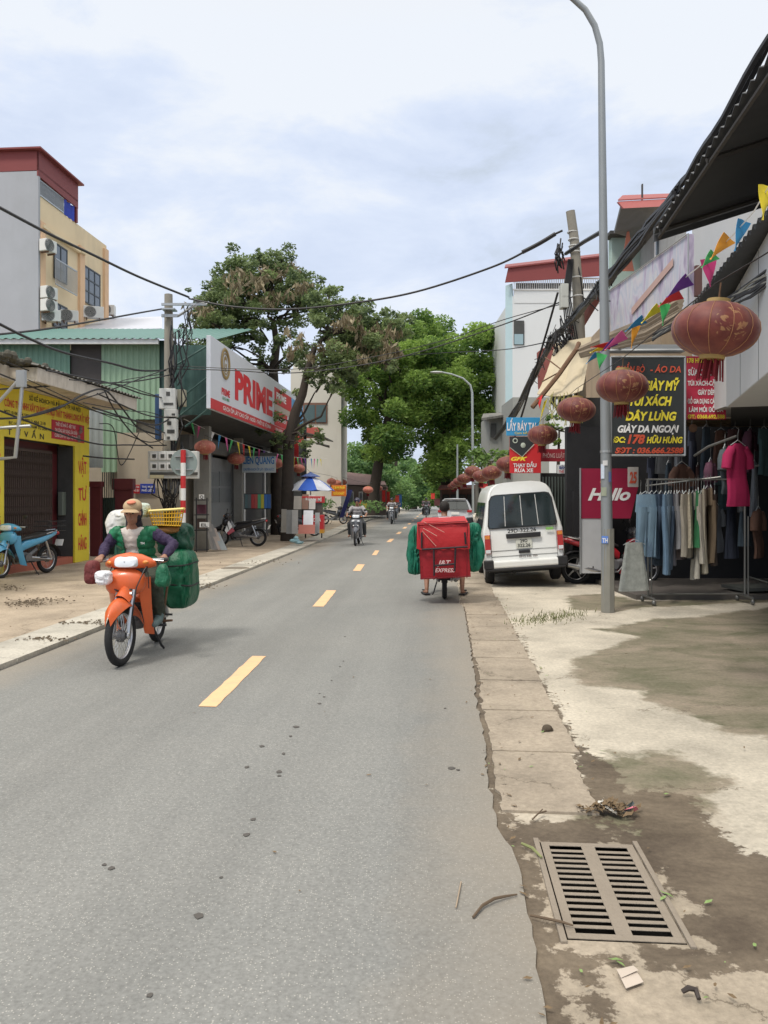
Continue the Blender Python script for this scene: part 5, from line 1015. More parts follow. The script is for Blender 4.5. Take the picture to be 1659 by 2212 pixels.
# ================================================================ VEHICLES
m_tyre = mat('tyre_rubber', (.022,.022,.023), rough=.85, var=.3, scale=20, bump=.3, bscale=90); m_rim = mat('rim_steel', (.55,.55,.56), rough=.3, metal=.8, var=.1)
m_chrome = mat('chrome_dull', (.50,.50,.50), rough=.28, metal=.9); m_eng = mat('engine_grey', (.16,.16,.165), rough=.55, metal=.5, var=.3, scale=20)
m_seat = mat('seat_vinyl', (.03,.03,.032), rough=.5); m_lens = mat('lens_clear', (.72,.76,.80), rough=.12, spec=.8, coat=.6); m_orange_l = mat('lens_orange', (.75,.25,.04), rough=.2, coat=.5); m_red_l = mat('lens_red', (.45,.02,.025), rough=.2, coat=.6)
def wheel(parent, x, steer=0.0, R=.28, y=0, alloy=False, tr=.037):
    M = Matrix.Translation((x,y,R)) @ Matrix.Rotation(steer, 4, 'Z')
    mb = MB(M); mb.torus((0,0,0), R-tr, tr, 40, 10, 'Y', .95); w = mb.build('wheel', m_tyre, parent, smooth=True)
    mb = MB(M); mb.torus((0,0,0), R-2*tr+.004, .012, 40, 8, 'Y', 1.6)
    if alloy:
        for k in range(5):
            a = 2*math.pi*k/5; mb.tube([(.03*math.cos(a),0,.03*math.sin(a)), ((R-.075)*math.cos(a+.15),0,(R-.075)*math.sin(a+.15))], [.02,.012], 6)
    r = mb.build('rim', m_rim, w, smooth=True)
    if not alloy:
        mb = MB(M)
        for k in range(32):
            a = 2*math.pi*k/32; b2 = a+(.5 if k % 2 else -.5); sd_ = .028 if k % 4 < 2 else -.028
            mb.tube([(.035*math.cos(b2),sd_,.035*math.sin(b2)), ((R-.07)*math.cos(a),0,(R-.07)*math.sin(a))], .0022, 3, False)
        mb.build('spokes', m_chrome, w)
    mb = MB(M); mb.lathe([(.0,-.05),(.03,-.05),(.045,-.03),(.06,-.02),(.06,.02),(.045,.03),(.03,.05),(.0,.05)], (0,0,0), 16, 'Y'); mb.build('hub', m_eng, w, smooth=True)
    return w
def sheet(mb, rows, th):     # thick sheet from a grid of points
    n = len(rows[0]); vs = [Vector(p) for r in rows for p in r]; m = len(rows); N_ = len(vs)
    nor = []
    for i in range(m):
        for j in range(n):
            a = vs[min(i+1,m-1)*n+j]-vs[max(i-1,0)*n+j]; b = vs[i*n+min(j+1,n-1)]-vs[i*n+max(j-1,0)]; q = a.cross(b); nor.append(q.normalized() if q.length > 1e-9 else Vector((0,0,1)))
    v2 = [v+nn*th for v, nn in zip(vs, nor)]
    fs = [(i*n+j, i*n+j+1, (i+1)*n+j+1, (i+1)*n+j) for i in range(m-1) for j in range(n-1)]
    fs += [tuple(N_+q for q in f[::-1]) for f in fs]
    for i in range(m-1): fs += [(i*n, (i+1)*n, N_+(i+1)*n, N_+i*n), (i*n+n-1, N_+i*n+n-1, N_+(i+1)*n+n-1, (i+1)*n+n-1)]
    for j in range(n-1): fs += [(j, N_+j, N_+j+1, j+1), ((m-1)*n+j, (m-1)*n+j+1, N_+(m-1)*n+j+1, N_+(m-1)*n+j)]
    return mb.add(vs+v2, fs)
def motorbike(label, loc, heading, paint, paint2=None, steer=0.0, group=None, basket=False, alloy=False, mirrors=True, lean=0.0, name='motorbike', shield=True):
    t = thing(name, label, 'motorbike', loc, heading, group, local=True); t.rotation_euler = (lean, 0, heading); t.rotation_mode = 'XYZ'
    p2 = paint2 or paint
    wheel(t, .61, steer, alloy=alloy); wheel(t, -.61, 0, alloy=alloy, tr=.042)
    Ms = Matrix.Translation((.61,0,0)) @ Matrix.Rotation(steer, 4, 'Z') @ Matrix.Translation((-.61,0,0))
    mb = MB(Ms)
    for y in (-.075,.075): mb.tube([(.61,y,.28), (.55,y,.50), (.44,y,.78)], [.021,.024,.026], 8); mb.ell((.61,y,.28), (.03,.02,.035), 8, 6)
    mb.tube([(.52,-.08,.66),(.52,.08,.66)], .02, 6); mb.build('fork', m_chrome, t, smooth=True)
    # front mudguard: a pointed shell over the wheel
    rows = []
    for i in range(13):
        a = R_(40+i*9.5); rad = .325+.03*math.sin(i/12*3.14); w = .094 if i > 3 else .026+.019*i
        rows.append([(.61+rad*math.cos(a)-.0, w*(j/4-1)*1.0, .285+rad*math.sin(a)-(.085*(abs(j/4-1))**2)) for j in range(9)])
    mb = MB(Ms); sheet(mb, rows, .004)
    rows = [[(.60-.08*i+.05*(1-abs(j/4-1)), .085*(j/4-1), .66+.045*i-.07*abs(j/4-1)**2) for j in range(9)] for i in range(3)]
    sheet(mb, rows, .004); mb.build('front_mudguard', paint, t, smooth=True)
    if shield:
        # upper front cowl
        mb = MB(); rings = []
        for x, z, a, b2 in ((.33,.79,.12,.09),(.39,.775,.185,.125),(.44,.76,.19,.128),(.478,.745,.178,.115),(.505,.732,.14,.085),(.518,.725,.07,.04)):
            rings.append(sell((x,0,z), (0,1,0), (.12,0,1), a, b2, 28, 2.5))
        mb.loft(rings); mb.build('front_cowl', paint, t, smooth=True)
        mb = MB()
        for y in (-.06,.06): mb.ell((.506,y,.695), (.02,.030,.010), 10, 6, Matrix.Rotation(.4 if y > 0 else -.4, 3, 'X'))
        mb.build('vent', m_blk, t)
        # leg shield wings
        for sgn in (-1, 1):
            rows = []
            for i in range(11):
                v = i/10; z = .80-.56*v; xc_ = .43-.20*v+.03*math.sin(v*3.1); wo = .205-.03*v; wi = .11+.02*v-(.02 if v > .8 else 0)
                rows.append([(xc_-.10*u**1.5, sgn*(wi+(wo-wi)*u), z-.03*u*v) for u in (0,.25,.5,.75,1.0)])
            mb = MB(); sheet(mb, rows, .008*sgn); mb.build('leg_shield', paint, t, smooth=True)
        mb = MB(); mb.tube([(.42,0,.78),(.30,0,.48),(.12,0,.36)], [.045,.05,.05], 8); mb.tube([(.25,-.09,.5),(.25,.09,.5)], .05, 6); mb.build('frame_tube', m_blk, t)
    # handlebar cover and headlamp
    mb = MB(Ms)
    rings = [sell((.40-.02*abs(y/.2)**2,y,.965-.03*abs(y/.22)**2), (1,0,0), (0,0,1), a, b2, 14, 2.2) for y, a, b2 in ((-.25,.02,.022),(-.21,.055,.046),(-.12,.08,.068),(0,.09,.080),(.12,.08,.068),(.21,.055,.046),(.25,.02,.022))]
    mb.loft(rings); mb.build('handlebar_cover', p2, t, smooth=True)
    mb = MB(Ms); mb.loft([sell((x_,0,.955+.02*(x_-.44)), (0,1,0), (-.25,0,1), a_, b_, 20, 3.4) for x_, a_, b_ in ((.43,.125,.058),(.475,.118,.054),(.497,.10,.044),(.505,.05,.02))]); h = mb.build('headlamp', m_lens, t, smooth=True)
    mb = MB(Ms); mb.ell((.485,0,.95), (.022,.035,.032), 12, 8); mb.build('bulb_housing', m_chrome, h, smooth=True)
    mb = MB(Ms); mb.loft([sell((x_,0,.875), (0,1,0), (0,0,1), .15, .05, 16, 3) for x_ in (.33,.42)]); mb.tube([(.36,.2,.955),(.47,.18,.88),(.52,.12,.72),(.56,.10,.5),(.60,.085,.32)], .006, 5); mb.tube([(.36,-.18,.955),(.46,-.16,.88),(.50,-.12,.8)], .006, 5); mb.tube([(.36,.16,.95),(.46,.21,.86),(.42,.2,.7)], .005, 5); mb.build('control_cables', m_blk, t, smooth=True)
    for y in (-.175,.175): mb = MB(Ms); mb.ell((.435,y,.95), (.025,.035,.02), 10, 6); mb.build('turn_signal', m_orange_l, t, smooth=True)
    mb = MB(Ms); mb.tube([(.30,-.33,.965),(.36,-.2,.97),(.38,0,.965),(.36,.2,.97),(.30,.33,.965)], .012, 8); hb = mb.build('handlebar', m_chrome, t, smooth=True)
    for y in (-1,1):
        mb = MB(Ms); mb.tube([(.315,y*.245,.967),(.295,y*.345,.965)], .019, 10); mb.build('grip', m_blk, t)
        mb = MB(Ms); mb.tube([(.36,y*.22,.965),(.37,y*.33,.955)], .006, 5); mb.build('brake_lever', m_chrome, t)
        if mirrors:
            mb = MB(Ms); mb.tube([(.35,y*.2,.98),(.32,y*.25,1.07),(.30,y*.28,1.14)], .006, 5); mb.ell((.29,y*.29,1.16), (.012,.055,.035), 12, 8); mb.build('mirror', m_blk, t, smooth=True)
    # body
    mb = MB(); rings = []
    for x, z, a, b2 in ((.16,.52,.05,.07),(.05,.60,.09,.10),(-.15,.655,.12,.095),(-.40,.70,.125,.085),(-.62,.76,.11,.065),(-.80,.80,.07,.045),(-.88,.815,.03,.02)):
        rings.append(sell((x,0,z), (0,1,0), (.1,0,1), a, b2, 16, 2.6))
    mb.loft(rings); mb.build('side_panel', paint, t, smooth=True)
    mb = MB(); rings = [sell((x,0,z), (0,1,0), (.05,0,1), a, b2, 16, 2.8) for x, z, a, b2 in ((.14,.70,.05,.02),(.05,.735,.10,.035),(-.2,.755,.135,.04),(-.38,.79,.135,.045),(-.62,.825,.12,.04),(-.72,.835,.06,.02))]
    mb.loft(rings); mb.build('seat', m_seat, t, smooth=True)
    mb = MB(); mb.ell((.05,0,.36), (.17,.11,.11), 12, 8); mb.cyl((.05,-.15,.36),(.05,.15,.36), .085, 16); mb.tube([(.12,0,.40),(.30,0,.43)], [.075,.055], 10); mb.tube([(-.05,0,.36),(-.3,.0,.5)], .05, 6); mb.build('engine', m_eng, t, smooth=True)
    mb = MB(); mb.tube([(.25,-.06,.38),(.12,-.14,.24),(-.15,-.17,.24),(-.35,-.18,.28),(-.78,-.20,.36)], [.02,.02,.025,.05,.045], 10); mb.build('exhaust', m_chrome, t, smooth=True)
    mb = MB()
    for y in (-.11,.11): mb.tube([(-.60,y,.30),(-.45,y,.66)], [.028,.024], 8); mb.tube([(-.61,y,.28),(-.05,y*.9,.36)], .02, 6)
    mb.build('rear_suspension', m_chrome, t, smooth=True)
    mb = MB(); rings = [sell((x,.085,.31), (0,0,1), (0,1,0), a, .022, 12, 3) for x, a in ((-.70,.03),(-.62,.055),(-.3,.045),(0,.06),(.06,.03))]; mb.loft(rings); mb.build('chain_case', m_eng, t, smooth=True)
    mb = MB(); rows = []
    for i in range(9):
        a = R_(75+i*12); rad = .335; rows.append([(-.61+rad*math.cos(a), .085*(j/3-1), .28+rad*math.sin(a)-.02*abs(j/3-1)) for j in range(7)])
    sheet(mb, rows, .004); mb.build('rear_mudguard', m_blk, t, smooth=True)
    mb = MB(); mb.ell((-.88,0,.80), (.035,.075,.04), 12, 8); mb.build('tail_light', m_red_l, t, smooth=True)
    mb = MB(); mb.box((-.965,0,.60), (.008,.19,.14), 0, Matrix.Rotation(-.35, 4, 'Y')); mb.build('number_plate', m_whitel, t)
    mb = MB()
    for y in (-1,1): mb.tube([(.06,y*.08,.29),(.06,y*.28,.285)], .014, 6); mb.tube([(-.30,y*.1,.34),(-.34,y*.24,.33)], .012, 6)
    mb.build('footrest', m_blk, t)
    mb = MB(); mb.tube([(-.05,.1,.28),(-.14,.17,.05),(-.17,.19,.01)], .012, 6); mb.build('side_stand', m_blk, t)
    mb = MB(); mb.tube([(-.45,.12,.80),(-.75,.13,.86),(-.86,.0,.88),(-.75,-.13,.86),(-.45,-.12,.80)], .011, 6); mb.build('grab_rail', m_chrome, t, smooth=True)
    if basket:
        mb = MB()
        for z in (.85,.95,1.05): mb.tube([(-.45,-.18,z),(-.95,-.18,z),(-.95,.18,z),(-.45,.18,z),(-.45,-.18,z)], .005, 4)
        for k in range(9):
            for y in (-.18,.18): mb.tube([(-.45-.5*k/8,y,.85),(-.45-.5*k/8,y,1.05)], .004, 4)
        mb.build('rack', m_blk, t)
    return t
m_or = mat('paint_orange', (.66,.12,.03), rough=.42, var=.12, coat=.3, dirt=.55, dcol=(.28,.11,.06), scale=9); m_bl = mat('paint_light_blue', (.10,.38,.60), rough=.3, var=.08, coat=.5, dirt=.15, dcol=(.05,.18,.28))
m_pblk = mat('paint_black', (.03,.03,.035), rough=.3, coat=.5); m_pred = mat('paint_red', (.40,.02,.03), rough=.3, coat=.5); m_pgr = mat('paint_grey', (.14,.15,.17), rough=.35, coat=.4)
bk1 = motorbike('orange step-through motorbike loaded with cargo on the left lane', (-2.46,7.78,.012), -math.pi/2+.02, m_or, steer=-.14, mirrors=False, lean=.02)
bk2 = motorbike('light blue step-through motorbike parked before the brown folding gate', (-7.05,15.1,.05), -math.pi/2-.30, m_bl, group=None, basket=True, steer=.15)
bk3 = motorbike('black motorbike with white and red panels parked before the tile shop', tuple(G(517,1183)+Vector((0,0,.05))), math.pi-.12, m_pblk, m_pblk, alloy=False)
mb = MB(); mb.slab([(.18,-.13,.62),(.34,-.215,.40),(.40,-.215,.50),(.30,-.14,.80)], (0,.01,0)); mb.slab([(.18,.13,.62),(.34,.22,.40),(.40,.22,.50),(.30,.14,.80)], (0,.01,0)); mb.build('white_side_flash', m_whitel, bk3)
mb = MB(); mb.slab([(.10,.135,.48),(.28,.215,.36),(.33,.22,.44),(.18,.135,.58)], (0,.012,0)); mb.build('red_side_flash', m_pred, bk3)
bk4 = motorbike('motorbike with red tail and black wheels parked behind the lamp post', tuple(G(1318,1262)+Vector((0,0,.0))), -.12, m_pred, m_pblk, alloy=True)
bk5 = motorbike('dark grey motorbike ridden towards the camera in the distance', tuple(G(772,1177)+Vector((0,-.2,.012))), -math.pi/2-.06, m_pgr, m_pblk, alloy=True)
mb = MB()
for y in (-.09,.09): mb.ell((.535,y,.80), (.03,.05,.03), 10, 6)
mb.build('headlamp', m_lens, bk5, smooth=True)
bk6 = motorbike('black motorbike under the red courier box at the right kerb', tuple(G(962,1292)+Vector((.02,.45,.012))), math.pi/2+ROT, m_pblk, m_pblk, mirrors=True, shield=True)

# ---- van
vn = thing('van', 'small white van with barred rear window parked tilted on the right pavement', 'van', tuple(G(1135,1268)), ROT+.02, None, local=True)
vn.rotation_euler = (0, R_(-4.2), ROT+.015); vn.location = Vector(((1138-CX)/F*13.55, 13.55, -.0)); vn.location.z = .035
m_vw = mat('van_white', (.80,.81,.78), rough=.3, var=.04, scale=2, coat=.5, dirt=.25, dcol=(.42,.40,.34)); m_vg = mat('van_glass', (.02,.03,.032), rough=.06, spec=.9, var=.4, scale=2)
prof = [(.30,.64),(.36,.675),(.55,.70),(.80,.705),(.98,.70),(1.02,.69),(1.30,.635),(1.55,.585),(1.68,.545),(1.76,.49),(1.81,.40),(1.835,.25),(1.84,.0)]
def vy(z): return 0.0 if z < .95 else (z-.95)*.13+max(0, z-1.68)*.5
Lv = 3.2
rings = []
def vring(f, inset, dy):
    r = []
    for z, w in prof: r.append((w*f-inset if w > 0 else 0, dy+vy(z)*(1 if dy < 1 else -1.2 if dy > 2.5 else 0), z))
    return r
def full(r): return [Vector(p) for p in r]+[Vector((-p[0],p[1],p[2])) for p in r[:-1][::-1]]
rings = [full(vring(1,.035,-.012)), full(vring(1,.008,.012)), full(vring(1,0,.06)), full(vring(1,0,1.2)), full(vring(1,0,2.2)), full([(w*.99, 2.85-(max(0,z-.9)*.35), z*(1 if z < 1.6 else 1)) for z, w in prof]), full([(w*.93, 3.2-(max(0,z-.9)*.62), z if z < 1.7 else z-.05) for z, w in prof])]
mb = MB(); mb.loft(rings, True, True); mb.build('body', m_vw, vn, smooth=True)
def rearpt(x, z, o=.016): return Vector((x, vy(z)-.012-o, z))
def rearpoly(mb, pts, o, th=.004):   # a plate following the raked tail
    P = [rearpt(x, z, o) for x, z in pts]; mb.slab(P, (0,-th,0))
wz0, wz1 = 1.045, 1.60
wpts = [(-.585,wz0+.05),(-.565,wz0),(.565,wz0),(.585,wz0+.05),(.535,wz1-.09),(.49,wz1-.01),(.42,wz1+.01),(-.42,wz1+.01),(-.49,wz1-.01),(-.535,wz1-.09)]
mb = MB(); rearpoly(mb, [(x*1.04, (z-1.32)*1.06+1.32) for x, z in wpts], .002); mb.build('window_seal', m_blk, vn)
mb = MB(); rearpoly(mb, wpts, .008); rw = mb.build('rear_window', m_vg, vn)
mb = MB()
for x in (-.30,0,.28): mb.tube([rearpt(x, wz0+.02, .016), rearpt(x*.93, wz1-.01, .016)], .007, 5)
mb.build('window_bar', mat('bar_white', (.62,.62,.60)), vn)
for sgn, lab in ((-1,'left'),(1,'right')):
    mb = MB(); rearpoly(mb, [(sgn*.585,.60),(sgn*.685,.60),(sgn*.68,.93),(sgn*.58,.93)], .018, .02); tl_ = mb.build('tail_lamp', m_red_l, vn, bevel=.006)
    mb = MB(); rearpoly(mb, [(sgn*.592,.86),(sgn*.676,.86),(sgn*.672,.92),(sgn*.588,.92)], .04, .004); mb.build('indicator_lens', m_orange_l, tl_)
    mb = MB(); rearpoly(mb, [(sgn*.592,.61),(sgn*.676,.61),(sgn*.676,.67),(sgn*.592,.67)], .04, .004); mb.build('reversing_lens', m_lens, tl_)
mb = MB(); rearpoly(mb, [(-.30,.845),(.30,.845),(.305,.93),(-.305,.93)], .014, .03); mb.build('garnish', m_blk, vn, bevel=.01)
mb = MB(); rearpoly(mb, [(-.14,.66),(.14,.66),(.14,.845),(-.14,.845)], .012, .006); np_ = mb.build('number_plate', mat('plate', (.66,.67,.60), rough=.4), vn)
OFF[np_.name] = Vector((0,0,0))
letters(np_, m_blackl, [('29D', 0, .765, .055, .13, .02), ('322.26', 0, .685, .06, .22, .02)], Vector((0,-.034,0)), EX, EZ, .001)
letters(vn, m_blackl, [('29D-322.26', 0, .945, .068, .5, .025)], Vector((-.02,-.034,0)), EX, EZ, .001)
letters(vn, mat('marking_dark', (.12,.08,.07)), [('0912 346 789', .06, .50, .035, .32, .015)], Vector((0,-.034,0)), EX, EZ, .001)
mb = MB(); rearpoly(mb, [(.40,.955),(.53,.955),(.53,1.0),(.40,1.0)], .014, .002); mb.build('sticker', mat('sticker_g', (.22,.45,.12)), vn)
mb = MB(); rearpoly(mb, [(-.10,.575),(.10,.575),(.10,.63),(-.10,.63)], .01, .03); mb.build('tailgate_handle', m_blk, vn, bevel=.008)
mb = MB()
for z in (.635,.535): rearpoly(mb, [(-.57,z),(.57,z),(.57,z+.006),(-.57,z+.006)], .003, .004)
for x in (-.575,.575): rearpoly(mb, [(x-.003,.40),(x+.003,.40),(x+.003,1.02),(x-.003,1.02)], .003, .004)
mb.build('tailgate_gap', m_darkw, vn)
mb = MB(); mb.box((0,-.05,.40), (1.36,.14,.13), 0); mb.build('bumper', m_vw, vn, bevel=.03)
mb = MB(); mb.box((0,-.055,.315), (1.40,.13,.05), 0)
for x in (-.64,.64): mb.box((x,-.055,.41), (.17,.15,.15), 0)
mb.build('bumper_trim', m_blk, vn, bevel=.015)
mb = MB(); mb.box((0,1.5,.30), (1.25,2.9,.10), 0); mb.tube([(-.2,.0,.24),(-.2,.6,.26)], .03, 8); mb.box((0,.55,.24), (1.0,.10,.10), 0); mb.build('underbody', m_dark, vn)
for x in (-.60,.60):
    for y, r in ((.62,.27),(2.55,.27)):
        mb = MB(); mb.lathe([(.0,-.075),(.15,-.078),(.16,-.07),(.235,-.08),(.262,-.06),(.27,-.03),(.27,.03),(.262,.06),(.235,.08),(.0,.075)], (x,y,r), 28, 'X'); w = mb.build('wheel', m_tyre, vn, smooth=True)
        mb = MB(); sx_ = -1 if x < 0 else 1; mb.lathe([(.0,.0),(.06,.012),(.12,.0),(.15,.01),(.155,.0)] if sx_ > 0 else [(.0,.0),(.06,-.012),(.12,.0),(.15,-.01),(.155,.0)], (x+sx_*.079,y,r), 20, 'X'); mb.build('rim', m_rim, w, smooth=True)
for sgn in (-1,1):
    for y0, y1 in ((.28,1.05),(1.12,1.85),(1.93,2.45)):
        mb = MB(); mb.slab([Vector((sgn*.700,y0,1.04)), Vector((sgn*.700,y1,1.04)), Vector((sgn*.603,y1-(.12 if y1 > 2 else 0),1.50)), Vector((sgn*.603,y0,1.50))], (sgn*.006,0,0)); mb.build('side_window', m_vg, vn)
    mb = MB(); mb.box((sgn*.80,2.35,1.10), (.14,.06,.20), 0); mb.build('wing_mirror', m_blk, vn, bevel=.02)
mb = MB(); mb.box((0,.78,.7), (1.0,.2,.5), 0); mb.build('rear_seat', m_seat, vn)
mb = MB(); mb.slab([Vector((.708,.9,.33)),Vector((.708,.9,.95)),Vector((.708,1.9,.95)),Vector((.708,1.9,.33))], (.004,0,0)); 
# ---- white car beyond
car = thing('car', 'white hatchback with dark tinted rear window driving away beyond the van', 'car', (0,0,0), ROT, None, local=True); Yc_ = 39.0; car.location = ((983-CX)/F*Yc_, Yc_, .012)
m_car = mat('car_silver', (.55,.57,.60), rough=.3, coat=.6, var=.05)
mb = MB(); cp = [(.25,.86),(.45,.90),(.75,.91),(.95,.88),(1.05,.82),(1.30,.72),(1.45,.62),(1.52,.45),(1.54,0)]
def cy(z): return 0 if z < .9 else (z-.9)*.5
rings = [full([(w*.97, cy(z), z) for z, w in cp]), full([(w, cy(z)+.15, z) for z, w in cp]), full([(w, cy(z)+.8, z) for z, w in cp]), full([(w, 2.6-(z-.9)*.3 if z > .9 else 2.6, z) for z, w in cp]), full([(w*.97, 3.2-(z-.9)*1.2 if z > .9 else 3.2, z) for z, w in cp]), full([(w*.9, 4.2-(z-.9)*2.6 if z > .9 else 4.2, z if z < .9 else .9+(z-.9)*.5) for z, w in cp])]
mb.loft(rings); mb.build('body', m_car, car, smooth=True)
mb = MB(); mb.slab([Vector((-.72,.03,.99)),Vector((.72,.03,.99)),Vector((.58,.24,1.40)),Vector((-.58,.24,1.40))], (0,-.012,.0)); mb.build('rear_window', m_vg, car)
for sgn in (-1,1):
    mb = MB(); mb.box((sgn*.74,-.01,.88), (.26,.06,.13), 0); mb.build('tail_lamp', m_red_l, car, bevel=.02)
    for y in (.75,3.3): mb = MB(); mb.lathe([(.0,-.1),(.30,-.1),(.32,0),(.30,.1),(.0,.1)], (sgn*.80,y,.32), 20, 'X'); mb.build('wheel', m_tyre, car, smooth=True)
mb = MB(); mb.box((0,-.04,.42), (1.6,.12,.22), 0); mb.build('bumper', m_car, car, bevel=.04)
mb = MB(); mb.box((0,-.03,.78), (.4,.02,.14), 0); mb.build('number_plate', m_whitel, car)
mb = MB(); mb.box((0,.22,1.50), (1.1,.2,.04), 0); mb.build('spoiler', m_car, car, bevel=.015)
# ================================================================ PEOPLE AND LOADS
m_skin = mat('skin_tan', (.30,.155,.10), rough=.55, var=.08, scale=12); m_skin2 = mat('skin_light', (.42,.25,.17), rough=.55, var=.08, scale=12)
def limb(mb, pts, rs): cap(mb, pts, rs, 12)
def hand(mb, wr, palm_c, fwd, side, up, closed=True):     # palm, four fingers of unequal length, thumb, bent round a bar
    wr = Vector(wr); c = Vector(palm_c); f = Vector(fwd).normalized(); s_ = Vector(side).normalized(); u = Vector(up).normalized()
    limb(mb, [wr, c-f*.02], [.024,.028]); mb.ell(c, (.04,.035,.022), 12, 8)
    for i, (o, ln) in enumerate(((-.030,.062),(-.010,.072),(.011,.068),(.030,.055))):
        p0 = c+s_*o+f*.025; p1 = p0+f*ln*.42-u*.008; p2 = p1+f*ln*.12-u*ln*.38; p3 = p2-f*ln*.30-u*ln*.10
        mb.tube([p0,p1,p2,p3], [.0095,.009,.0085,.007], 6); mb.ell(p3, (.007,)*3, 6, 4); mb.ell(p1, (.009,)*3, 6, 4); mb.ell(p2, (.0085,)*3, 6, 4)
    t0 = c+s_*(-.028)-f*.008; t1 = t0+s_*(-.02)+f*.02-u*.012; t2 = t1+f*.022-u*.016
    mb.tube([t0,t1,t2], [.012,.010,.008], 6); mb.ell(t2, (.008,)*3, 6, 4)
def head(mb, c, fwd=(1,0,0), s=1.0, pitch=0.0):
    c = Vector(c); R = Matrix.Rotation(pitch, 3, 'Y')
    def q(x, y, z): return c+R @ Vector((x*s, y*s, z*s))
    mb.ell(q(-.005,0,.02), (.095*s,.076*s,.10*s), 18, 12, R); mb.ell(q(.02,0,-.045), (.066*s,.056*s,.068*s), 14, 10, R); mb.ell(q(.045,0,-.088), (.026*s,.028*s,.022*s), 10, 6, R)
    mb.tube([q(.085,0,.025), q(.108,0,-.022)], [.009*s,.015*s], 8); mb.ell(q(.106,0,-.026), (.013*s,.017*s,.011*s), 8, 6); mb.ell(q(.082,0,-.058), (.014*s,.026*s,.009*s), 8, 6)
    for y in (-1,1): mb.ell(q(-.005,y*.078,-.005), (.02*s,.010*s,.033*s), 8, 6); mb.ell(q(.078,y*.032,.034), (.014*s,.024*s,.008*s), 8, 5)
    return q
def cut_front(o, test):
    bm = bmesh.new(); bm.from_mesh(o.data); bmesh.ops.delete(bm, geom=[v for v in bm.verts if test(v.co)], context='VERTS'); bm.to_mesh(o.data); bm.free()
def solid(o, th):
    s = o.modifiers.new('s', 'SOLIDIFY'); s.thickness = th; s.offset = 1; applied(o)
def eyes(t, q, s=1.0):
    for y in (-1,1):
        mb = MB(); mb.ell(q(.082,y*.031,.012), (.009*s,.013*s,.009*s), 10, 6); mb.build('eye', mat('eye_dark', (.03,.02,.018), rough=.2), t, smooth=True)
# --- rider of the orange motorbike (bike frame: x forwards, y to his left)
r1 = thing('person', 'person in tan cap, white shirt, green vest and purple sleeves riding the orange motorbike', 'person', (-2.46,7.78,.012), -math.pi/2+.02, None, local=True)
hip, ch, nk = Vector((-.17,-.03,.86)), Vector((-.09,-.075,1.09)), Vector((-.02,-.085,1.285)); hc = Vector((.045,-.07,1.415))
sh_ = {1: Vector((-.05,.115,1.215)), -1: Vector((-.03,-.265,1.205))}; el_ = {1: Vector((.02,.335,1.10)), -1: Vector((.04,-.34,1.07))}; wr_ = {1: Vector((.24,.31,1.00)), -1: Vector((.25,-.30,1.00))}
kn_ = {1: Vector((.20,.20,.74)), -1: Vector((.20,-.20,.74))}; an_ = {1: Vector((.02,.19,.40)), -1: Vector((.02,-.19,.40))}
mb = MB(); limb(mb, [hip, ch, nk-EZ*.03], [.095,.10,.07]); limb(mb, [nk-EZ*.05, hc-EZ*.03], [.052,.05]); q = head(mb, hc, s=1.0, pitch=.18)
for s_ in (1,-1):
    limb(mb, [sh_[s_], el_[s_], wr_[s_]], [.048,.036,.026]); hand(mb, wr_[s_], Vector((.285, s_*.305, .985)), (1,0,-.1), (0,-s_,0), (0,0,1))
    limb(mb, [hip+Vector((0,s_*.09,-.01)), kn_[s_], an_[s_]], [.075,.052,.036]); limb(mb, [an_[s_], an_[s_]+Vector((.04,0,-.06)), an_[s_]+Vector((.15,0,-.075))], [.034,.03,.022])
organic(mb, 'body', m_skin, r1, .0075, 4)
eyes(r1, q)
def torso(mb, k=1.0, d=1.0):
    for f, w, dp in ((0,.145,.115),(.2,.145,.115),(.4,.15,.115),(.6,.165,.115),(.8,.175,.11),(1.0,.165,.09)):
        c = (hip-EZ*.03).lerp(ch, f/.55) if f < .55 else ch.lerp(Vector((-.04,-.08,1.20)), (f-.55)/.45)
        mb.ell(c, (dp*k*d, w*k, .075), 16, 10)
mb = MB(); torso(mb, 1.04, 1.05); mb.ell(nk-EZ*.06, (.075,.085,.05), 14, 8); organic(mb, 'shirt', mat('shirt_offwhite', (.58,.53,.48), rough=.85, var=.10, scale=8, bump=.5, bscale=14), r1, .009, 5, .007, 10)
mb = MB(); torso(mb, 1.14, 1.10)
for s_ in (1,-1): limb(mb, [Vector((-.04,-.08+s_*.08,1.24)), sh_[s_]-Vector((0,s_*.02,0))], [.06,.07])
v = organic(mb, 'vest', mat('vest_green', (.010,.15,.065), rough=.55, var=.3, scale=6, bump=.5, bscale=12), r1, .009, 4, .010, 9)
cut_front(v, lambda c: (c.x > -.06 and abs(c.y+.085+(.0 if c.z > 1.0 else .01)) < .062+.09*max(0, 1.10-c.z)*.5+max(0,c.z-1.16)*.5) or c.z > 1.275 or c.z < .84); solid(v, .008)
for s_, nm in ((1,'sleeve'),(-1,'sleeve')):
    mb = MB(); P_ = [sh_[s_]+Vector((0,-s_*.01,0)), sh_[s_].lerp(el_[s_],.5)+Vector((-.01,0,-.01)), el_[s_], el_[s_].lerp(wr_[s_],.5)+EZ*-.008, wr_[s_].lerp(el_[s_],.08)]; limb(mb, P_, [.060,.056,.048,.046,.036])
    for i in range(9):
        f = i/9; a = sh_[s_].lerp(el_[s_], f*1.9) if f < .52 else el_[s_].lerp(wr_[s_], (f-.52)*1.9); mb.ell(a, (.054-.014*f+.005*(i%2),)*3, 12, 8)
    organic(mb, nm, mat('sleeve_purple', (.035,.022,.060), rough=.8, var=.25, scale=14, bump=.6, bscale=22), r1, .008, 2, .006, 14)
mb = MB(); mb.ell(hip-EZ*.01, (.15,.165,.11), 14, 8)
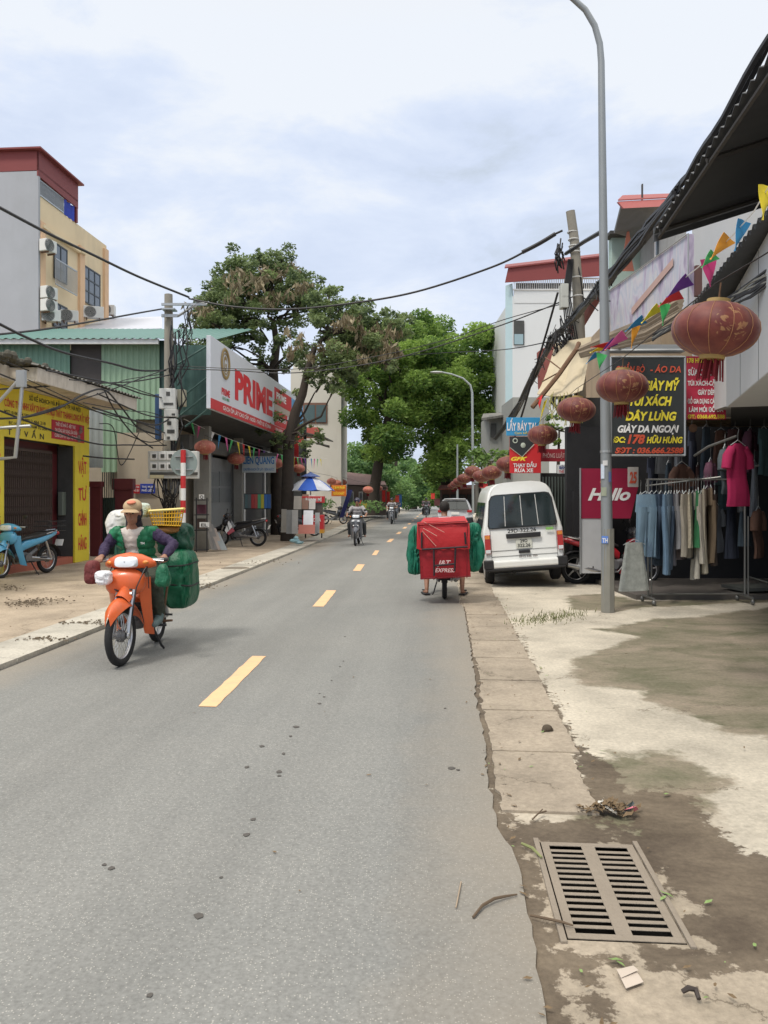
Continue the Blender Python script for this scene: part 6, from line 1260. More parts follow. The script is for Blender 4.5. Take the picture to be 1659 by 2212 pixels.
for s_ in (1,-1): limb(mb, [hip+Vector((.02,s_*.085,-.01)), kn_[s_]+Vector((0,0,.005)), kn_[s_].lerp(an_[s_],.5)+Vector((-.01,0,0)), an_[s_]+Vector((0,0,.02))], [.095,.075,.066,.058])
organic(mb, 'trousers', mat('trousers_olive', (.045,.052,.038), rough=.85, var=.3, scale=9, bump=.5, bscale=16), r1, .009, 3, .008, 10)
for s_ in (1,-1):
    mb = MB(); limb(mb, [an_[s_]+EZ*.05, an_[s_]-EZ*.02, an_[s_]+Vector((.03,0,-.065)), an_[s_]+Vector((.16,0,-.08))], [.056,.052,.046,.036]); organic(mb, 'boot', mat('boot_greygreen', (.12,.17,.17), rough=.6, var=.3, scale=12), r1, .008, 3)
mb = MB(); Rc = Matrix.Rotation(.2, 3, 'Y'); mb.ell(hc+Vector((-.01,0,.065)), (.112,.092,.075), 20, 10, Rc); capo = mb
hr = MB(); hr.ell(hc+Vector((-.035,0,.0)), (.088,.093,.105), 16, 10); hr.tube([hc+Vector((-.04,0,-.06)), nk+Vector((-.045,0,.0))], [.075,.085], 12); hr.build('hood', mat('hood_dark', (.025,.022,.03), rough=.85), r1, smooth=True)
rows = [[hc+Rc @ Vector((.07+.105*(1-(j/4-1)**2)**.5*i/3+.0, .088*(j/4-1), .052-.012*i/3-.02*(j/4-1)**2)) for j in range(9)] for i in range(4)]; sheet(capo, rows, .006); capo.build('cap', mat('cap_tan', (.45,.33,.20), rough=.85, var=.12, scale=10), r1, smooth=True)
mb = MB(); mb.ell(hc+Rc @ Vector((.045,.01,.118)), (.05,.045,.018), 12, 6, Rc); mb.build('cap_patch', mat('cap_patch', (.60,.20,.12)), r1, smooth=True)
letters(r1, m_whitel, [('TH', 0, 0, .022, .04, .02)], Vector((.062,.035,1.10)), (0,1,.0), (-.1,0,1), .004)
# --- loads on the orange motorbike
def sack(name, label, cat, c, size, m_, seed, knots=0, p=2.8, rough_=.08, group=None, taper=0):
    from mathutils import noise
    rnd = random.Random(seed); ph = [rnd.uniform(0, 6.3) for _ in range(8)]; mb = MB(); rings = []; nv, nu = 40, 72
    for j in range(nv+1):
        v_ = -1+2*j/nv; sc0 = (1-abs(v_)**3.2)**(1/3.0) if abs(v_) < 1 else .02; sc0 = max(sc0, .03)*(1-taper*v_)
        ring = []
        for k in range(nu):
            a = 2*math.pi*k/nu; x, y = math.cos(a), math.sin(a); x = math.copysign(abs(x)**(2/p), x); y = math.copysign(abs(y)**(2/p), y)
            cz_ = noise.noise(Vector((math.cos(a)*1.6+seed, math.sin(a)*1.6, v_*1.8+seed))); cz2 = noise.noise(Vector((math.cos(a)*3.6, math.sin(a)*3.6+seed, v_*2.2+cz_*2)))
            d = 1+rough_*(math.sin(3*a+ph[0]+2*v_)+.6*math.sin(5*a+ph[1]-3*v_)+.5*math.sin(9*a+ph[2]+5*v_)+.3*math.sin(14*a+ph[3]+4*v_))*.5+rough_*(1.5*cz_-1.9*abs(cz2)+.5)
            ring.append(Vector(c)+Vector((x*size[0]/2*sc0*d, y*size[1]/2*sc0*d, v_*size[2]/2+rough_*.3*size[2]*math.sin(2*a+ph[4])*(1-abs(v_)))))
        rings.append(ring)
    mb.loft(rings); o = mb.build(name, m_, None, smooth=True)
    try: pass
    finally: pass
    tag(o, label, cat, group); recentre(o); return o
m_grb = mat('woven_green', (.010,.115,.055), rough=.45, var=.35, scale=5, bump=.6, bscale=18); m_grd = mat('woven_green_dark', (.008,.065,.036), rough=.5, var=.4, scale=6, bump=.6, bscale=18)
def load(name, px0, px1, y0, y1, Y, dep): return (W((px0+px1)/2, (y0+y1)/2, Y), ((px1-px0)/F*Y, dep, (y1-y0)/F*Y))
c_, z_ = load('', 358, 421, 1182, 1314, 8.35, .5); o = sack('cargo_bag', 'large green woven pannier bag hanging low on the right of the orange motorbike', 'bag', c_, z_, m_grb, 3, rough_=.085, p=4.0)
def strap(o, segs, r=.008, m_=None):
    OFF[o.name] = Vector(o.location)
    mb = MB()
    for sg in segs: mb.tube(sg, r, 5)
    mb.build('strap', m_ or mat('strap_rubber', (.02,.02,.02), rough=.6), o)
def belt(c_, z_, zf, tilt=0.0, k=1.03):      # a rope drawn round the bulge of a bag
    return [Vector(c_)+Vector((z_[0]/2*k*math.copysign(abs(math.cos(a))**.5, math.cos(a)), z_[1]/2*k*math.copysign(abs(math.sin(a))**.5, math.sin(a)), z_[2]/2*zf+tilt*math.cos(a))) for a in np.linspace(0, 2*math.pi, 25)]
strap(o, [belt(c_, z_, .45, .02), belt(c_, z_, -.15, -.02)], .009)
c_, z_ = load('', 345, 415, 1128, 1200, 8.45, .45); sack('cargo_bag', 'dark green bulging bag strapped above the large pannier, under the yellow basket', 'bag', c_, z_, m_grd, 5, rough_=.11)
c_, z_ = load('', 258, 292, 1135, 1290, 8.5, .5); sack('cargo_bag', 'dark green pannier bag half hidden behind the rider arm', 'bag', c_, z_, m_grd, 8, rough_=.05)
c_, z_ = load('', 238, 300, 1100, 1165, 8.3, .4); sack('plastic_sack', 'white and yellow plastic sack stacked behind the rider shoulder', 'sack', c_, z_, mat('plastic_white', (.62,.62,.60), rough=.35, var=.25, scale=5, dirt=.3, dcol=(.55,.48,.10)), 11, rough_=.09)
c_, z_ = load('', 292, 322, 1086, 1120, 8.35, .3); sack('plastic_sack', 'small pale green plastic sack right behind the tan cap', 'sack', c_, z_, mat('plastic_palegreen', (.55,.64,.55), rough=.35, var=.15), 13, rough_=.09)
bk_ = thing('plastic_basket', 'yellow and orange plastic basket tied on top of the green bags', 'basket', W(362,1146,8.3)); Yb_ = 8.25
A4 = [W(322,1104,Yb_-.2), W(397,1099,Yb_-.2), W(397,1099,Yb_+.25), W(322,1104,Yb_+.25)]; B4 = [W(330,1134,Yb_-.17), W(390,1136,Yb_-.17), W(390,1136,Yb_+.2), W(330,1134,Yb_+.2)]
mb = MB()
for i in range(4):
    a0, a1, b0_, b1_ = A4[i], A4[(i+1)%4], B4[i], B4[(i+1)%4]
    for k in range(13): f_ = k/12; mb.tube([a0.lerp(a1,f_), b0_.lerp(b1_,f_)], .0065, 4)
    for k in range(5): f_ = k/4; mb.tube([a0.lerp(b0_,f_), a1.lerp(b1_,f_)], .006, 4)
mb.build('lattice', mat('basket_yellow', (.72,.42,.03), rough=.5, var=.2), bk_)
mb = MB()
for i in range(4): mb.tube([A4[i], A4[(i+1)%4]], .016, 6)
mb.build('rim', mat('basket_pale', (.78,.62,.20), rough=.5), bk_)
mb = MB(); mb.slab(B4, (0,0,.01)); mb.slab([p.lerp(q_, .3)+EZ*-.0 for p, q_ in zip(A4, B4)], (0,0,.01)); mb.build('filling', mat('filling_y', (.62,.33,.04), rough=.6, var=.4, scale=12), bk_)
c_, z_ = load('', 330, 390, 1134, 1152, 8.3, .4); sack('carton', 'brown wrapped parcel squeezed below the yellow basket', 'parcel', c_, z_, mat('parcel_brown', (.30,.14,.04), rough=.6, var=.4, scale=8), 14, rough_=.03, p=6)
c_, z_ = load('', 338, 366, 1218, 1268, 7.25, .12); sack('handlebar_bag', 'green plastic bag hanging from the left handlebar grip', 'bag', c_, z_, m_grb, 17, rough_=.09, taper=.3)
c_, z_ = load('', 186, 214, 1210, 1262, 7.3, .18); sack('handlebar_bag', 'maroon cloth bag hanging beside the orange handlebar', 'bag', c_, z_, mat('bag_maroon', (.15,.03,.03), rough=.7, var=.3, bump=.5), 19, rough_=.07, taper=.05)
c_, z_ = load('', 208, 240, 1232, 1264, 7.2, .15); sack('handlebar_bag', 'white knotted plastic bag in front of the maroon cloth bag', 'bag', c_, z_, mat('bag_white', (.72,.72,.74), rough=.35, var=.06), 21, rough_=.09)
mb = MB(); mb.tube([W(362,1262,7.85), W(357,1300,7.85), W(352,1340,7.85)], .012, 6); mb.tube([W(345,1342,7.85), W(372,1340,7.8)], [.016,.012], 6); recentre(tag(mb.build('prop_rod', m_rust, smooth=True), 'rusty iron prop rod hanging under the green pannier', 'rod'))
# --- courier
bl6 = Vector(bk6.location)
r2 = thing('person', 'dark haired person with bare calves and black sandals behind the red courier box', 'person', bl6, math.pi/2+ROT, None, local=True)
hip = Vector((-.12,0,.86)); ch = Vector((-.08,0,1.08)); nk = Vector((-.02,0,1.27)); hc = Vector((.02,0,1.395))
mb = MB(); limb(mb, [hip, ch, nk-EZ*.03], [.12,.12,.06]); limb(mb, [nk-EZ*.05, hc-EZ*.03], [.05,.05]); q = head(mb, hc, pitch=.1)
for s_ in (1,-1):
    sh2 = Vector((-.03,s_*.18,1.20)); e2 = Vector((.12,s_*.30,1.02)); w2 = Vector((.27,s_*.30,1.0)); limb(mb, [sh2, e2, w2], [.046,.036,.026]); hand(mb, w2, Vector((.31,s_*.30,.985)), (1,0,-.1), (0,-s_,0), (0,0,1))
    kn = Vector((.16,s_*.29,.54)); an = Vector((-.16,s_*.285,.10)); limb(mb, [hip+Vector((0,s_*.09,0)), kn, kn.lerp(an,.35)+Vector((-.02,0,0)), an], [.08,.055,.056,.034]); limb(mb, [an, an+Vector((-.02,s_*.0,-.05)), an+Vector((.13,s_*.05,-.065))], [.034,.032,.022])
organic(mb, 'body', m_skin, r2, .009, 4); eyes(r2, q)
mb = MB()
for z_ in (.86,.95,1.04,1.12,1.19): mb.ell((-.09,0,z_), (.125,.175,.08), 16, 10)
for s_ in (1,-1): limb(mb, [Vector((-.03,s_*.16,1.20)), Vector((.05,s_*.25,1.10))], [.07,.062])
organic(mb, 'shirt', mat('shirt_grey', (.16,.15,.17), rough=.85, var=.15), r2, .011, 3, .007, 9)
mb = MB(); mb.ell(hip, (.15,.165,.10), 14, 8)
for s_ in (1,-1): limb(mb, [hip+Vector((.02,s_*.09,0)), Vector((.15,s_*.285,.58))], [.10,.085])
organic(mb, 'shorts', mat('shorts_dark', (.04,.04,.05), rough=.85), r2, .011, 3, .007, 9)
mb = MB(); mb.ell(hc+Vector((-.018,0,.03)), (.098,.086,.098), 18, 12); mb.build('hair', mat('hair_black', (.02,.016,.014), rough=.7, var=.3, scale=40, bump=.8, bscale=60), r2, smooth=True)
for s_ in (1,-1): mb = MB(); rings = [sell((-.16+.21*f-.04, s_*(.285+.04*f), .012), (1,0,0),(0,1,0), .02, .02, 8) for f in (0,1)]; mb.box((-.12,s_*.305,.022), (.27,.10,.025), 0, Matrix.Rotation(s_*.25, 4, 'Z')); mb.box((-.07,s_*.315,.07), (.03,.10,.02), 0); mb.build('sandal', m_blk, r2, bevel=.012)
cbx = thing('courier_box', 'big red fabric courier box with black straps and white lettering on the motorbike rear', 'delivery box', W(960,1250,11.3))
m_cr = mat('courier_red', (.31,.010,.018), rough=.55, var=.10, scale=4, bump=.5, bscale=9); Yx = 11.25
def quadbox(P_front, dep, nm, m_, par, sub=6):     # soft box: front outline at Yx extruded away
    mb = MB(); rows = []
    a, b2, c2, d2 = P_front
    for j in range(sub*2+1):
        v_ = j/(sub*2); l = a.lerp(d2, v_); r_ = b2.lerp(c2, v_); rows.append([l.lerp(r_, i/(sub*2))+Vector((0,-.035*math.sin(math.pi*i/(sub*2))*math.sin(math.pi*v_)+.008*math.sin(i*1.9+j*1.3),0)) for i in range(sub*2+1)])
    n_ = sub*2+1; vs = [p for r in rows for p in r]; fs = [(r*n_+i, r*n_+i+1, (r+1)*n_+i+1, (r+1)*n_+i) for r in range(n_-1) for i in range(n_-1)]
    vb = [p+Vector((.04,dep,0)) for p in vs]; N_ = len(vs); fs += [tuple(N_+q for q in f[::-1]) for f in fs]
    for r in range(n_-1): fs += [(r*n_, (r+1)*n_, N_+(r+1)*n_, N_+r*n_), (r*n_+n_-1, N_+r*n_+n_-1, N_+(r+1)*n_+n_-1, (r+1)*n_+n_-1)]
    for i in range(n_-1): fs += [(i, N_+i, N_+i+1, i+1), ((n_-1)*n_+i, (n_-1)*n_+i+1, N_+(n_-1)*n_+i+1, N_+(n_-1)*n_+i)]
    mb.add(vs+vb, fs); return mb.build(nm, m_, par, smooth=True)
quadbox([W(909,1252,Yx), W(1017,1246,Yx), W(1009,1130,Yx), W(904,1136,Yx)], .55, 'case', m_cr, cbx)
mb = MB(); sheet(mb, [[W(900+i*11.5, 1187+ (2 if i % 2 else -2), Yx-.05-.012*(i%2)) .lerp(W(901+i*11.3, 1128-3*math.sin(i*.4), Yx+.02), v_)+Vector((0,-.03*math.sin(v_*3.1),0)) for i in range(11)] for v_ in (0,.25,.5,.75,1)], .012)
mb.build('flap', mat('courier_red2', (.40,.014,.018), rough=.5, var=.1, bump=.5, bscale=10), cbx, smooth=True)
quadbox([W(902,1134,Yx-.02), W(1011,1128,Yx-.02), W(1004,1116,Yx+.15), W(915,1120,Yx+.15)], .45, 'top', mat('courier_red2', (0,0,0)), cbx, 3)
mb = MB()
for a_, b2 in (((911,1187),(1010,1181)), ((937,1187),(938,1244)), ((984,1184),(982,1234)), ((938,1222),(984,1218)), ((911,1184),(911,1150)), ((1006,1176),(1004,1150))):
    p0, p1 = W(*a_, Yx-.085), W(*b2, Yx-.085); mb.tube([p0, p0.lerp(p1,.5)+Vector((0,-.01,0)), p1], .014, 4)
mb.build('strap', mat('strap_black', (.03,.02,.025), rough=.7), cbx)
mb = MB(); mb.tube([W(912,1147,Yx-.07), W(942,1180,Yx-.09)], .005, 4); mb.tube([W(914,1141,Yx-.07), W(944,1158,Yx-.09)], .005, 4); mb.tube([W(915,1127,Yx-.02),W(960,1150,Yx-.08)], .004, 4); mb.build('cord', mat('cord_pink', (.55,.30,.25)), cbx)
mb = MB(); [mb.tube([W(904+k_*17.6, 1131, Yx-.045), W(909+k_*16.6, 1249, Yx-.05)], .006, 4) for k_ in (0,6)]; mb.tube([W(908,1250,Yx-.04), W(1016,1244,Yx-.04)], .008, 4); mb.tube([W(903,1132,Yx-.04), W(1006,1126,Yx-.04)], .007, 4); mb.build('seam', mat('seam_dark_red', (.16,.006,.012), rough=.7), cbx)
letters(cbx, mat('print_pinkwhite', (.68,.50,.48), rough=.6), [('J&T', 0, .0, .075, .20, .02, .3), ('EXPRESS', .02, -.10, .06, .30, .015, .3)], W(959,1221,Yx-.075), EX, EZ)
mb = MB(); mb.slab([W(942,1131,11.35), W(970,1129,11.35), W(974,1122,11.6), W(948,1123,11.6)], (0,-.005,.04)); mb.build('paper_pack', m_whitel, cbx); mb = MB(); mb.slab([W(914,1134,11.3), W(938,1132,11.3), W(938,1125,11.5), W(916,1126,11.5)], (0,-.005,.03)); mb.build('black_pouch', m_blk, cbx)
m_tg = mat('cloth_teal_green', (.008,.14,.085), rough=.6, var=.25, scale=5, bump=.6, bscale=14)
c_, z_ = load('', 882, 912, 1134, 1242, 11.5, .28); sack('side_bag', 'green cloth bag hanging left of the red courier box', 'bag', c_, z_, m_tg, 31, rough_=.20, taper=.22, p=2.2)
c_, z_ = load('', 1006, 1040, 1128, 1236, 11.5, .28); sack('side_bag', 'green cloth bag hanging right of the red courier box', 'bag', c_, z_, m_tg, 33, rough_=.20, taper=.05, p=2.2)
# --- distant rider
def simple_rider(label, bike, shirt, cap_m, leg_m, heading, group=None, vox=.014):
    t = thing('person', label, 'person', Vector(bike.location), heading, group, local=True)
    hip = Vector((-.15,0,.86)); nk = Vector((-.05,0,1.30)); hc = Vector((.0,0,1.43))
    mb = MB(); limb(mb, [hip, nk], [.11,.07]); limb(mb, [nk, hc], [.05,.05]); q = head(mb, hc)
    for s_ in (1,-1):
        limb(mb, [Vector((-.05,s_*.18,1.24)), Vector((.08,s_*.32,1.04)), Vector((.27,s_*.31,1.0))], [.045,.036,.026]); hand(mb, Vector((.27,s_*.31,1.0)), Vector((.31,s_*.30,.985)), (1,0,-.1), (0,-s_,0), (0,0,1))
        limb(mb, [hip+Vector((0,s_*.09,0)), Vector((.18,s_*.25,.70)), Vector((-.02,s_*.25,.34)), Vector((.14,s_*.28,.28))], [.075,.052,.034,.024])
    organic(mb, 'body', m_skin, t, vox*.8, 3)
    mb = MB()
    for z_ in (.90,1.0,1.1,1.2): mb.ell((-.12+.06*(z_-.9)/.3,0,z_), (.125,.175,.09), 14, 8)
    for s_ in (1,-1): limb(mb, [Vector((-.05,s_*.17,1.24)), Vector((.05,s_*.29,1.08))], [.068,.06])
    organic(mb, 'shirt', shirt, t, vox, 3)
    mb = MB(); mb.ell(hip, (.15,.16,.09), 12, 8)
    for s_ in (1,-1): limb(mb, [hip+Vector((0,s_*.09,0)), Vector((.18,s_*.25,.70)), Vector((-.0,s_*.25,.38))], [.095,.075,.06])
    organic(mb, 'trousers', leg_m, t, vox, 3)
    mb = MB(); mb.ell(hc+Vector((-.012,0,.04)), (.112,.10,.10), 16, 10); mb.build('helmet', cap_m, t, smooth=True)
    return t
r3 = simple_rider('person in grey patterned shirt and dark helmet riding towards the camera in the distance', bk5, mat('shirt_pattern', (.36,.35,.36), rough=.8, var=.5, scale=14), mat('helmet_navy', (.03,.03,.06), rough=.3, coat=.4), mat('trousers_dark', (.05,.055,.06)), -math.pi/2-.06)
# far traffic: copies of the same rider and machine
index_children()
far = [(46,-3.0,'farthest left rider coming up the middle of the road under the trees'), (58,-1.2,'rider on the centre line far up the road'), (64,-3.8,'rider close to the left kerb far under the trees')]
for i, (s_, t_, lab) in enumerate(far):
    b_ = copy_tree(bk5); b_.location = ST(s_, t_, .012); b_['label'] = 'dark motorbike of the '+lab.replace(' coming up the middle of the road',''); b_['group'] = 'far motorbikes on the road'
    p_ = copy_tree(r3); p_.location = ST(s_, t_, .012); p_['label'] = lab; p_['group'] = 'far riders on the road'
for s_, t_, lab, rz in ((30,-5.6,'motorbike parked sideways beside the red snack cart', 0.4), (44,-6.2,'parked motorbike on the left pavement past the white building', .6), (28,3.0,'motorbike parked on the right pavement beyond the van', 2.4), (47,2.6,'motorbike parked on the right pavement under the far lanterns', 2.2)):
    b_ = copy_tree(bk5); b_.location = ST(s_, t_, .05 if t_ < 0 else .012); b_.rotation_euler.z = rz; b_['label'] = lab; b_['group'] = 'motorbikes parked along the pavement far off'
# ================================================================ LANTERNS, BUNTING, POLES, CABLES, CLOTHES
def lantern_mat(name, base, faded, gold):
    m, t, b = node_mat(name); L = t.links.new; c = N(t, 'ShaderNodeTexCoord')
    n = N(t, 'ShaderNodeTexNoise', Scale=7.0, Detail=8.0, Roughness=.65); L(c.outputs['Object'], n.inputs[0]); r = N(t, 'ShaderNodeMapRange'); r.inputs[1].default_value = .40; r.inputs[2].default_value = .66; L(n.outputs[0], r.inputs[0])
    a = N(t, 'ShaderNodeMix', data_type='RGBA'); a.inputs[6].default_value = (*base,1); a.inputs[7].default_value = (*faded,1); L(r.outputs[0], a.inputs[0])
    n2 = N(t, 'ShaderNodeTexNoise', Scale=11.0, Detail=3.0, Distortion=2.5); L(c.outputs['Object'], n2.inputs[0]); r2_ = N(t, 'ShaderNodeMapRange'); r2_.inputs[1].default_value = .56; r2_.inputs[2].default_value = .62; r2_.inputs[4].default_value = .55; L(n2.outputs[0], r2_.inputs[0])
    # the printed gold figure sits on the belly of the lantern, front and back
    s = N(t, 'ShaderNodeSeparateXYZ'); L(c.outputs['Object'], s.inputs[0]); l = N(t, 'ShaderNodeVectorMath', operation='LENGTH'); cx_ = N(t, 'ShaderNodeCombineXYZ'); L(s.outputs[0], cx_.inputs[0]); L(s.outputs[2], cx_.inputs[2]); L(cx_.outputs[0], l.inputs[0])
    lt_ = N(t, 'ShaderNodeMath', operation='LESS_THAN'); lt_.inputs[1].default_value = .12; L(l.outputs['Value'], lt_.inputs[0]); mu_ = N(t, 'ShaderNodeMath', operation='MULTIPLY'); L(lt_.outputs[0], mu_.inputs[0]); L(r2_.outputs[0], mu_.inputs[1])
    g = N(t, 'ShaderNodeMix', data_type='RGBA'); g.inputs[7].default_value = (*gold,1); L(mu_.outputs[0], g.inputs[0]); L(a.outputs[2], g.inputs[6]); L(g.outputs[2], b.inputs['Base Color']); b.inputs['Roughness'].default_value = .6
    b.inputs['Sheen Weight'].default_value = .15
    return m
m_lan = lantern_mat('lantern_cloth', (.11,.013,.011), (.19,.042,.027), (.42,.24,.10)); m_lan2 = lantern_mat('lantern_cloth_faded', (.42,.10,.07), (.52,.20,.14), (.60,.36,.18))
m_gc = mat('lantern_gold', (.36,.25,.09), rough=.6, var=.3); m_tas = mat('tassel_red', (.17,.012,.018), rough=.8, var=.3, scale=20)
def make_lantern(m_, label, group, R=.30, hgt=.195):
    t = thing('lantern', label, 'lantern', (0,0,0), 0, group, local=True)
    n = 48; mb = MB(); rings = []
    for j in range(17):
        ph = math.pi*(.07+.86*j/16); ring = []
        for k in range(n):
            a = 2*math.pi*k/n; rr = math.sin(ph)**.92*R*(1-.022*(1 if k % 4 == 0 else 0)-(.004 if k % 4 == 2 else 0)*-1)
            ring.append(Vector((rr*math.cos(a), rr*math.sin(a), -math.cos(ph)*hgt)))
        rings.append(ring)
    mb.loft(rings); mb.build('shade', m_, t, smooth=True)
    mb = MB()
    for k in range(12):
        a = 2*math.pi*k/12; mb.tube([(R*1.0*math.sin(ph)**.92*math.cos(a), R*math.sin(ph)**.92*math.sin(a), -math.cos(ph)*hgt) for ph in [math.pi*(.07+.86*j/10) for j in range(11)]], .0022, 4)
    mb.build('rib', mat('rib_gold', (.40,.20,.09), rough=.5), t)
    mb = MB(); mb.lathe([(.0,-hgt-.02),(.085,-hgt-.02),(.09,-hgt+.02),(.0,-hgt+.02)], (0,0,0), 20); mb.build('bottom_cap', m_gc, t, smooth=True)
    mb = MB(); mb.lathe([(.0,hgt-.02),(.085,hgt-.02),(.08,hgt+.02),(.0,hgt+.025)], (0,0,0), 20); mb.build('top_cap', m_gc, t, smooth=True)
    mb = MB(); rnd = random.Random(4)
    for k in range(34):
        a = rnd.uniform(0,6.3); r_ = rnd.uniform(.03,.08); mb.tube([(r_*math.cos(a), r_*math.sin(a), -hgt-.02), (r_*1.15*math.cos(a)+rnd.uniform(-.01,.01), r_*1.15*math.sin(a), -hgt-rnd.uniform(.13,.18))], .006, 4)
    mb.build('tassel', m_tas, t)
    mb = MB(); mb.tube([(0,0,hgt), (0,0,hgt+.14)], .006, 5); mb.build('hook', m_rust, t)
    return t
lan = make_lantern(m_lan, 'very large dark red lantern hanging nearest the camera at the right edge', 'red lanterns strung along the right pavement')
lanL = make_lantern(m_lan2, 'faded red lantern nearest the round sign on the left', 'faded red lanterns along the left shop fronts', .30, .20)
index_children()
def place(proto, first, p, label, tilt=0, sc_=1.0):
    o = proto if first else copy_tree(proto); o.location = p; o.rotation_euler = (tilt*.5, tilt, random.uniform(0,.0)); o.scale = (sc_,)*3; o['label'] = label; return o
LR = [(1545,712,5.54,'very large dark red lantern hanging nearest the camera at the right edge'), (1344,835,9.05,'red lantern overlapping the black signboard and the lamp post'), (1245,885,12.1,'dark red lantern hanging over the timber post'), (1172,940,15.5,'faded red lantern overlapping the blue and red signs'),
      (1098,1003,19.0,'red lantern half behind the oil change sign'), (1062,1021,22.5,'rightmost lantern of the small cluster above the van roof'), (1040,1029,25.5,'second lantern of the cluster above the van roof'), (1022,1019,27,'uppermost lantern of the cluster above the van roof'), (1003,1034,31,'lantern hanging left of the thin white post'), (992,1041,36,'small lantern over the white car'),
      (984,1046,42,'tiny lantern left of the one over the white car'), (977,1050,48,'tiny far lantern on the right, ahead of the trees'), (971,1054,55,'farthest lantern but one of the right string'), (966,1057,63,'farthest lantern of the right string')]
for i, (px, py, Y, lab) in enumerate(LR): place(lan, i == 0, W(px,py,Y), lab, (.10 if i == 0 else random.uniform(-.12,.12)), 1.0)
LL = [(443,966,22.0,'faded red lantern nearest the round sign on the left'), (510,991,26.5,'second faded lantern from the round sign, left of the blue lettered board'), (596,1001,31,'lantern overlapping the right end of the grey name board'), (645,1012,36,'lantern just right of the dark tree trunk'), (669,1033,40,'dark red lantern above the parasol'),
      (716,1040,48,'leftmost lantern over the orange sign'), (728,1044,50,'middle lantern over the orange sign'), (740,1042,52,'rightmost lantern over the orange sign'), (795,1058,44,'pale orange lantern over the distant rider'), (806,1052,52,'lantern right of the pale orange one'), (818,1055,57,'lantern before the brown house roof'), (829,1057,62,'last lantern visible of the left string')]
for i, (px, py, Y, lab) in enumerate(LL): place(lanL, i == 0, W(px,py,Y), lab, random.uniform(-.05,.05))
mb = MB(); pts = [W(px,py-24*5.5/Y*3.3,Y)+EZ*0 for px,py,Y,_ in LR]; pts = [Vector((p_.x,p_.y,W(px,py,Y).z+.33)) for p_,(px,py,Y,_) in zip(pts, LR)]
mb.tube([pts[0]+Vector((.25,-2.2,.1))]+pts, .006, 4); recentre(tag(mb.build('lantern_wire', m_blk), 'thin wire carrying the red lanterns on the right', 'wire'))
mb = MB(); mb.tube([W(px,py,Y)+EZ*.34 for px,py,Y,_ in LL], .008, 4); recentre(tag(mb.build('lantern_wire', m_blk), 'thin wire carrying the faded lanterns on the left', 'wire'))
# far red festival banners and goods (seen as small patches)
for i, (px, py, w_, h_, Y, c_, lab) in enumerate([(829,1072,7,24,58,(.55,.03,.03),'narrow red banner left of the far trees'), (838,1078,8,30,60,(.60,.04,.03),'second narrow red banner left of the far trees'), (862,1082,12,26,66,(.05,.14,.36),'blue cloth hanging far down the left side'), (848,1088,14,20,62,(.45,.25,.05),'yellow brown display stall far down the left side'), (935,1072,8,12,66,(.62,.05,.04),'little red flag far down the right side'), (775,1090,12,18,46,(.45,.05,.04),'red goods stall left of the distant rider'), (788,1094,9,12,48,(.50,.36,.05),'yellow goods box beside the red goods stall'), (812,1088,10,22,50,(.50,.04,.05),'red shop cloth right of the distant rider'), (858,1078,8,14,60,(.52,.06,.04),'red sign high beside the blue cloth'), (1045,1050,16,8,29,(.45,.03,.03),'short red plate beyond the van roof'), (1043,1040,14,7,29.4,(.05,.28,.10),'short green plate beyond the van roof'), (947,1085,18,14,60,(.30,.12,.12),'dark red stall cloth far down the right side'), (920,1088,16,10,70,(.35,.20,.25),'pinkish stall cloth far down the road'), (700,1086,10,18,46,(.10,.30,.14),'green crate stack behind the parasol')]):
    mb = MB(); gbox(mb, px-w_/2, px+w_/2, py-h_/2, py+h_/2, Y, .12); gbox(mb, px-w_/2-.5, px+w_/2+.5, py-h_/2-.8, py-h_/2, Y, .16); recentre(tag(mb.build('hanging_cloth' if i not in (9,10) else 'plate_sign', mat('far%d' % i, c_, rough=.7, var=.4, scale=3)), lab, 'banner'))
# ---- bunting
pal = {'y': (.75,.60,.03), 'b': (.03,.22,.45), 'o': (.78,.33,.03), 'g': (.06,.42,.12), 'm': (.45,.04,.16), 'p': (.13,.03,.24), 'r': (.62,.03,.03), 'k': (.72,.12,.34), 'w': (.7,.7,.7)}
def flag(mb, a, b2, tip, bulge):
    a, b2, tip = Vector(a), Vector(b2), Vector(tip); rows = []
    for i in range(6):
        f_ = i/5; l = a.lerp(tip, f_); r_ = b2.lerp(tip, f_); rows.append([l.lerp(r_, j/3)+Vector((0, bulge*math.sin(f_*5+j), bulge*.5*math.sin(f_*4+j*1.7))) for j in range(4)])
    return sheet(mb, rows, .0025)
bt = thing('bunting', 'string of bright triangular flags crossing below the top right awning', 'bunting', W(1400,700,8))
strp = [(1665,395,4.55),(1628,458,4.85),(1585,506,5.2),(1530,560,5.75),(1480,600,6.3),(1455,640,6.7),(1420,665,7.2),(1380,695,7.9),(1350,725,8.6),(1320,745,9.3),(1285,762,10.2)]
MB_ = MB(); MB_.tube([W(*p) for p in strp], .005, 4); MB_.build('string', m_whitel, bt)
def fl(px, py, Y, dx, dy, w_, cc, j):
    P = W(px,py,Y); L_ = math.hypot(dx, dy); ux, uy = dx/L_, dy/L_; a = W(px-uy*w_/2, py+ux*w_/2, Y); b2 = W(px+uy*w_/2, py-ux*w_/2, Y+.12); tip = W(px+dx, py+dy, Y-.02)
    flag(MB0 := MB(), a, b2, tip, .012); MB0.build('flag', mat('flag_'+cc, pal[cc], rough=.6, var=.1, scale=4), bt, smooth=True)
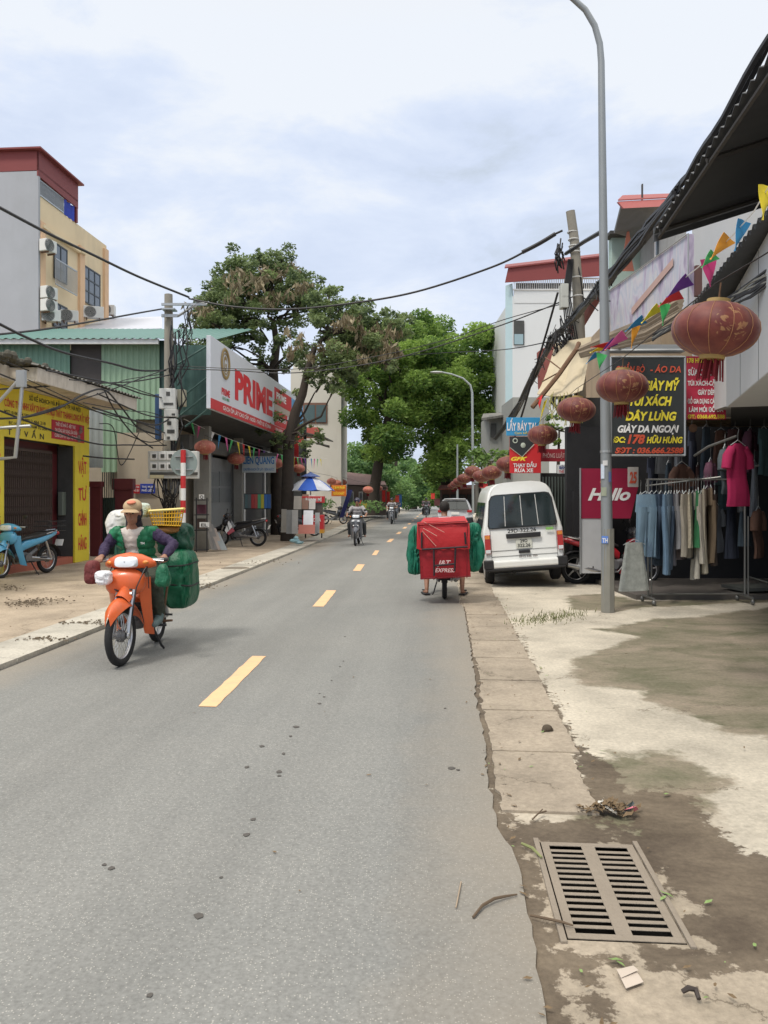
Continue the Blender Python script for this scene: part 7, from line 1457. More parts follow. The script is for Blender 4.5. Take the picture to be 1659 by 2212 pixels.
for j, f_ in enumerate([(1655,400,4.6,-8,75,34,'y'), (1608,476,5.05,-22,66,30,'b'), (1576,512,5.3,-42,48,34,'o'), (1545,548,5.6,-30,30,28,'g'), (1530,560,5.75,4,62,36,'m'), (1490,602,6.25,-50,40,30,'p'), (1470,632,6.5,-48,30,28,'r'), (1437,655,6.95,-6,48,24,'g'), (1425,662,7.1,-40,36,20,'y'), (1392,688,7.7,-42,28,20,'b'), (1375,700,8.0,-12,52,18,'o'), (1350,722,8.5,-44,34,22,'k'), (1330,736,9.0,-34,26,18,'p'), (1318,746,9.4,-42,4,16,'r'), (1308,750,9.6,-34,12,14,'y'), (1300,764,9.8,-6,34,24,'g'), (1290,764,10.1,-24,22,12,'b')]): fl(*f_, j)
bt2 = thing('bunting', 'string of small flags along the dark front of the tile shop', 'bunting', W(520,940,26))
p0, p1 = W(397,905,21.4), W(705,990,36); MB().tube(arc(p0, p1, .35, 12), .006, 4).build('string', m_whitel, bt2); A_ = arc(p0, p1, .35, 60)
for i in range(2, 58, 2):
    p = A_[i]; dv = (A_[i+1]-A_[i]).normalized(); cc = 'ygmpwbkgyr'[i//2 % 10]; sx = .16; MB0 = MB(); flag(MB0, p-dv*sx*.6, p+dv*sx*.6, p+Vector((random.uniform(-.1,.1),-.03,-random.uniform(.34,.46))), .01); MB0.build('flag', mat('flag_'+cc, pal[cc]), bt2)
mb = MB(); flag(mb, W(1175,868,13.8), W(1182,862,13.9), W(1165,915,13.7), .01); recentre(tag(mb.build('streamer', mat('flag_y', pal['y'])), 'yellow streamer hanging just right of the blue signboard', 'flag'))
mb = MB(); flag(mb, W(1160,862,14.2), W(1172,852,14.2), W(1166,884,14.2), .01); recentre(tag(mb.build('streamer', mat('flag_r', pal['r'])), 'red flag under the tarpaulin above the blue signboard', 'flag'))
# ---- concrete poles
m_cp = mat('pole_concrete', (.29,.27,.225), rough=.9, var=.15, scale=4, dirt=.4, dcol=(.17,.155,.13), bump=.3)
lp = thing('utility_pole', 'concrete utility pole carrying white meter boxes on the left', 'utility pole', W(366,1204,20.4)); Yp_ = 20.4
mb = MB(); mb.tube([W(366,1210,Yp_), W(366,1000,Yp_), W(365,800,Yp_), W(364,636,Yp_)], [.16,.145,.125,.105], 14); mb.build('shaft', m_cp, lp, smooth=True)
mb = MB(); gbox(mb, 349, 446, 655, 660, Yp_-.2, .06); gbox(mb, 349, 384, 679, 685, Yp_-.2, .06); gbox(mb, 352, 380, 668, 671, Yp_-.16, .3); mb.tube([W(384,683,Yp_-.2), W(428,655,Yp_-.2)], .035, 4); mb.tube([W(420,648,Yp_-.2), W(447,658,Yp_-.2)], .035, 4); mb.build('crossarm', m_steel, lp)
m_mb = mat('meter_white', (.60,.61,.58), rough=.45, var=.06, dirt=.3, dcol=(.36,.34,.28)); m_mbd = mat('meter_dark', (.07,.07,.065), rough=.4)
def mbox(p0, p1, y0, y1, Y, wins, parent=lp, mm=None, nm='meter_box'):
    b_ = gbox(MB(), p0, p1, y0, y1, Y, .22).build(nm, mm or m_mb, parent, bevel=.015)
    for (a, c2, e_, f_) in wins: gbox(MB(), a, c2, e_, f_, Y-.115, .012).build('window', m_mbd, b_)
    return b_
mbox(346, 381, 840, 884, 20.05, [(359,367,846,855),(354,374,870,875)]); mbox(357, 383, 884, 901, 20.03, [(371,378,893,897)]); mbox(356, 383, 905, 952, 20.03, [(361,370,910,918),(361,377,928,936),(361,367,943,949)])
mbox(384, 401, 842, 878, 20.3, [], lp, mat('box_tan', (.42,.40,.30), rough=.6)); mbox(337, 347, 852, 950, 20.6, [], lp, mat('box_blue', (.03,.07,.16), rough=.5), 'blue_panel')
big = mbox(322, 429, 975, 1034, 19.9, [], lp); 
for cx0 in (327, 345, 362):
    for cy0 in (979, 1001): f = gbox(MB(), cx0-2, cx0+13, cy0-2, cy0+14, 19.76, .02).build('meter_cover', m_whitel, big); gbox(MB(), cx0+2, cx0+10, cy0+2, cy0+10, 19.74, .012).build('dial', m_mbd, f)
gbox(MB(), 324, 427, 1020, 1026, 19.77, .02).build('seam', m_mbd, big); gbox(MB(), 324, 354, 1026, 1033, 19.76, .03).build('cream_box', mat('cream', (.62,.56,.36)), big)
mb = MB(); rnd = random.Random(9)
for i in range(16):
    x = rnd.uniform(335,390); mb.tube([W(x,1034,19.9), W(x+rnd.uniform(-10,14),1060+rnd.uniform(-8,20),19.7), W(rnd.uniform(350,382),1090+rnd.uniform(-15,30),19.9), W(rnd.uniform(358,376),1150,20.1)], rnd.uniform(.012,.022), 5)
mb.build('cable_loops', m_blk, lp)
mb = MB()
for i in range(24):
    y0 = rnd.uniform(700,960); x0 = 372+rnd.uniform(-4,26); mb.tube([W(x0,y0,20.2), W(x0+rnd.uniform(-6,10),y0+30,20.0), W(x0+rnd.uniform(-8,12),y0+75,20.1), W(370+rnd.uniform(-4,14),y0+120,20.2)], rnd.uniform(.01,.02), 4)
for i in range(10):
    y0 = rnd.uniform(655,700); x0 = rnd.uniform(395,420); mb.tube([W(x0,y0,20.2), W(x0+rnd.uniform(-6,12),y0+40,20.1), W(x0+rnd.uniform(-26,20),y0+66,20.1), W(x0+rnd.uniform(-30,10),y0+35,20.2)], .011, 4)
mb.build('cable_coils', m_blk, lp)
gbox(MB(), 364, 376, 1098, 1140, 20.1, .04).build('red_notice', mat('notice_redwhite', (.5,.12,.12), rough=.6, var=.6, scale=12), lp)
mb = MB(); gbox(mb, 388, 397, 1048, 1080, 19.7, .06); recentre(tag(mb.build('white_plate', m_mb), 'small white plate beside the striped sign post', 'plate'))
rs = thing('round_sign', 'back of a round grey road sign on a red and white striped post', 'road sign', W(395,1212,18.6)); Yr = 18.6
mb = MB(); mb.lathe([(.0,-.006),(.325,-.006),(.33,0),(.325,.006),(.0,.006)], W(397,1000,Yr+.0)+Vector((0,.0,0)), 36, 'Y'); mb.build('disc', mat('disc_grey', (.27,.33,.32), rough=.5, metal=.2, var=.06), rs, smooth=True)
ys_ = [1212,1190,1163,1136,1108,1081,1055,1028,1000,972]
for i, (a, b2) in enumerate(zip(ys_, ys_[1:])):
    MB().tube([W(395+.1*i,a,Yr-.08), W(395.1+.1*i,b2,Yr-.08)], .062, 14).build('post_band', m_whitel if (len(ys_)-2-i) % 2 else m_red, rs, smooth=True)
mb = MB(); gbox(mb, 378, 416, 985, 987, Yr-.03, .04); gbox(mb, 378, 416, 1013, 1015, Yr-.03, .04); mb.build('clamp_bar', m_steel, rs)
rp = thing('utility_pole', 'leaning concrete utility pole wrapped in white bands and tangled cables on the right', 'utility pole', W(1262,1225,17)); Yq = 16.8
mb = MB(); mb.tube([W(1252,1225,Yq), W(1253,1000,Yq), W(1252,742,Yq), W(1249,640,Yq-.1), W(1241,520,Yq-.2), W(1232,456,Yq-.25)], [.15,.14,.125,.115,.10,.095], 14); mb.build('shaft', m_cp, rp, smooth=True)
for py, x in ((502,1237),(518,1239),(532,1240),(537,1241),(545,1242),(600,1246),(640,1249),(676,1250)): MB().torus(W(x,py,Yq-.2), .108, .012, 20, 5, 'Z', 1.2).build('white_band', mat('band_white', (.55,.55,.52)), rp, smooth=True)
mbox(1210, 1226, 650-35, 650-5+22, Yq-.3, [], rp, mat('box_palegrey', (.48,.49,.45), rough=.6))
mb = MB(); rnd = random.Random(12)
for i in range(60):
    x0 = rnd.uniform(1200,1242); y0 = rnd.uniform(675,830); mb.tube([W(x0,y0,Yq-.3), W(x0+rnd.uniform(-14,14),y0+25,Yq-.4), W(x0+rnd.uniform(-18,14),y0+50,Yq-.3), W(x0+rnd.uniform(-14,20),y0+80,Yq-.3)], rnd.uniform(.008,.02), 4)
for i in range(14):
    x0 = 1208+rnd.uniform(-6,8); y0 = rnd.uniform(510,560); mb.tube([W(x0,y0,Yq-.3), W(x0-rnd.uniform(0,8),y0+20,Yq-.4), W(x0+rnd.uniform(-3,9),y0+38,Yq-.3)], .016, 4)
for i in range(6): mb.tube([W(1228+i*2,560,Yq-.25), W(1216+i*3,640,Yq-.4), W(1224+i*5,740,Yq-.3), W(1240,820,Yq)], .014, 4)
mb.tube([W(1246,560,Yq-.2), W(1254,600,Yq-.3), W(1262,660,Yq-.2)], .016, 4)
mb.build('cable_coils', m_blk, rp)
# ---- overhead cables
def cable(lab, pts, r, name='overhead_cable', m_=m_blk):
    P = [W(*p) for p in pts]; Q = []
    for i in range(len(P)-1):      # Catmull-Rom smoothing
        p0 = P[max(i-1,0)]; p1 = P[i]; p2 = P[i+1]; p3 = P[min(i+2,len(P)-1)]
        for k in range(8):
            u = k/8; Q.append(.5*((2*p1)+(p2-p0)*u+(2*p0-5*p1+4*p2-p3)*u*u+(3*p1-p0-3*p2+p3)*u**3))
    Q.append(P[-1]); o = MB().tube(Q, r, 6).build(name, m_, None, smooth=True); tag(o, lab, 'cable'); recentre(o); return o
cable('thick cable sloping from the left edge down to the left pole bracket', [(-20,438,12.5),(100,502,14.5),(200,550,16.3),(300,598,18.3),(408,642,20.2)], .028)
cable('long cable spanning the street between the two concrete poles', [(408,645,20.2),(500,662,19.8),(620,668,19.3),(760,655,18.7),(900,630,18.1),(1060,578,17.4),(1140,540,17),(1178,516,16.8),(1215,498,16.6)], .024)
cable('thickened splice of the cable at the right concrete pole', [(1128,545,17.0),(1150,534,16.9),(1172,522,16.8),(1200,505,16.7)], .045, 'cable_splice')
cable('cable rising from the left edge to the left pole below the pale roof', [(-20,724,14),(90,712,15.5),(200,694,17.2),(300,676,19),(352,667,20.2)], .022)
cable('sagging black cable from the left edge in front of the green cladding', [(-20,690,13),(60,730,14.3),(140,762,15.6),(240,785,17.6),(300,800,19),(358,800,20.2)], .026)
cable('thin wire across the street at the height of the big signboard', [(372,797,20.2),(500,800,20),(620,806,19.8),(760,792,19.2),(900,762,18.6),(1090,700,17.6),(1240,640,16.7)], .014)
cable('second thin wire across the street just above the other', [(372,790,20.2),(620,798,19.8),(800,772,19.2),(960,735,18.4),(1090,690,17.6),(1220,655,16.8)], .010)
cable('thin wire from the trees to the tangle on the right pole', [(850,770,30),(960,762,26),(1090,755,22),(1200,735,17)], .014)
cable('steep black cable running down from the right pole box toward the blue sign', [(1205,632,16.6),(1180,720,17.2),(1150,820,18),(1120,920,19),(1092,1000,20)], .026)
tg_ = thing('cable_bundle', 'heavy sagging bundle of black cables along the right shop fronts', 'cable bundle', W(1250,690,14))
rnd = random.Random(5); base = [(1668,95,6.2),(1560,262,7.0),(1463,415,8.2),(1390,512,10),(1316,600,11.8),(1245,682,15),(1192,735,17.6),(1158,800,20.5),(1112,895,26),(1070,948,32)]
for i in range(15):
    P = [Vector(W(px,py,Y))+Vector((rnd.gauss(0,.035), rnd.gauss(0,.05), rnd.gauss(0,.05))) for px,py,Y in base]; Q = []
    for k in range(0 if i < 4 else 2, len(P)-1):
        for u in range(5): Q.append(P[k].lerp(P[k+1], u/5)+Vector((0,0,.02*math.sin(u+i))))
    Q.append(P[-1]); MB().tube(Q, rnd.uniform(.016,.030), 5).build('cable', m_blk, tg_)
MB().tube([W(1222,548,16.6), W(1262,522,15), W(1300,500,13.4)], .04, 6).build('cable', m_blk, tg_)
mb = MB()
for i in range(55):
    f_ = rnd.uniform(4.0,8.4); k = int(f_); a = W(*base[k]).lerp(W(*base[min(k+1,9)]), f_-k); mb.tube([a+Vector((rnd.uniform(-.1,.1),0,rnd.uniform(-.05,.12))), a+Vector((rnd.uniform(-.16,.16),rnd.uniform(-.1,.1),rnd.uniform(-.2,.1))), a+Vector((rnd.uniform(-.2,.2),0,rnd.uniform(-.25,.1)))], .011, 4)
mb.build('loose_ends', m_blk, tg_)['kind'] = 'stuff'
tl2 = thing('cable_bundle', 'tangled bundle of cables between the yellow shop canopy and the left pole', 'cable bundle', W(250,880,18))
L0 = [(-20,770,13.5,180),(-20,800,13.5,60),(40,905,13.8,60),(-20,880,13.6,200),(-20,842,13.6,120),(60,820,14,30),(100,800,14.5,20),(150,820,15,80),(180,870,16,50),(200,880,16.5,90),(210,850,17,60)]
for i, (x, y, Y, sg_) in enumerate(L0):
    e_ = (rnd.uniform(352,376), rnd.choice([778,792,808,860,900,940,955,962]), 20.2); mid = (x+(e_[0]-x)*.55, (y+e_[1])/2+rnd.uniform(-10,sg_*.35), (Y+20.2)/2); q2 = (x+(e_[0]-x)*.8, (mid[1]*.5+e_[1]*.5)+rnd.uniform(-6,14), (mid[2]+20.2)/2)
    o = cable('x', [(x,y,Y), mid, q2, e_], rnd.uniform(.009,.02), 'cable'); del o['label']; del o['category']; loc = o.location.copy(); o.parent = tl2; o.location = loc-Vector(tl2.location)
for pts, r in (([(-20,905,13.8),(60,900,14.4),(130,880,15.2),(180,852,16),(225,842,17),(262,880,18.2),(300,925,19.2),(345,940,20)], .022), ([(225,842,17),(250,890,18),(290,940,19),(330,968,19.8)], .018), ([(190,925,17),(260,935,18.5),(320,955,19.6),(355,948,20.1)], .015), ([(215,915,17.5),(245,925,18),(262,1005,18.6),(300,935,19.3)], .012), ([(180,985,17.5),(230,990,18.3),(290,992,19)], .02)):
    o = cable('x', pts, r, 'cable'); del o['label']; del o['category']; loc = o.location.copy(); o.parent = tl2; o.location = loc-Vector(tl2.location)
br = thing('cable_bundle', 'loose cables lying over the lower canopy behind the big lantern', 'cable bundle', W(1560,700,7.5))
for i in range(12):
    P = [(1670,560+rnd.uniform(0,60),6.3),(1600,640+rnd.uniform(-15,20),6.9),(1540,672+rnd.uniform(-10,16),7.4),(1470,690+rnd.uniform(-8,20),8.3),(1400,735+rnd.uniform(-6,14),9.6)]
    MB().tube([W(*p)-Vector((.03,.25,0)) for p in P], rnd.uniform(.007,.014), 5).build('cable', m_blk if i % 3 else mat('grey_cable', (.25,.25,.22)), br)
# thin white post beyond the van, and second lamp
mb = MB(); mb.tube([W(1022,1110,30), W(1021,960,30)], .05, 8); mb.tube([W(1021,960,30), W(1020,850,30)], [.05,.045], 8); mb.tube([W(1020,850,30), W(1016,832,30), W(1000,817,30), W(975,808,30), W(950,803,30)], [.045,.04,.035,.03,.03], 8)
l2 = thing('street_lamp', 'smaller distant grey street lamp with arm curving left over the road before the dark trees', 'street lamp', W(1022,1115,30)); mb.build('pole', mat('lamp_pale', (.38,.42,.42), rough=.4, metal=.3), l2, smooth=True)
MB().ell(W(943,804,30), (.26,.10,.045), 12, 6).build('lamp_head', m_steel, l2, smooth=True)
mb = MB(); mb.tube([W(988,1105,46), W(988,960,46)], [.07,.05], 8); recentre(tag(mb.build('thin_post', mat('lamp_pale', (0,0,0)), smooth=True), 'thin pale post before the dark trees left of the distant lamp', 'post'))
# ---- clothes on rails
rk = thing('clothes_rack', 'steel tube clothes rack standing at the edge of the dark shop', 'clothes rack', W(1500,1303,11.5)); ra, rb = W(1400,1300,11.45), W(1609,1300,11.55); ra.z = rb.z = 0.0
m_rk = mat('rack_steel', (.17,.17,.16), rough=.4, metal=.5, var=.2); mb = MB()
for p in (ra, rb):
    mb.tube([p+EZ*.10, p+EZ*1.86], .017, 6); mb.tube([p+Vector((.05,0,.10)), p+Vector((.05,0,1.3))], .012, 6); mb.tube([p+Vector((0,-.25,.10)), p+Vector((0,.25,.10))], .02, 6)
    for d in (-.25,.25): mb.ell(p+Vector((0,d,.045)), (.035,.035,.045), 8, 6)
mb.tube([ra+EZ*1.85, rb+EZ*1.85], .016, 6); mb.tube([ra+EZ*.14, rb+EZ*.14], .014, 6); mb.build('frame', m_rk, rk, smooth=True)
mb = MB(); mb.tube([W(1395,1050,12.4), W(1560,1030,12.2), W(1640,1005,12)], .016, 6); mb.tube([W(1500,985,12.6), W(1530,965,12.3), W(1592,942,11.9)], .022, 6); recentre(tag(mb.build('hanging_rail', m_rk, smooth=True), 'slanting hanging rails above the clothes rack in the shop opening', 'rail'))
def garment(kind_, px, py, Y, L_, w_, ang, m_, label, seed, name, th=.03, group=None):
    rnd = random.Random(seed); top = W(px,py,Y); ca, sa = math.cos(ang), math.sin(ang); U = Vector((ca,sa,0)); V = Vector((-sa,ca,0)); ph = [rnd.uniform(0,6.3) for _ in range(5)]
    t = thing(name, label, name.replace('_',' '), top+Vector((0,0,-L_)), 0, group); mb = MB()
    def ringf(c, a, b2, amp, z, n=28): 
        r = []
        for k in range(n):
            q_ = 2*math.pi*k/n; x, y = math.cos(q_), math.sin(q_); d = 1.9*amp*(math.sin(4*q_+ph[0]+z*2)+.8*math.sin(7*q_+ph[1]-z*3)+.5*math.sin(11*q_+ph[3]+z*5)); r.append(c+U*(a*x)+V*(b2*y+d*.5*abs(x))+Vector((0,0,z)))
        return r
    if kind_ == 'trousers':
        hipd = .26; rings = [ringf(top, w_/2*(.86+.14*i/3), th*(1+.4*i/3), .004, -hipd*i/3) for i in range(4)]; mb.loft(rings)
        for s_ in (-1,1):
            rings = []
            for i in range(11):
                f_ = i/10; c = top+U*s_*(w_*.25*(1+.10*f_))+V*(.012*s_+.02*math.sin(ph[2]+f_*3)); rings.append(ringf(c, w_*.24*(1-.12*f_), th*1.25, .006+.006*f_, -hipd*.7-(L_-hipd*.7)*f_*(1 if s_ > 0 else .97)))
            mb.loft(rings)
    elif kind_ == 'shirt':
        rings = [ringf(top, .07, th, 0, 0), ringf(top, w_*.34, th, .002, -.05), ringf(top, w_*.46, th*1.3, .003, -.12)]+[ringf(top+V*.015*math.sin(i), w_*(.44+.02*i), th*1.5, .010, -.2-(L_-.2)*i/6) for i in range(7)]; mb.loft(rings)
        for s_ in (-1,1): mb.tube([top+U*s_*w_*.30+EZ*-.07, top+U*s_*w_*.50+EZ*-.18, top+U*s_*w_*.58+EZ*-.36], [.06,.075,.07], 10)
    else:
        n_ = 40; rings = [ringf(top, w_*.30*(1+.7*i/9), th*(1+1.2*i/9), .004+.012*i/9, -L_*i/9) for i in range(10)]; mb.loft(rings)
    mb.build('cloth', m_, t, smooth=True)
    MB().tube([top+U*(-w_*.38)-EZ*.03, top+EZ*.05, top+U*(w_*.38)-EZ*.03], .006, 5).build('hanger', mat('hanger_pale', (.45,.48,.48)), t)
    MB().tube([top+EZ*.05, top+EZ*.14, top+EZ*.20+U*.02, top+EZ*.23], .004, 4).build('hook', m_rk, t)
    return t
def denim(nm, c): return mat(nm, c, rough=.9, var=.35, scale=3.5, bump=.4, bscale=50)
gs = [('trousers',1395,1068,11.3,.92,.36,.30,denim('denim_light',(.18,.275,.36)),'light blue jeans, leftmost and widest on the rack',1,'jeans'),
 ('trousers',1400,1066,11.65,1.18,.36,.9,denim('denim_dark',(.07,.10,.17)),'long dark blue jeans behind the leftmost light pair',2,'jeans'),
 ('trousers',1438,1068,11.4,1.20,.38,1.02,denim('denim_mid',(.13,.21,.30)),'mid blue jeans hanging straight in the middle left of the rack',3,'jeans'),
 ('trousers',1462,1066,11.5,.84,.34,1.25,denim('denim_grey',(.22,.22,.23)),'grey trousers beside the middle blue jeans',4,'trousers'),
 ('skirt',1474,1066,11.5,.75,.34,1.32,denim('brown_cloth',(.06,.035,.03)),'narrow dark brown garment on the rack',5,'skirt'),
 ('skirt',1489,1064,11.5,.82,.36,1.12,mat('pattern_beige',(.36,.32,.24),rough=.9,var=.6,scale=24),'speckled beige skirt in the middle of the rack',6,'skirt'),
 ('trousers',1503,1064,11.6,1.32,.32,1.36,denim('cream_cloth',(.46,.44,.38)),'very long cream trousers between speckled skirt and green garment',7,'trousers'),
 ('skirt',1508,1060,11.45,.84,.34,1.22,denim('green_cloth',(.03,.15,.06)),'green garment in the middle of the rack',8,'skirt'),
 ('trousers',1521,1056,11.5,1.28,.36,1.12,denim('beige_cloth',(.34,.31,.24)),'long beige trousers right of the green garment',9,'trousers'),
 ('trousers',1535,1054,11.55,1.14,.34,1.28,denim('tan_cloth',(.15,.11,.07)),'tan trousers at the right of the beige pair',10,'trousers'),
 ('trousers',1418,1067,11.75,1.10,.36,.7,denim('denim_slate',(.10,.14,.19)),'slate blue jeans between the light and the mid blue pairs',14,'jeans'),
 ('trousers',1450,1067,11.6,1.15,.36,1.1,denim('denim_steel',(.09,.13,.19)),'steel blue jeans just right of the mid blue pair',15,'jeans'),
 ('skirt',1468,1067,11.8,1.0,.38,.8,denim('mauve_grey',(.20,.17,.18)),'mauve grey garment at the back of the rack middle',16,'skirt'),
 ('trousers',1528,1056,11.8,.95,.36,.8,denim('stripe_brown',(.16,.11,.08)),'dark brown trousers behind the beige pair',17,'trousers'),
 ('trousers',1384,1070,11.6,.80,.34,1.0,denim('black_denim',(.03,.035,.05)),'black trousers at the very left of the rack behind light jeans',18,'trousers'),
 *[('trousers',x_,1067,11.45+.22*(k_%2),.95+.05*(k_%4),.36,.75+.13*(k_%4),denim('denim_v%d'%k_,c_),l_,60+k_,'jeans') for k_,(x_,c_,l_) in enumerate([(1408,(.11,.17,.24),'washed blue jeans pressed against the leftmost light pair'),(1428,(.08,.12,.18),'deep blue jeans touching the left side of the mid blue pair'),(1445,(.14,.20,.26),'pale blue jeans squeezed right behind the mid blue pair'),(1457,(.10,.10,.12),'dark grey jeans just left of the grey trousers'),(1482,(.30,.27,.22),'khaki trousers behind the speckled beige skirt'),(1497,(.08,.09,.10),'black grey trousers just left of the cream pair'),(1515,(.40,.37,.31),'ivory trousers just right of the green garment'),(1544,(.09,.07,.06),'dark trousers at the right end of the rack')])],
 ('skirt',1370,1172,11.2,.70,.50,.35,mat('floral_grey',(.38,.40,.37),rough=.9,var=.55,scale=14),'grey floral skirt hanging low at the left end of the rack',11,'skirt'),
 ('shirt',1594,958,11.0,.90,.40,.45,mat('cloth_pink',(.36,.015,.08),rough=.85,var=.10,scale=3,bump=.4,bscale=10),'bright pink T-shirt hanging alone at the right',12,'t_shirt'),
 ('shirt',1566,966,11.8,.72,.40,1.0,denim('cloth_slate',(.08,.10,.11)),'slate grey shirt half behind the pink T-shirt',13,'t_shirt')]
for g_ in gs: garment(*g_)
rnd = random.Random(3); dk = [(.05,.06,.09),(.10,.05,.05),(.12,.13,.14),(.04,.06,.08),(.12,.05,.08),(.20,.22,.25),(.13,.07,.05),(.05,.09,.10)]
words = ['navy','maroon','charcoal','blue black','wine','pale slate','rust','teal']
for i in range(24):
    px = 1410+i*10.5+rnd.uniform(-3,3); up_ = i % 3; c_ = i % 8; lab = 'dim %s garment on the %s rail %s' % (words[c_], ['middle','lower','upper'][up_], ['behind the jeans','behind the middle of the rack','between rack and pink T-shirt','under the pink T-shirt','right of the pink T-shirt','at the right edge'][min(5, i//4)])
    garment(rnd.choice(['shirt','skirt','trousers']), px, 995+rnd.uniform(-8,10) if up_ == 0 else (1090 if up_ == 1 else 930)+rnd.uniform(-10,10), 13.0+rnd.uniform(-.3,.5), rnd.uniform(.7,1.0), .36, rnd.uniform(.2,1.2), denim('dk%d' % c_, dk[c_]), lab, 50+i, 'hanging_garment', group='dark garments inside the clothes shop')
mb = MB(); mb.box((6.3,12.4,.14), (1.5,.6,.05), 0, Matrix.Rotation(.15,4,'Z')); mb.tube([W(1615,1245,11.6), W(1670,1262,11.2)], .012, 5); recentre(tag(mb.build('floor_mat', mat('mat_dark', (.06,.065,.06), rough=.7)), 'dark flat mat at the foot of the clothes rack', 'mat'))
# ================================================================ TREES
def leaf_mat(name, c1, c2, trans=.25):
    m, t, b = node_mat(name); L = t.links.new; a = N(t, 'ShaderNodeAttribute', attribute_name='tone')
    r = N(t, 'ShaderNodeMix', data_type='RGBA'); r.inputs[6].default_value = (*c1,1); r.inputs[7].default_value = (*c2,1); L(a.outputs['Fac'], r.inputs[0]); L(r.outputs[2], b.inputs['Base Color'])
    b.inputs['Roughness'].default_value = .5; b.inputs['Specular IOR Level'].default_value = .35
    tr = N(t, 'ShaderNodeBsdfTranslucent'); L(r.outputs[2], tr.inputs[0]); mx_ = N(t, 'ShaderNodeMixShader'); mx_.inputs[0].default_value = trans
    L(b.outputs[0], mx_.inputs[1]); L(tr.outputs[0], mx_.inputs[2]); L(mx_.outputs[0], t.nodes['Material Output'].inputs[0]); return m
m_bark = mat('bark', (.055,.045,.036), rough=.95, var=.35, scale=7, bump=.7, bscale=30)
def leaves(name, parent, m_, clusters, n_per, size, seed, droop=.3, flat=.75, long=1.0):
    r = np.random.default_rng(seed); cs = []; tones = []
    for (c, rad) in clusters:
        n = max(12, int(n_per*(rad**2))); d = r.normal(size=(n,3)); d /= np.linalg.norm(d, axis=1)[:,None]
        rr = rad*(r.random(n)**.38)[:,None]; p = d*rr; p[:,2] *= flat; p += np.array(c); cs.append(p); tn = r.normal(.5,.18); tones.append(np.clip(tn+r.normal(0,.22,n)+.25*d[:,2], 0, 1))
    P = np.concatenate(cs); T = np.concatenate(tones); n = len(P)
    u = r.normal(size=(n,3)); u[:,2] = u[:,2]*.5-droop; u /= np.linalg.norm(u, axis=1)[:,None]; w = r.normal(size=(n,3)); w -= (w*u).sum(1)[:,None]*u; w /= np.linalg.norm(w, axis=1)[:,None]
    s = size*(.6+.8*r.random(n))[:,None]; v = np.empty((n*4,3)); nrm_ = np.cross(u, w)
    v[0::4] = P-u*s*.5*long; v[1::4] = P+w*s*.25+nrm_*s*.06; v[2::4] = P+u*s*.55*long; v[3::4] = P-w*s*.25+nrm_*s*.06
    off = np.array(OFF.get(parent.name, Vector((0,0,0)))) if parent is not None else 0
    v = v-off; me = bpy.data.meshes.new(name); me.vertices.add(n*4); me.vertices.foreach_set('co', v.ravel()); me.loops.add(n*4); me.loops.foreach_set('vertex_index', np.arange(n*4, dtype=np.int32)); me.polygons.add(n)
    me.polygons.foreach_set('loop_start', np.arange(0, n*4, 4, dtype=np.int32)); me.polygons.foreach_set('loop_total', np.full(n, 4, dtype=np.int32)); me.update(); me.validate()
    a = me.attributes.new('tone', 'FLOAT', 'POINT'); a.data.foreach_set('value', np.repeat(T, 4).astype(np.float32)); me.materials.append(m_)
    o = bpy.data.objects.new(name, me); COL.objects.link(o)
    if parent is not None: o.parent = parent; OFF[o.name] = Vector(off)
    return o
def in_poly(x, y, poly):
    ins = False; n = len(poly)
    for i in range(n):
        x0,y0 = poly[i]; x1,y1 = poly[(i+1)%n]
        if (y0 > y) != (y1 > y) and x < (x1-x0)*(y-y0)/(y1-y0)+x0: ins = not ins
    return ins
def fill(poly, Y, dY, rpx, count, seed):
    r = random.Random(seed); xs = [p[0] for p in poly]; ys = [p[1] for p in poly]; out_ = []
    while len(out_) < count:
        x = r.uniform(min(xs), max(xs)); y = r.uniform(min(ys), max(ys))
        if in_poly(x, y, poly): Yd = Y+r.uniform(-dY, dY); k = r.uniform(.7,1.25)*rpx; out_.append((W(x, y, Yd), k/F*Yd))
    return out_
def tree(label, trunk, clusters, m_l, n_per, size, seed, group=None, limb_r=.06, every=1, pods=None, droop=.3, name='tree', hubs=None):
    t = thing(name, label, 'tree', trunk[0][0], 0, group); mb = MB(); mb.tube([p for p, r in trunk], [r for p, r in trunk], 12)
    r = random.Random(seed); hs = hubs or [trunk[-1][0], trunk[-2][0]]
    for k, (c, rad) in enumerate(clusters[::every]):
        h = min(hs, key=lambda q: (Vector(q)-Vector(c)).length + (2 if Vector(q).z > Vector(c).z else 0)); h = Vector(h); c = Vector(c); m1 = h.lerp(c, .45)+Vector((r.gauss(0,.25), r.gauss(0,.25), -.04*(c-h).length))
        mb.tube([h, h.lerp(m1,.5)+Vector((r.gauss(0,.1),0,r.gauss(0,.1))), m1, m1.lerp(c,.5)+Vector((r.gauss(0,.15),r.gauss(0,.1),.05)), c], [limb_r, limb_r*.8, limb_r*.6, limb_r*.4, limb_r*.18], 6)
        for _ in range(2): d_ = Vector((r.gauss(0,1), r.gauss(0,1), r.gauss(0,.6))).normalized()*rad*.8; mb.tube([m1.lerp(c,.6), c.lerp(c+d_,.6), c+d_], [limb_r*.3, limb_r*.2, limb_r*.08], 4)
    mb.build('trunk', m_bark, t, smooth=True)
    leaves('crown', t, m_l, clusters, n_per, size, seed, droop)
    if pods:
        P, n_, mp_ = pods; o = leaves('seed_pods', t, mp_, P, n_, size*1.25, seed+5, droop=1.6, long=1.7); o['kind'] = 'stuff'
    return t
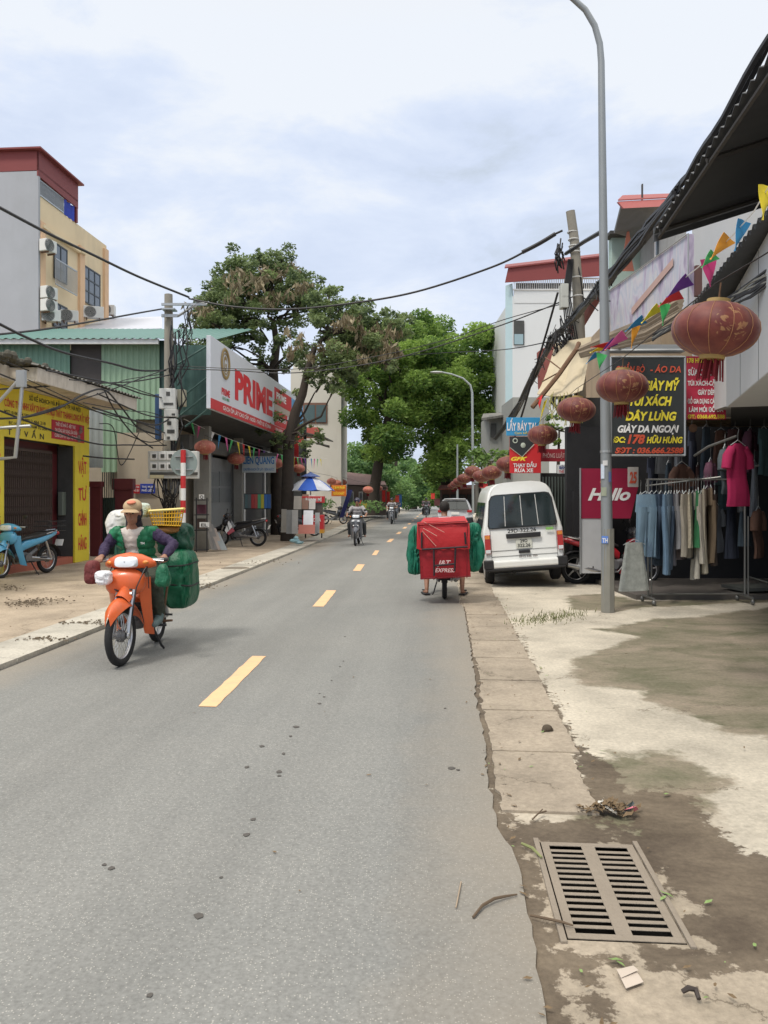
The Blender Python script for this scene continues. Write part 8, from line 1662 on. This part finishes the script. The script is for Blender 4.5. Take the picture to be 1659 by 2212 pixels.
m_lA = leaf_mat('leaf_dusty', (.07,.11,.05), (.27,.35,.14), .4); m_lP = leaf_mat('leaf_pods', (.15,.12,.07), (.30,.25,.15), .15); m_lD = leaf_mat('leaf_deep', (.055,.13,.03), (.33,.48,.11), .5); m_lF = leaf_mat('leaf_far', (.06,.14,.05), (.22,.36,.12), .4); m_lB = leaf_mat('leaf_bright', (.07,.15,.03), (.20,.32,.08))
def cl(pts, Y, seed, dY=1.3):
    r = random.Random(seed); out_ = []
    for x, y, k in pts:
        Yd = Y+r.uniform(-dY,dY); out_.append((W(x, y, Yd), k*.85/F*Y))
        for _ in range(5): out_.append((W(x+r.gauss(0,k*.95), y+r.gauss(0,k*.65), Yd+r.uniform(-1,1)), k*r.uniform(.4,.75)/F*Y))
    return out_
YA = 31.0
cA = cl([(460,640,28),(440,668,24),(478,620,30),(500,590,28),(530,574,30),(562,566,28),(590,580,28),(620,582,26),(640,606,26),(655,628,24),(520,610,34),(556,602,34),(590,616,34),(618,640,32),(490,650,32),(520,655,30),(470,690,26),(500,712,26),(555,650,30),(590,655,30),(640,660,26),(455,705,24),(486,735,20),(535,725,22),(660,650,22),(575,700,20),(606,735,22),(560,760,20),(625,700,20),(425,650,16),(600,790,22),(575,820,20),(640,770,24),(665,640,22),(672,670,20),(650,690,22),(440,690,20),(520,690,24),(548,690,20),(430,720,20),(445,750,18),(470,765,18),(500,745,20),(650,600,20),(668,615,18),(560,552,14),(610,562,16)], YA, 21)
cAp = cl([(462,640,26),(500,610,26),(540,625,28),(480,665,26),(520,640,24),(600,590,26),(628,600,22),(648,625,20),(436,668,20),(470,700,22),(560,600,20),(585,650,22)], YA-1.0, 22, 1.6)
trA = [(W(600,1165,YA+1),.30),(W(598,1000,YA+.6),.26),(W(594,880,YA+.3),.22),(W(590,800,YA),.19),(W(598,745,YA),.14),(W(590,690,YA),.10)]
hA = [W(590,800,YA), W(575,735,YA), W(598,745,YA), W(605,700,YA), W(560,700,YA), W(540,660,YA), W(585,650,YA)]
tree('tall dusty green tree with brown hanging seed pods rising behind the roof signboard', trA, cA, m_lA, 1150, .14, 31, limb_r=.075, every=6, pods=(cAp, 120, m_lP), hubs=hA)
YB = 27.5
cB = cl([(700,660,24),(724,652,24),(690,690,26),(730,690,30),(760,690,26),(790,700,26),(815,695,24),(845,695,22),(860,705,18),(700,730,28),(740,735,32),(775,730,32),(810,735,28),(840,725,24),(680,770,24),(715,775,28),(750,775,30),(790,770,28),(825,765,26),(850,750,18),(670,810,22),(700,820,20),(740,805,22),(850,790,16),(655,745,18),(600,900,20),(640,940,20),(585,925,16),(660,960,16),(690,940,14),(610,945,18),(722,840,16),(760,810,16),(680,640,18),(705,632,16),(775,672,20),(800,665,18),(740,655,20),(870,690,14),(705,790,22),(640,850,12)], YB, 41)
cBp = cl([(770,720,26),(810,740,28),(840,745,24),(790,765,26),(850,720,18),(830,780,20),(740,700,20),(715,745,22),(645,750,18)], YB-1.0, 42)
trB = [(W(621,1172,YB),.26),(W(621,1060,YB),.22),(W(624,950,YB),.20),(W(638,890,YB),.18),(W(654,850,YB),.15),(W(664,800,YB),.12),(W(680,750,YB),.10)]
hB = [W(664,800,YB), W(700,790,YB), W(740,770,YB), W(690,740,YB), W(624,940,YB), W(780,760,YB), W(720,720,YB)]
tree('leaning dark tree before the signboard with pod laden crown spreading right', trB, cB, m_lA, 1150, .14, 51, limb_r=.065, every=6, pods=(cBp, 100, m_lP), hubs=hB)
# the dark avenue trees
pC = [(748,700),(800,705),(860,695),(900,705),(905,800),(910,880),(880,960),(850,1000),(800,985),(760,930),(750,850)]
Y = 50; cC = fill(pC, Y, 5, 34, 62, 61); trC = [(W(806,1112,Y),.42),(W(808,1060,Y),.36),(W(818,1000,Y),.32),(W(828,950,Y),.28),(W(840,890,Y),.22)]
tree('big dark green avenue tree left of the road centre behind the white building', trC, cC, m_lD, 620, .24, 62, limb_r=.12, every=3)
pD = [(880,690),(905,683),(960,690),(1000,706),(1040,706),(1075,725),(1090,770),(1092,850),(1090,930),(1070,950),(1030,930),(1010,960),(985,1010),(950,1035),(920,1010),(895,940),(880,860),(872,760)]
Y = 52; cD = fill(pD, Y, 5, 36, 100, 63); trD = [(W(968,1105,Y+2),.5),(W(965,1040,Y+1),.42),(W(955,980,Y),.36),(W(958,900,Y),.28),(W(965,840,Y),.2)]
tree('largest dark green avenue tree filling the centre right behind the distant lamp', trD, cD, m_lD, 620, .24, 64, limb_r=.12, every=4, hubs=[W(955,980,Y), W(958,900,Y), W(990,860,Y), W(930,870,Y), W(1020,850,Y)])
pE = [(745,985),(790,960),(850,1010),(870,1060),(840,1075),(780,1050),(750,1030)]
Y = 66; cE = fill(pE, Y, 5, 26, 26, 65); tree('smaller tree with dark trunk beyond the white building wall', [(W(848,1110,Y),.4),(W(846,1040,Y),.33),(W(856,980,Y),.2)], cE, m_lF, 300, .34, 66, limb_r=.1, every=4)
pF = [(858,1008),(880,1000),(905,1010),(925,1030),(940,1060),(925,1088),(860,1088),(845,1060)]
Y = 95; cF = fill(pF, Y, 8, 18, 40, 67); tree('pale green far tree closing the view at the end of the road', [(W(893,1100,Y),.5),(W(893,1050,Y),.4),(W(895,1030,Y),.2)], cF, m_lF, 160, .5, 68, limb_r=.12, every=5)
pG = [(930,1030),(985,1000),(1000,1030),(995,1075),(950,1085),(925,1070)]
Y = 75; cG = fill(pG, Y, 6, 20, 22, 69); tree('dark small tree under the largest crown near the end of the road', [(W(958,1105,Y),.4),(W(960,1060,Y),.3),(W(962,1030,Y),.2)], cG, m_lD, 260, .4, 70, limb_r=.1, every=4)
# bright shrub foliage over the right lanterns
pH = [(1005,985),(1040,965),(1085,972),(1100,1000),(1060,1015),(1015,1010)]
Y = 31; cH = fill(pH, Y, 1.5, 14, 16, 71); tree('bright green shrubby tree above the lantern cluster beyond the van', [(W(1062,1110,Y),.10),(W(1058,1050,Y),.09),(W(1055,1000,Y),.05)], cH, m_lB, 900, .16, 72, limb_r=.04, every=2)
pI = [(1195,885),(1225,880),(1235,930),(1215,975),(1195,960),(1175,905)]
Y = 17.8; cI = fill(pI, Y, .5, 10, 10, 73); tree('dark creeper foliage behind the lanterns beside the blue sign', [(W(1205,1100,Y),.04),(W(1206,1000,Y),.04),(W(1208,930,Y),.02)], cI, m_lD, 2600, .09, 74, limb_r=.015, every=3, name='creeper')
mb = MB()
c_ = [(W(random.uniform(760,830), random.uniform(1092,1106), 44), .25) for _ in range(8)]
for k, (p, lab) in enumerate(((W(795,1102,40),'low green bush at the roadside behind the distant rider'), (W(690,1095,46),'low green bush beside the snack cart'))):
    o = leaves('bush', None, m_lF, [(p+Vector((dx,0,.2)), .45) for dx in (-.6,0,.5)], 500, .16, 80+k); tag(o, lab, 'bush')
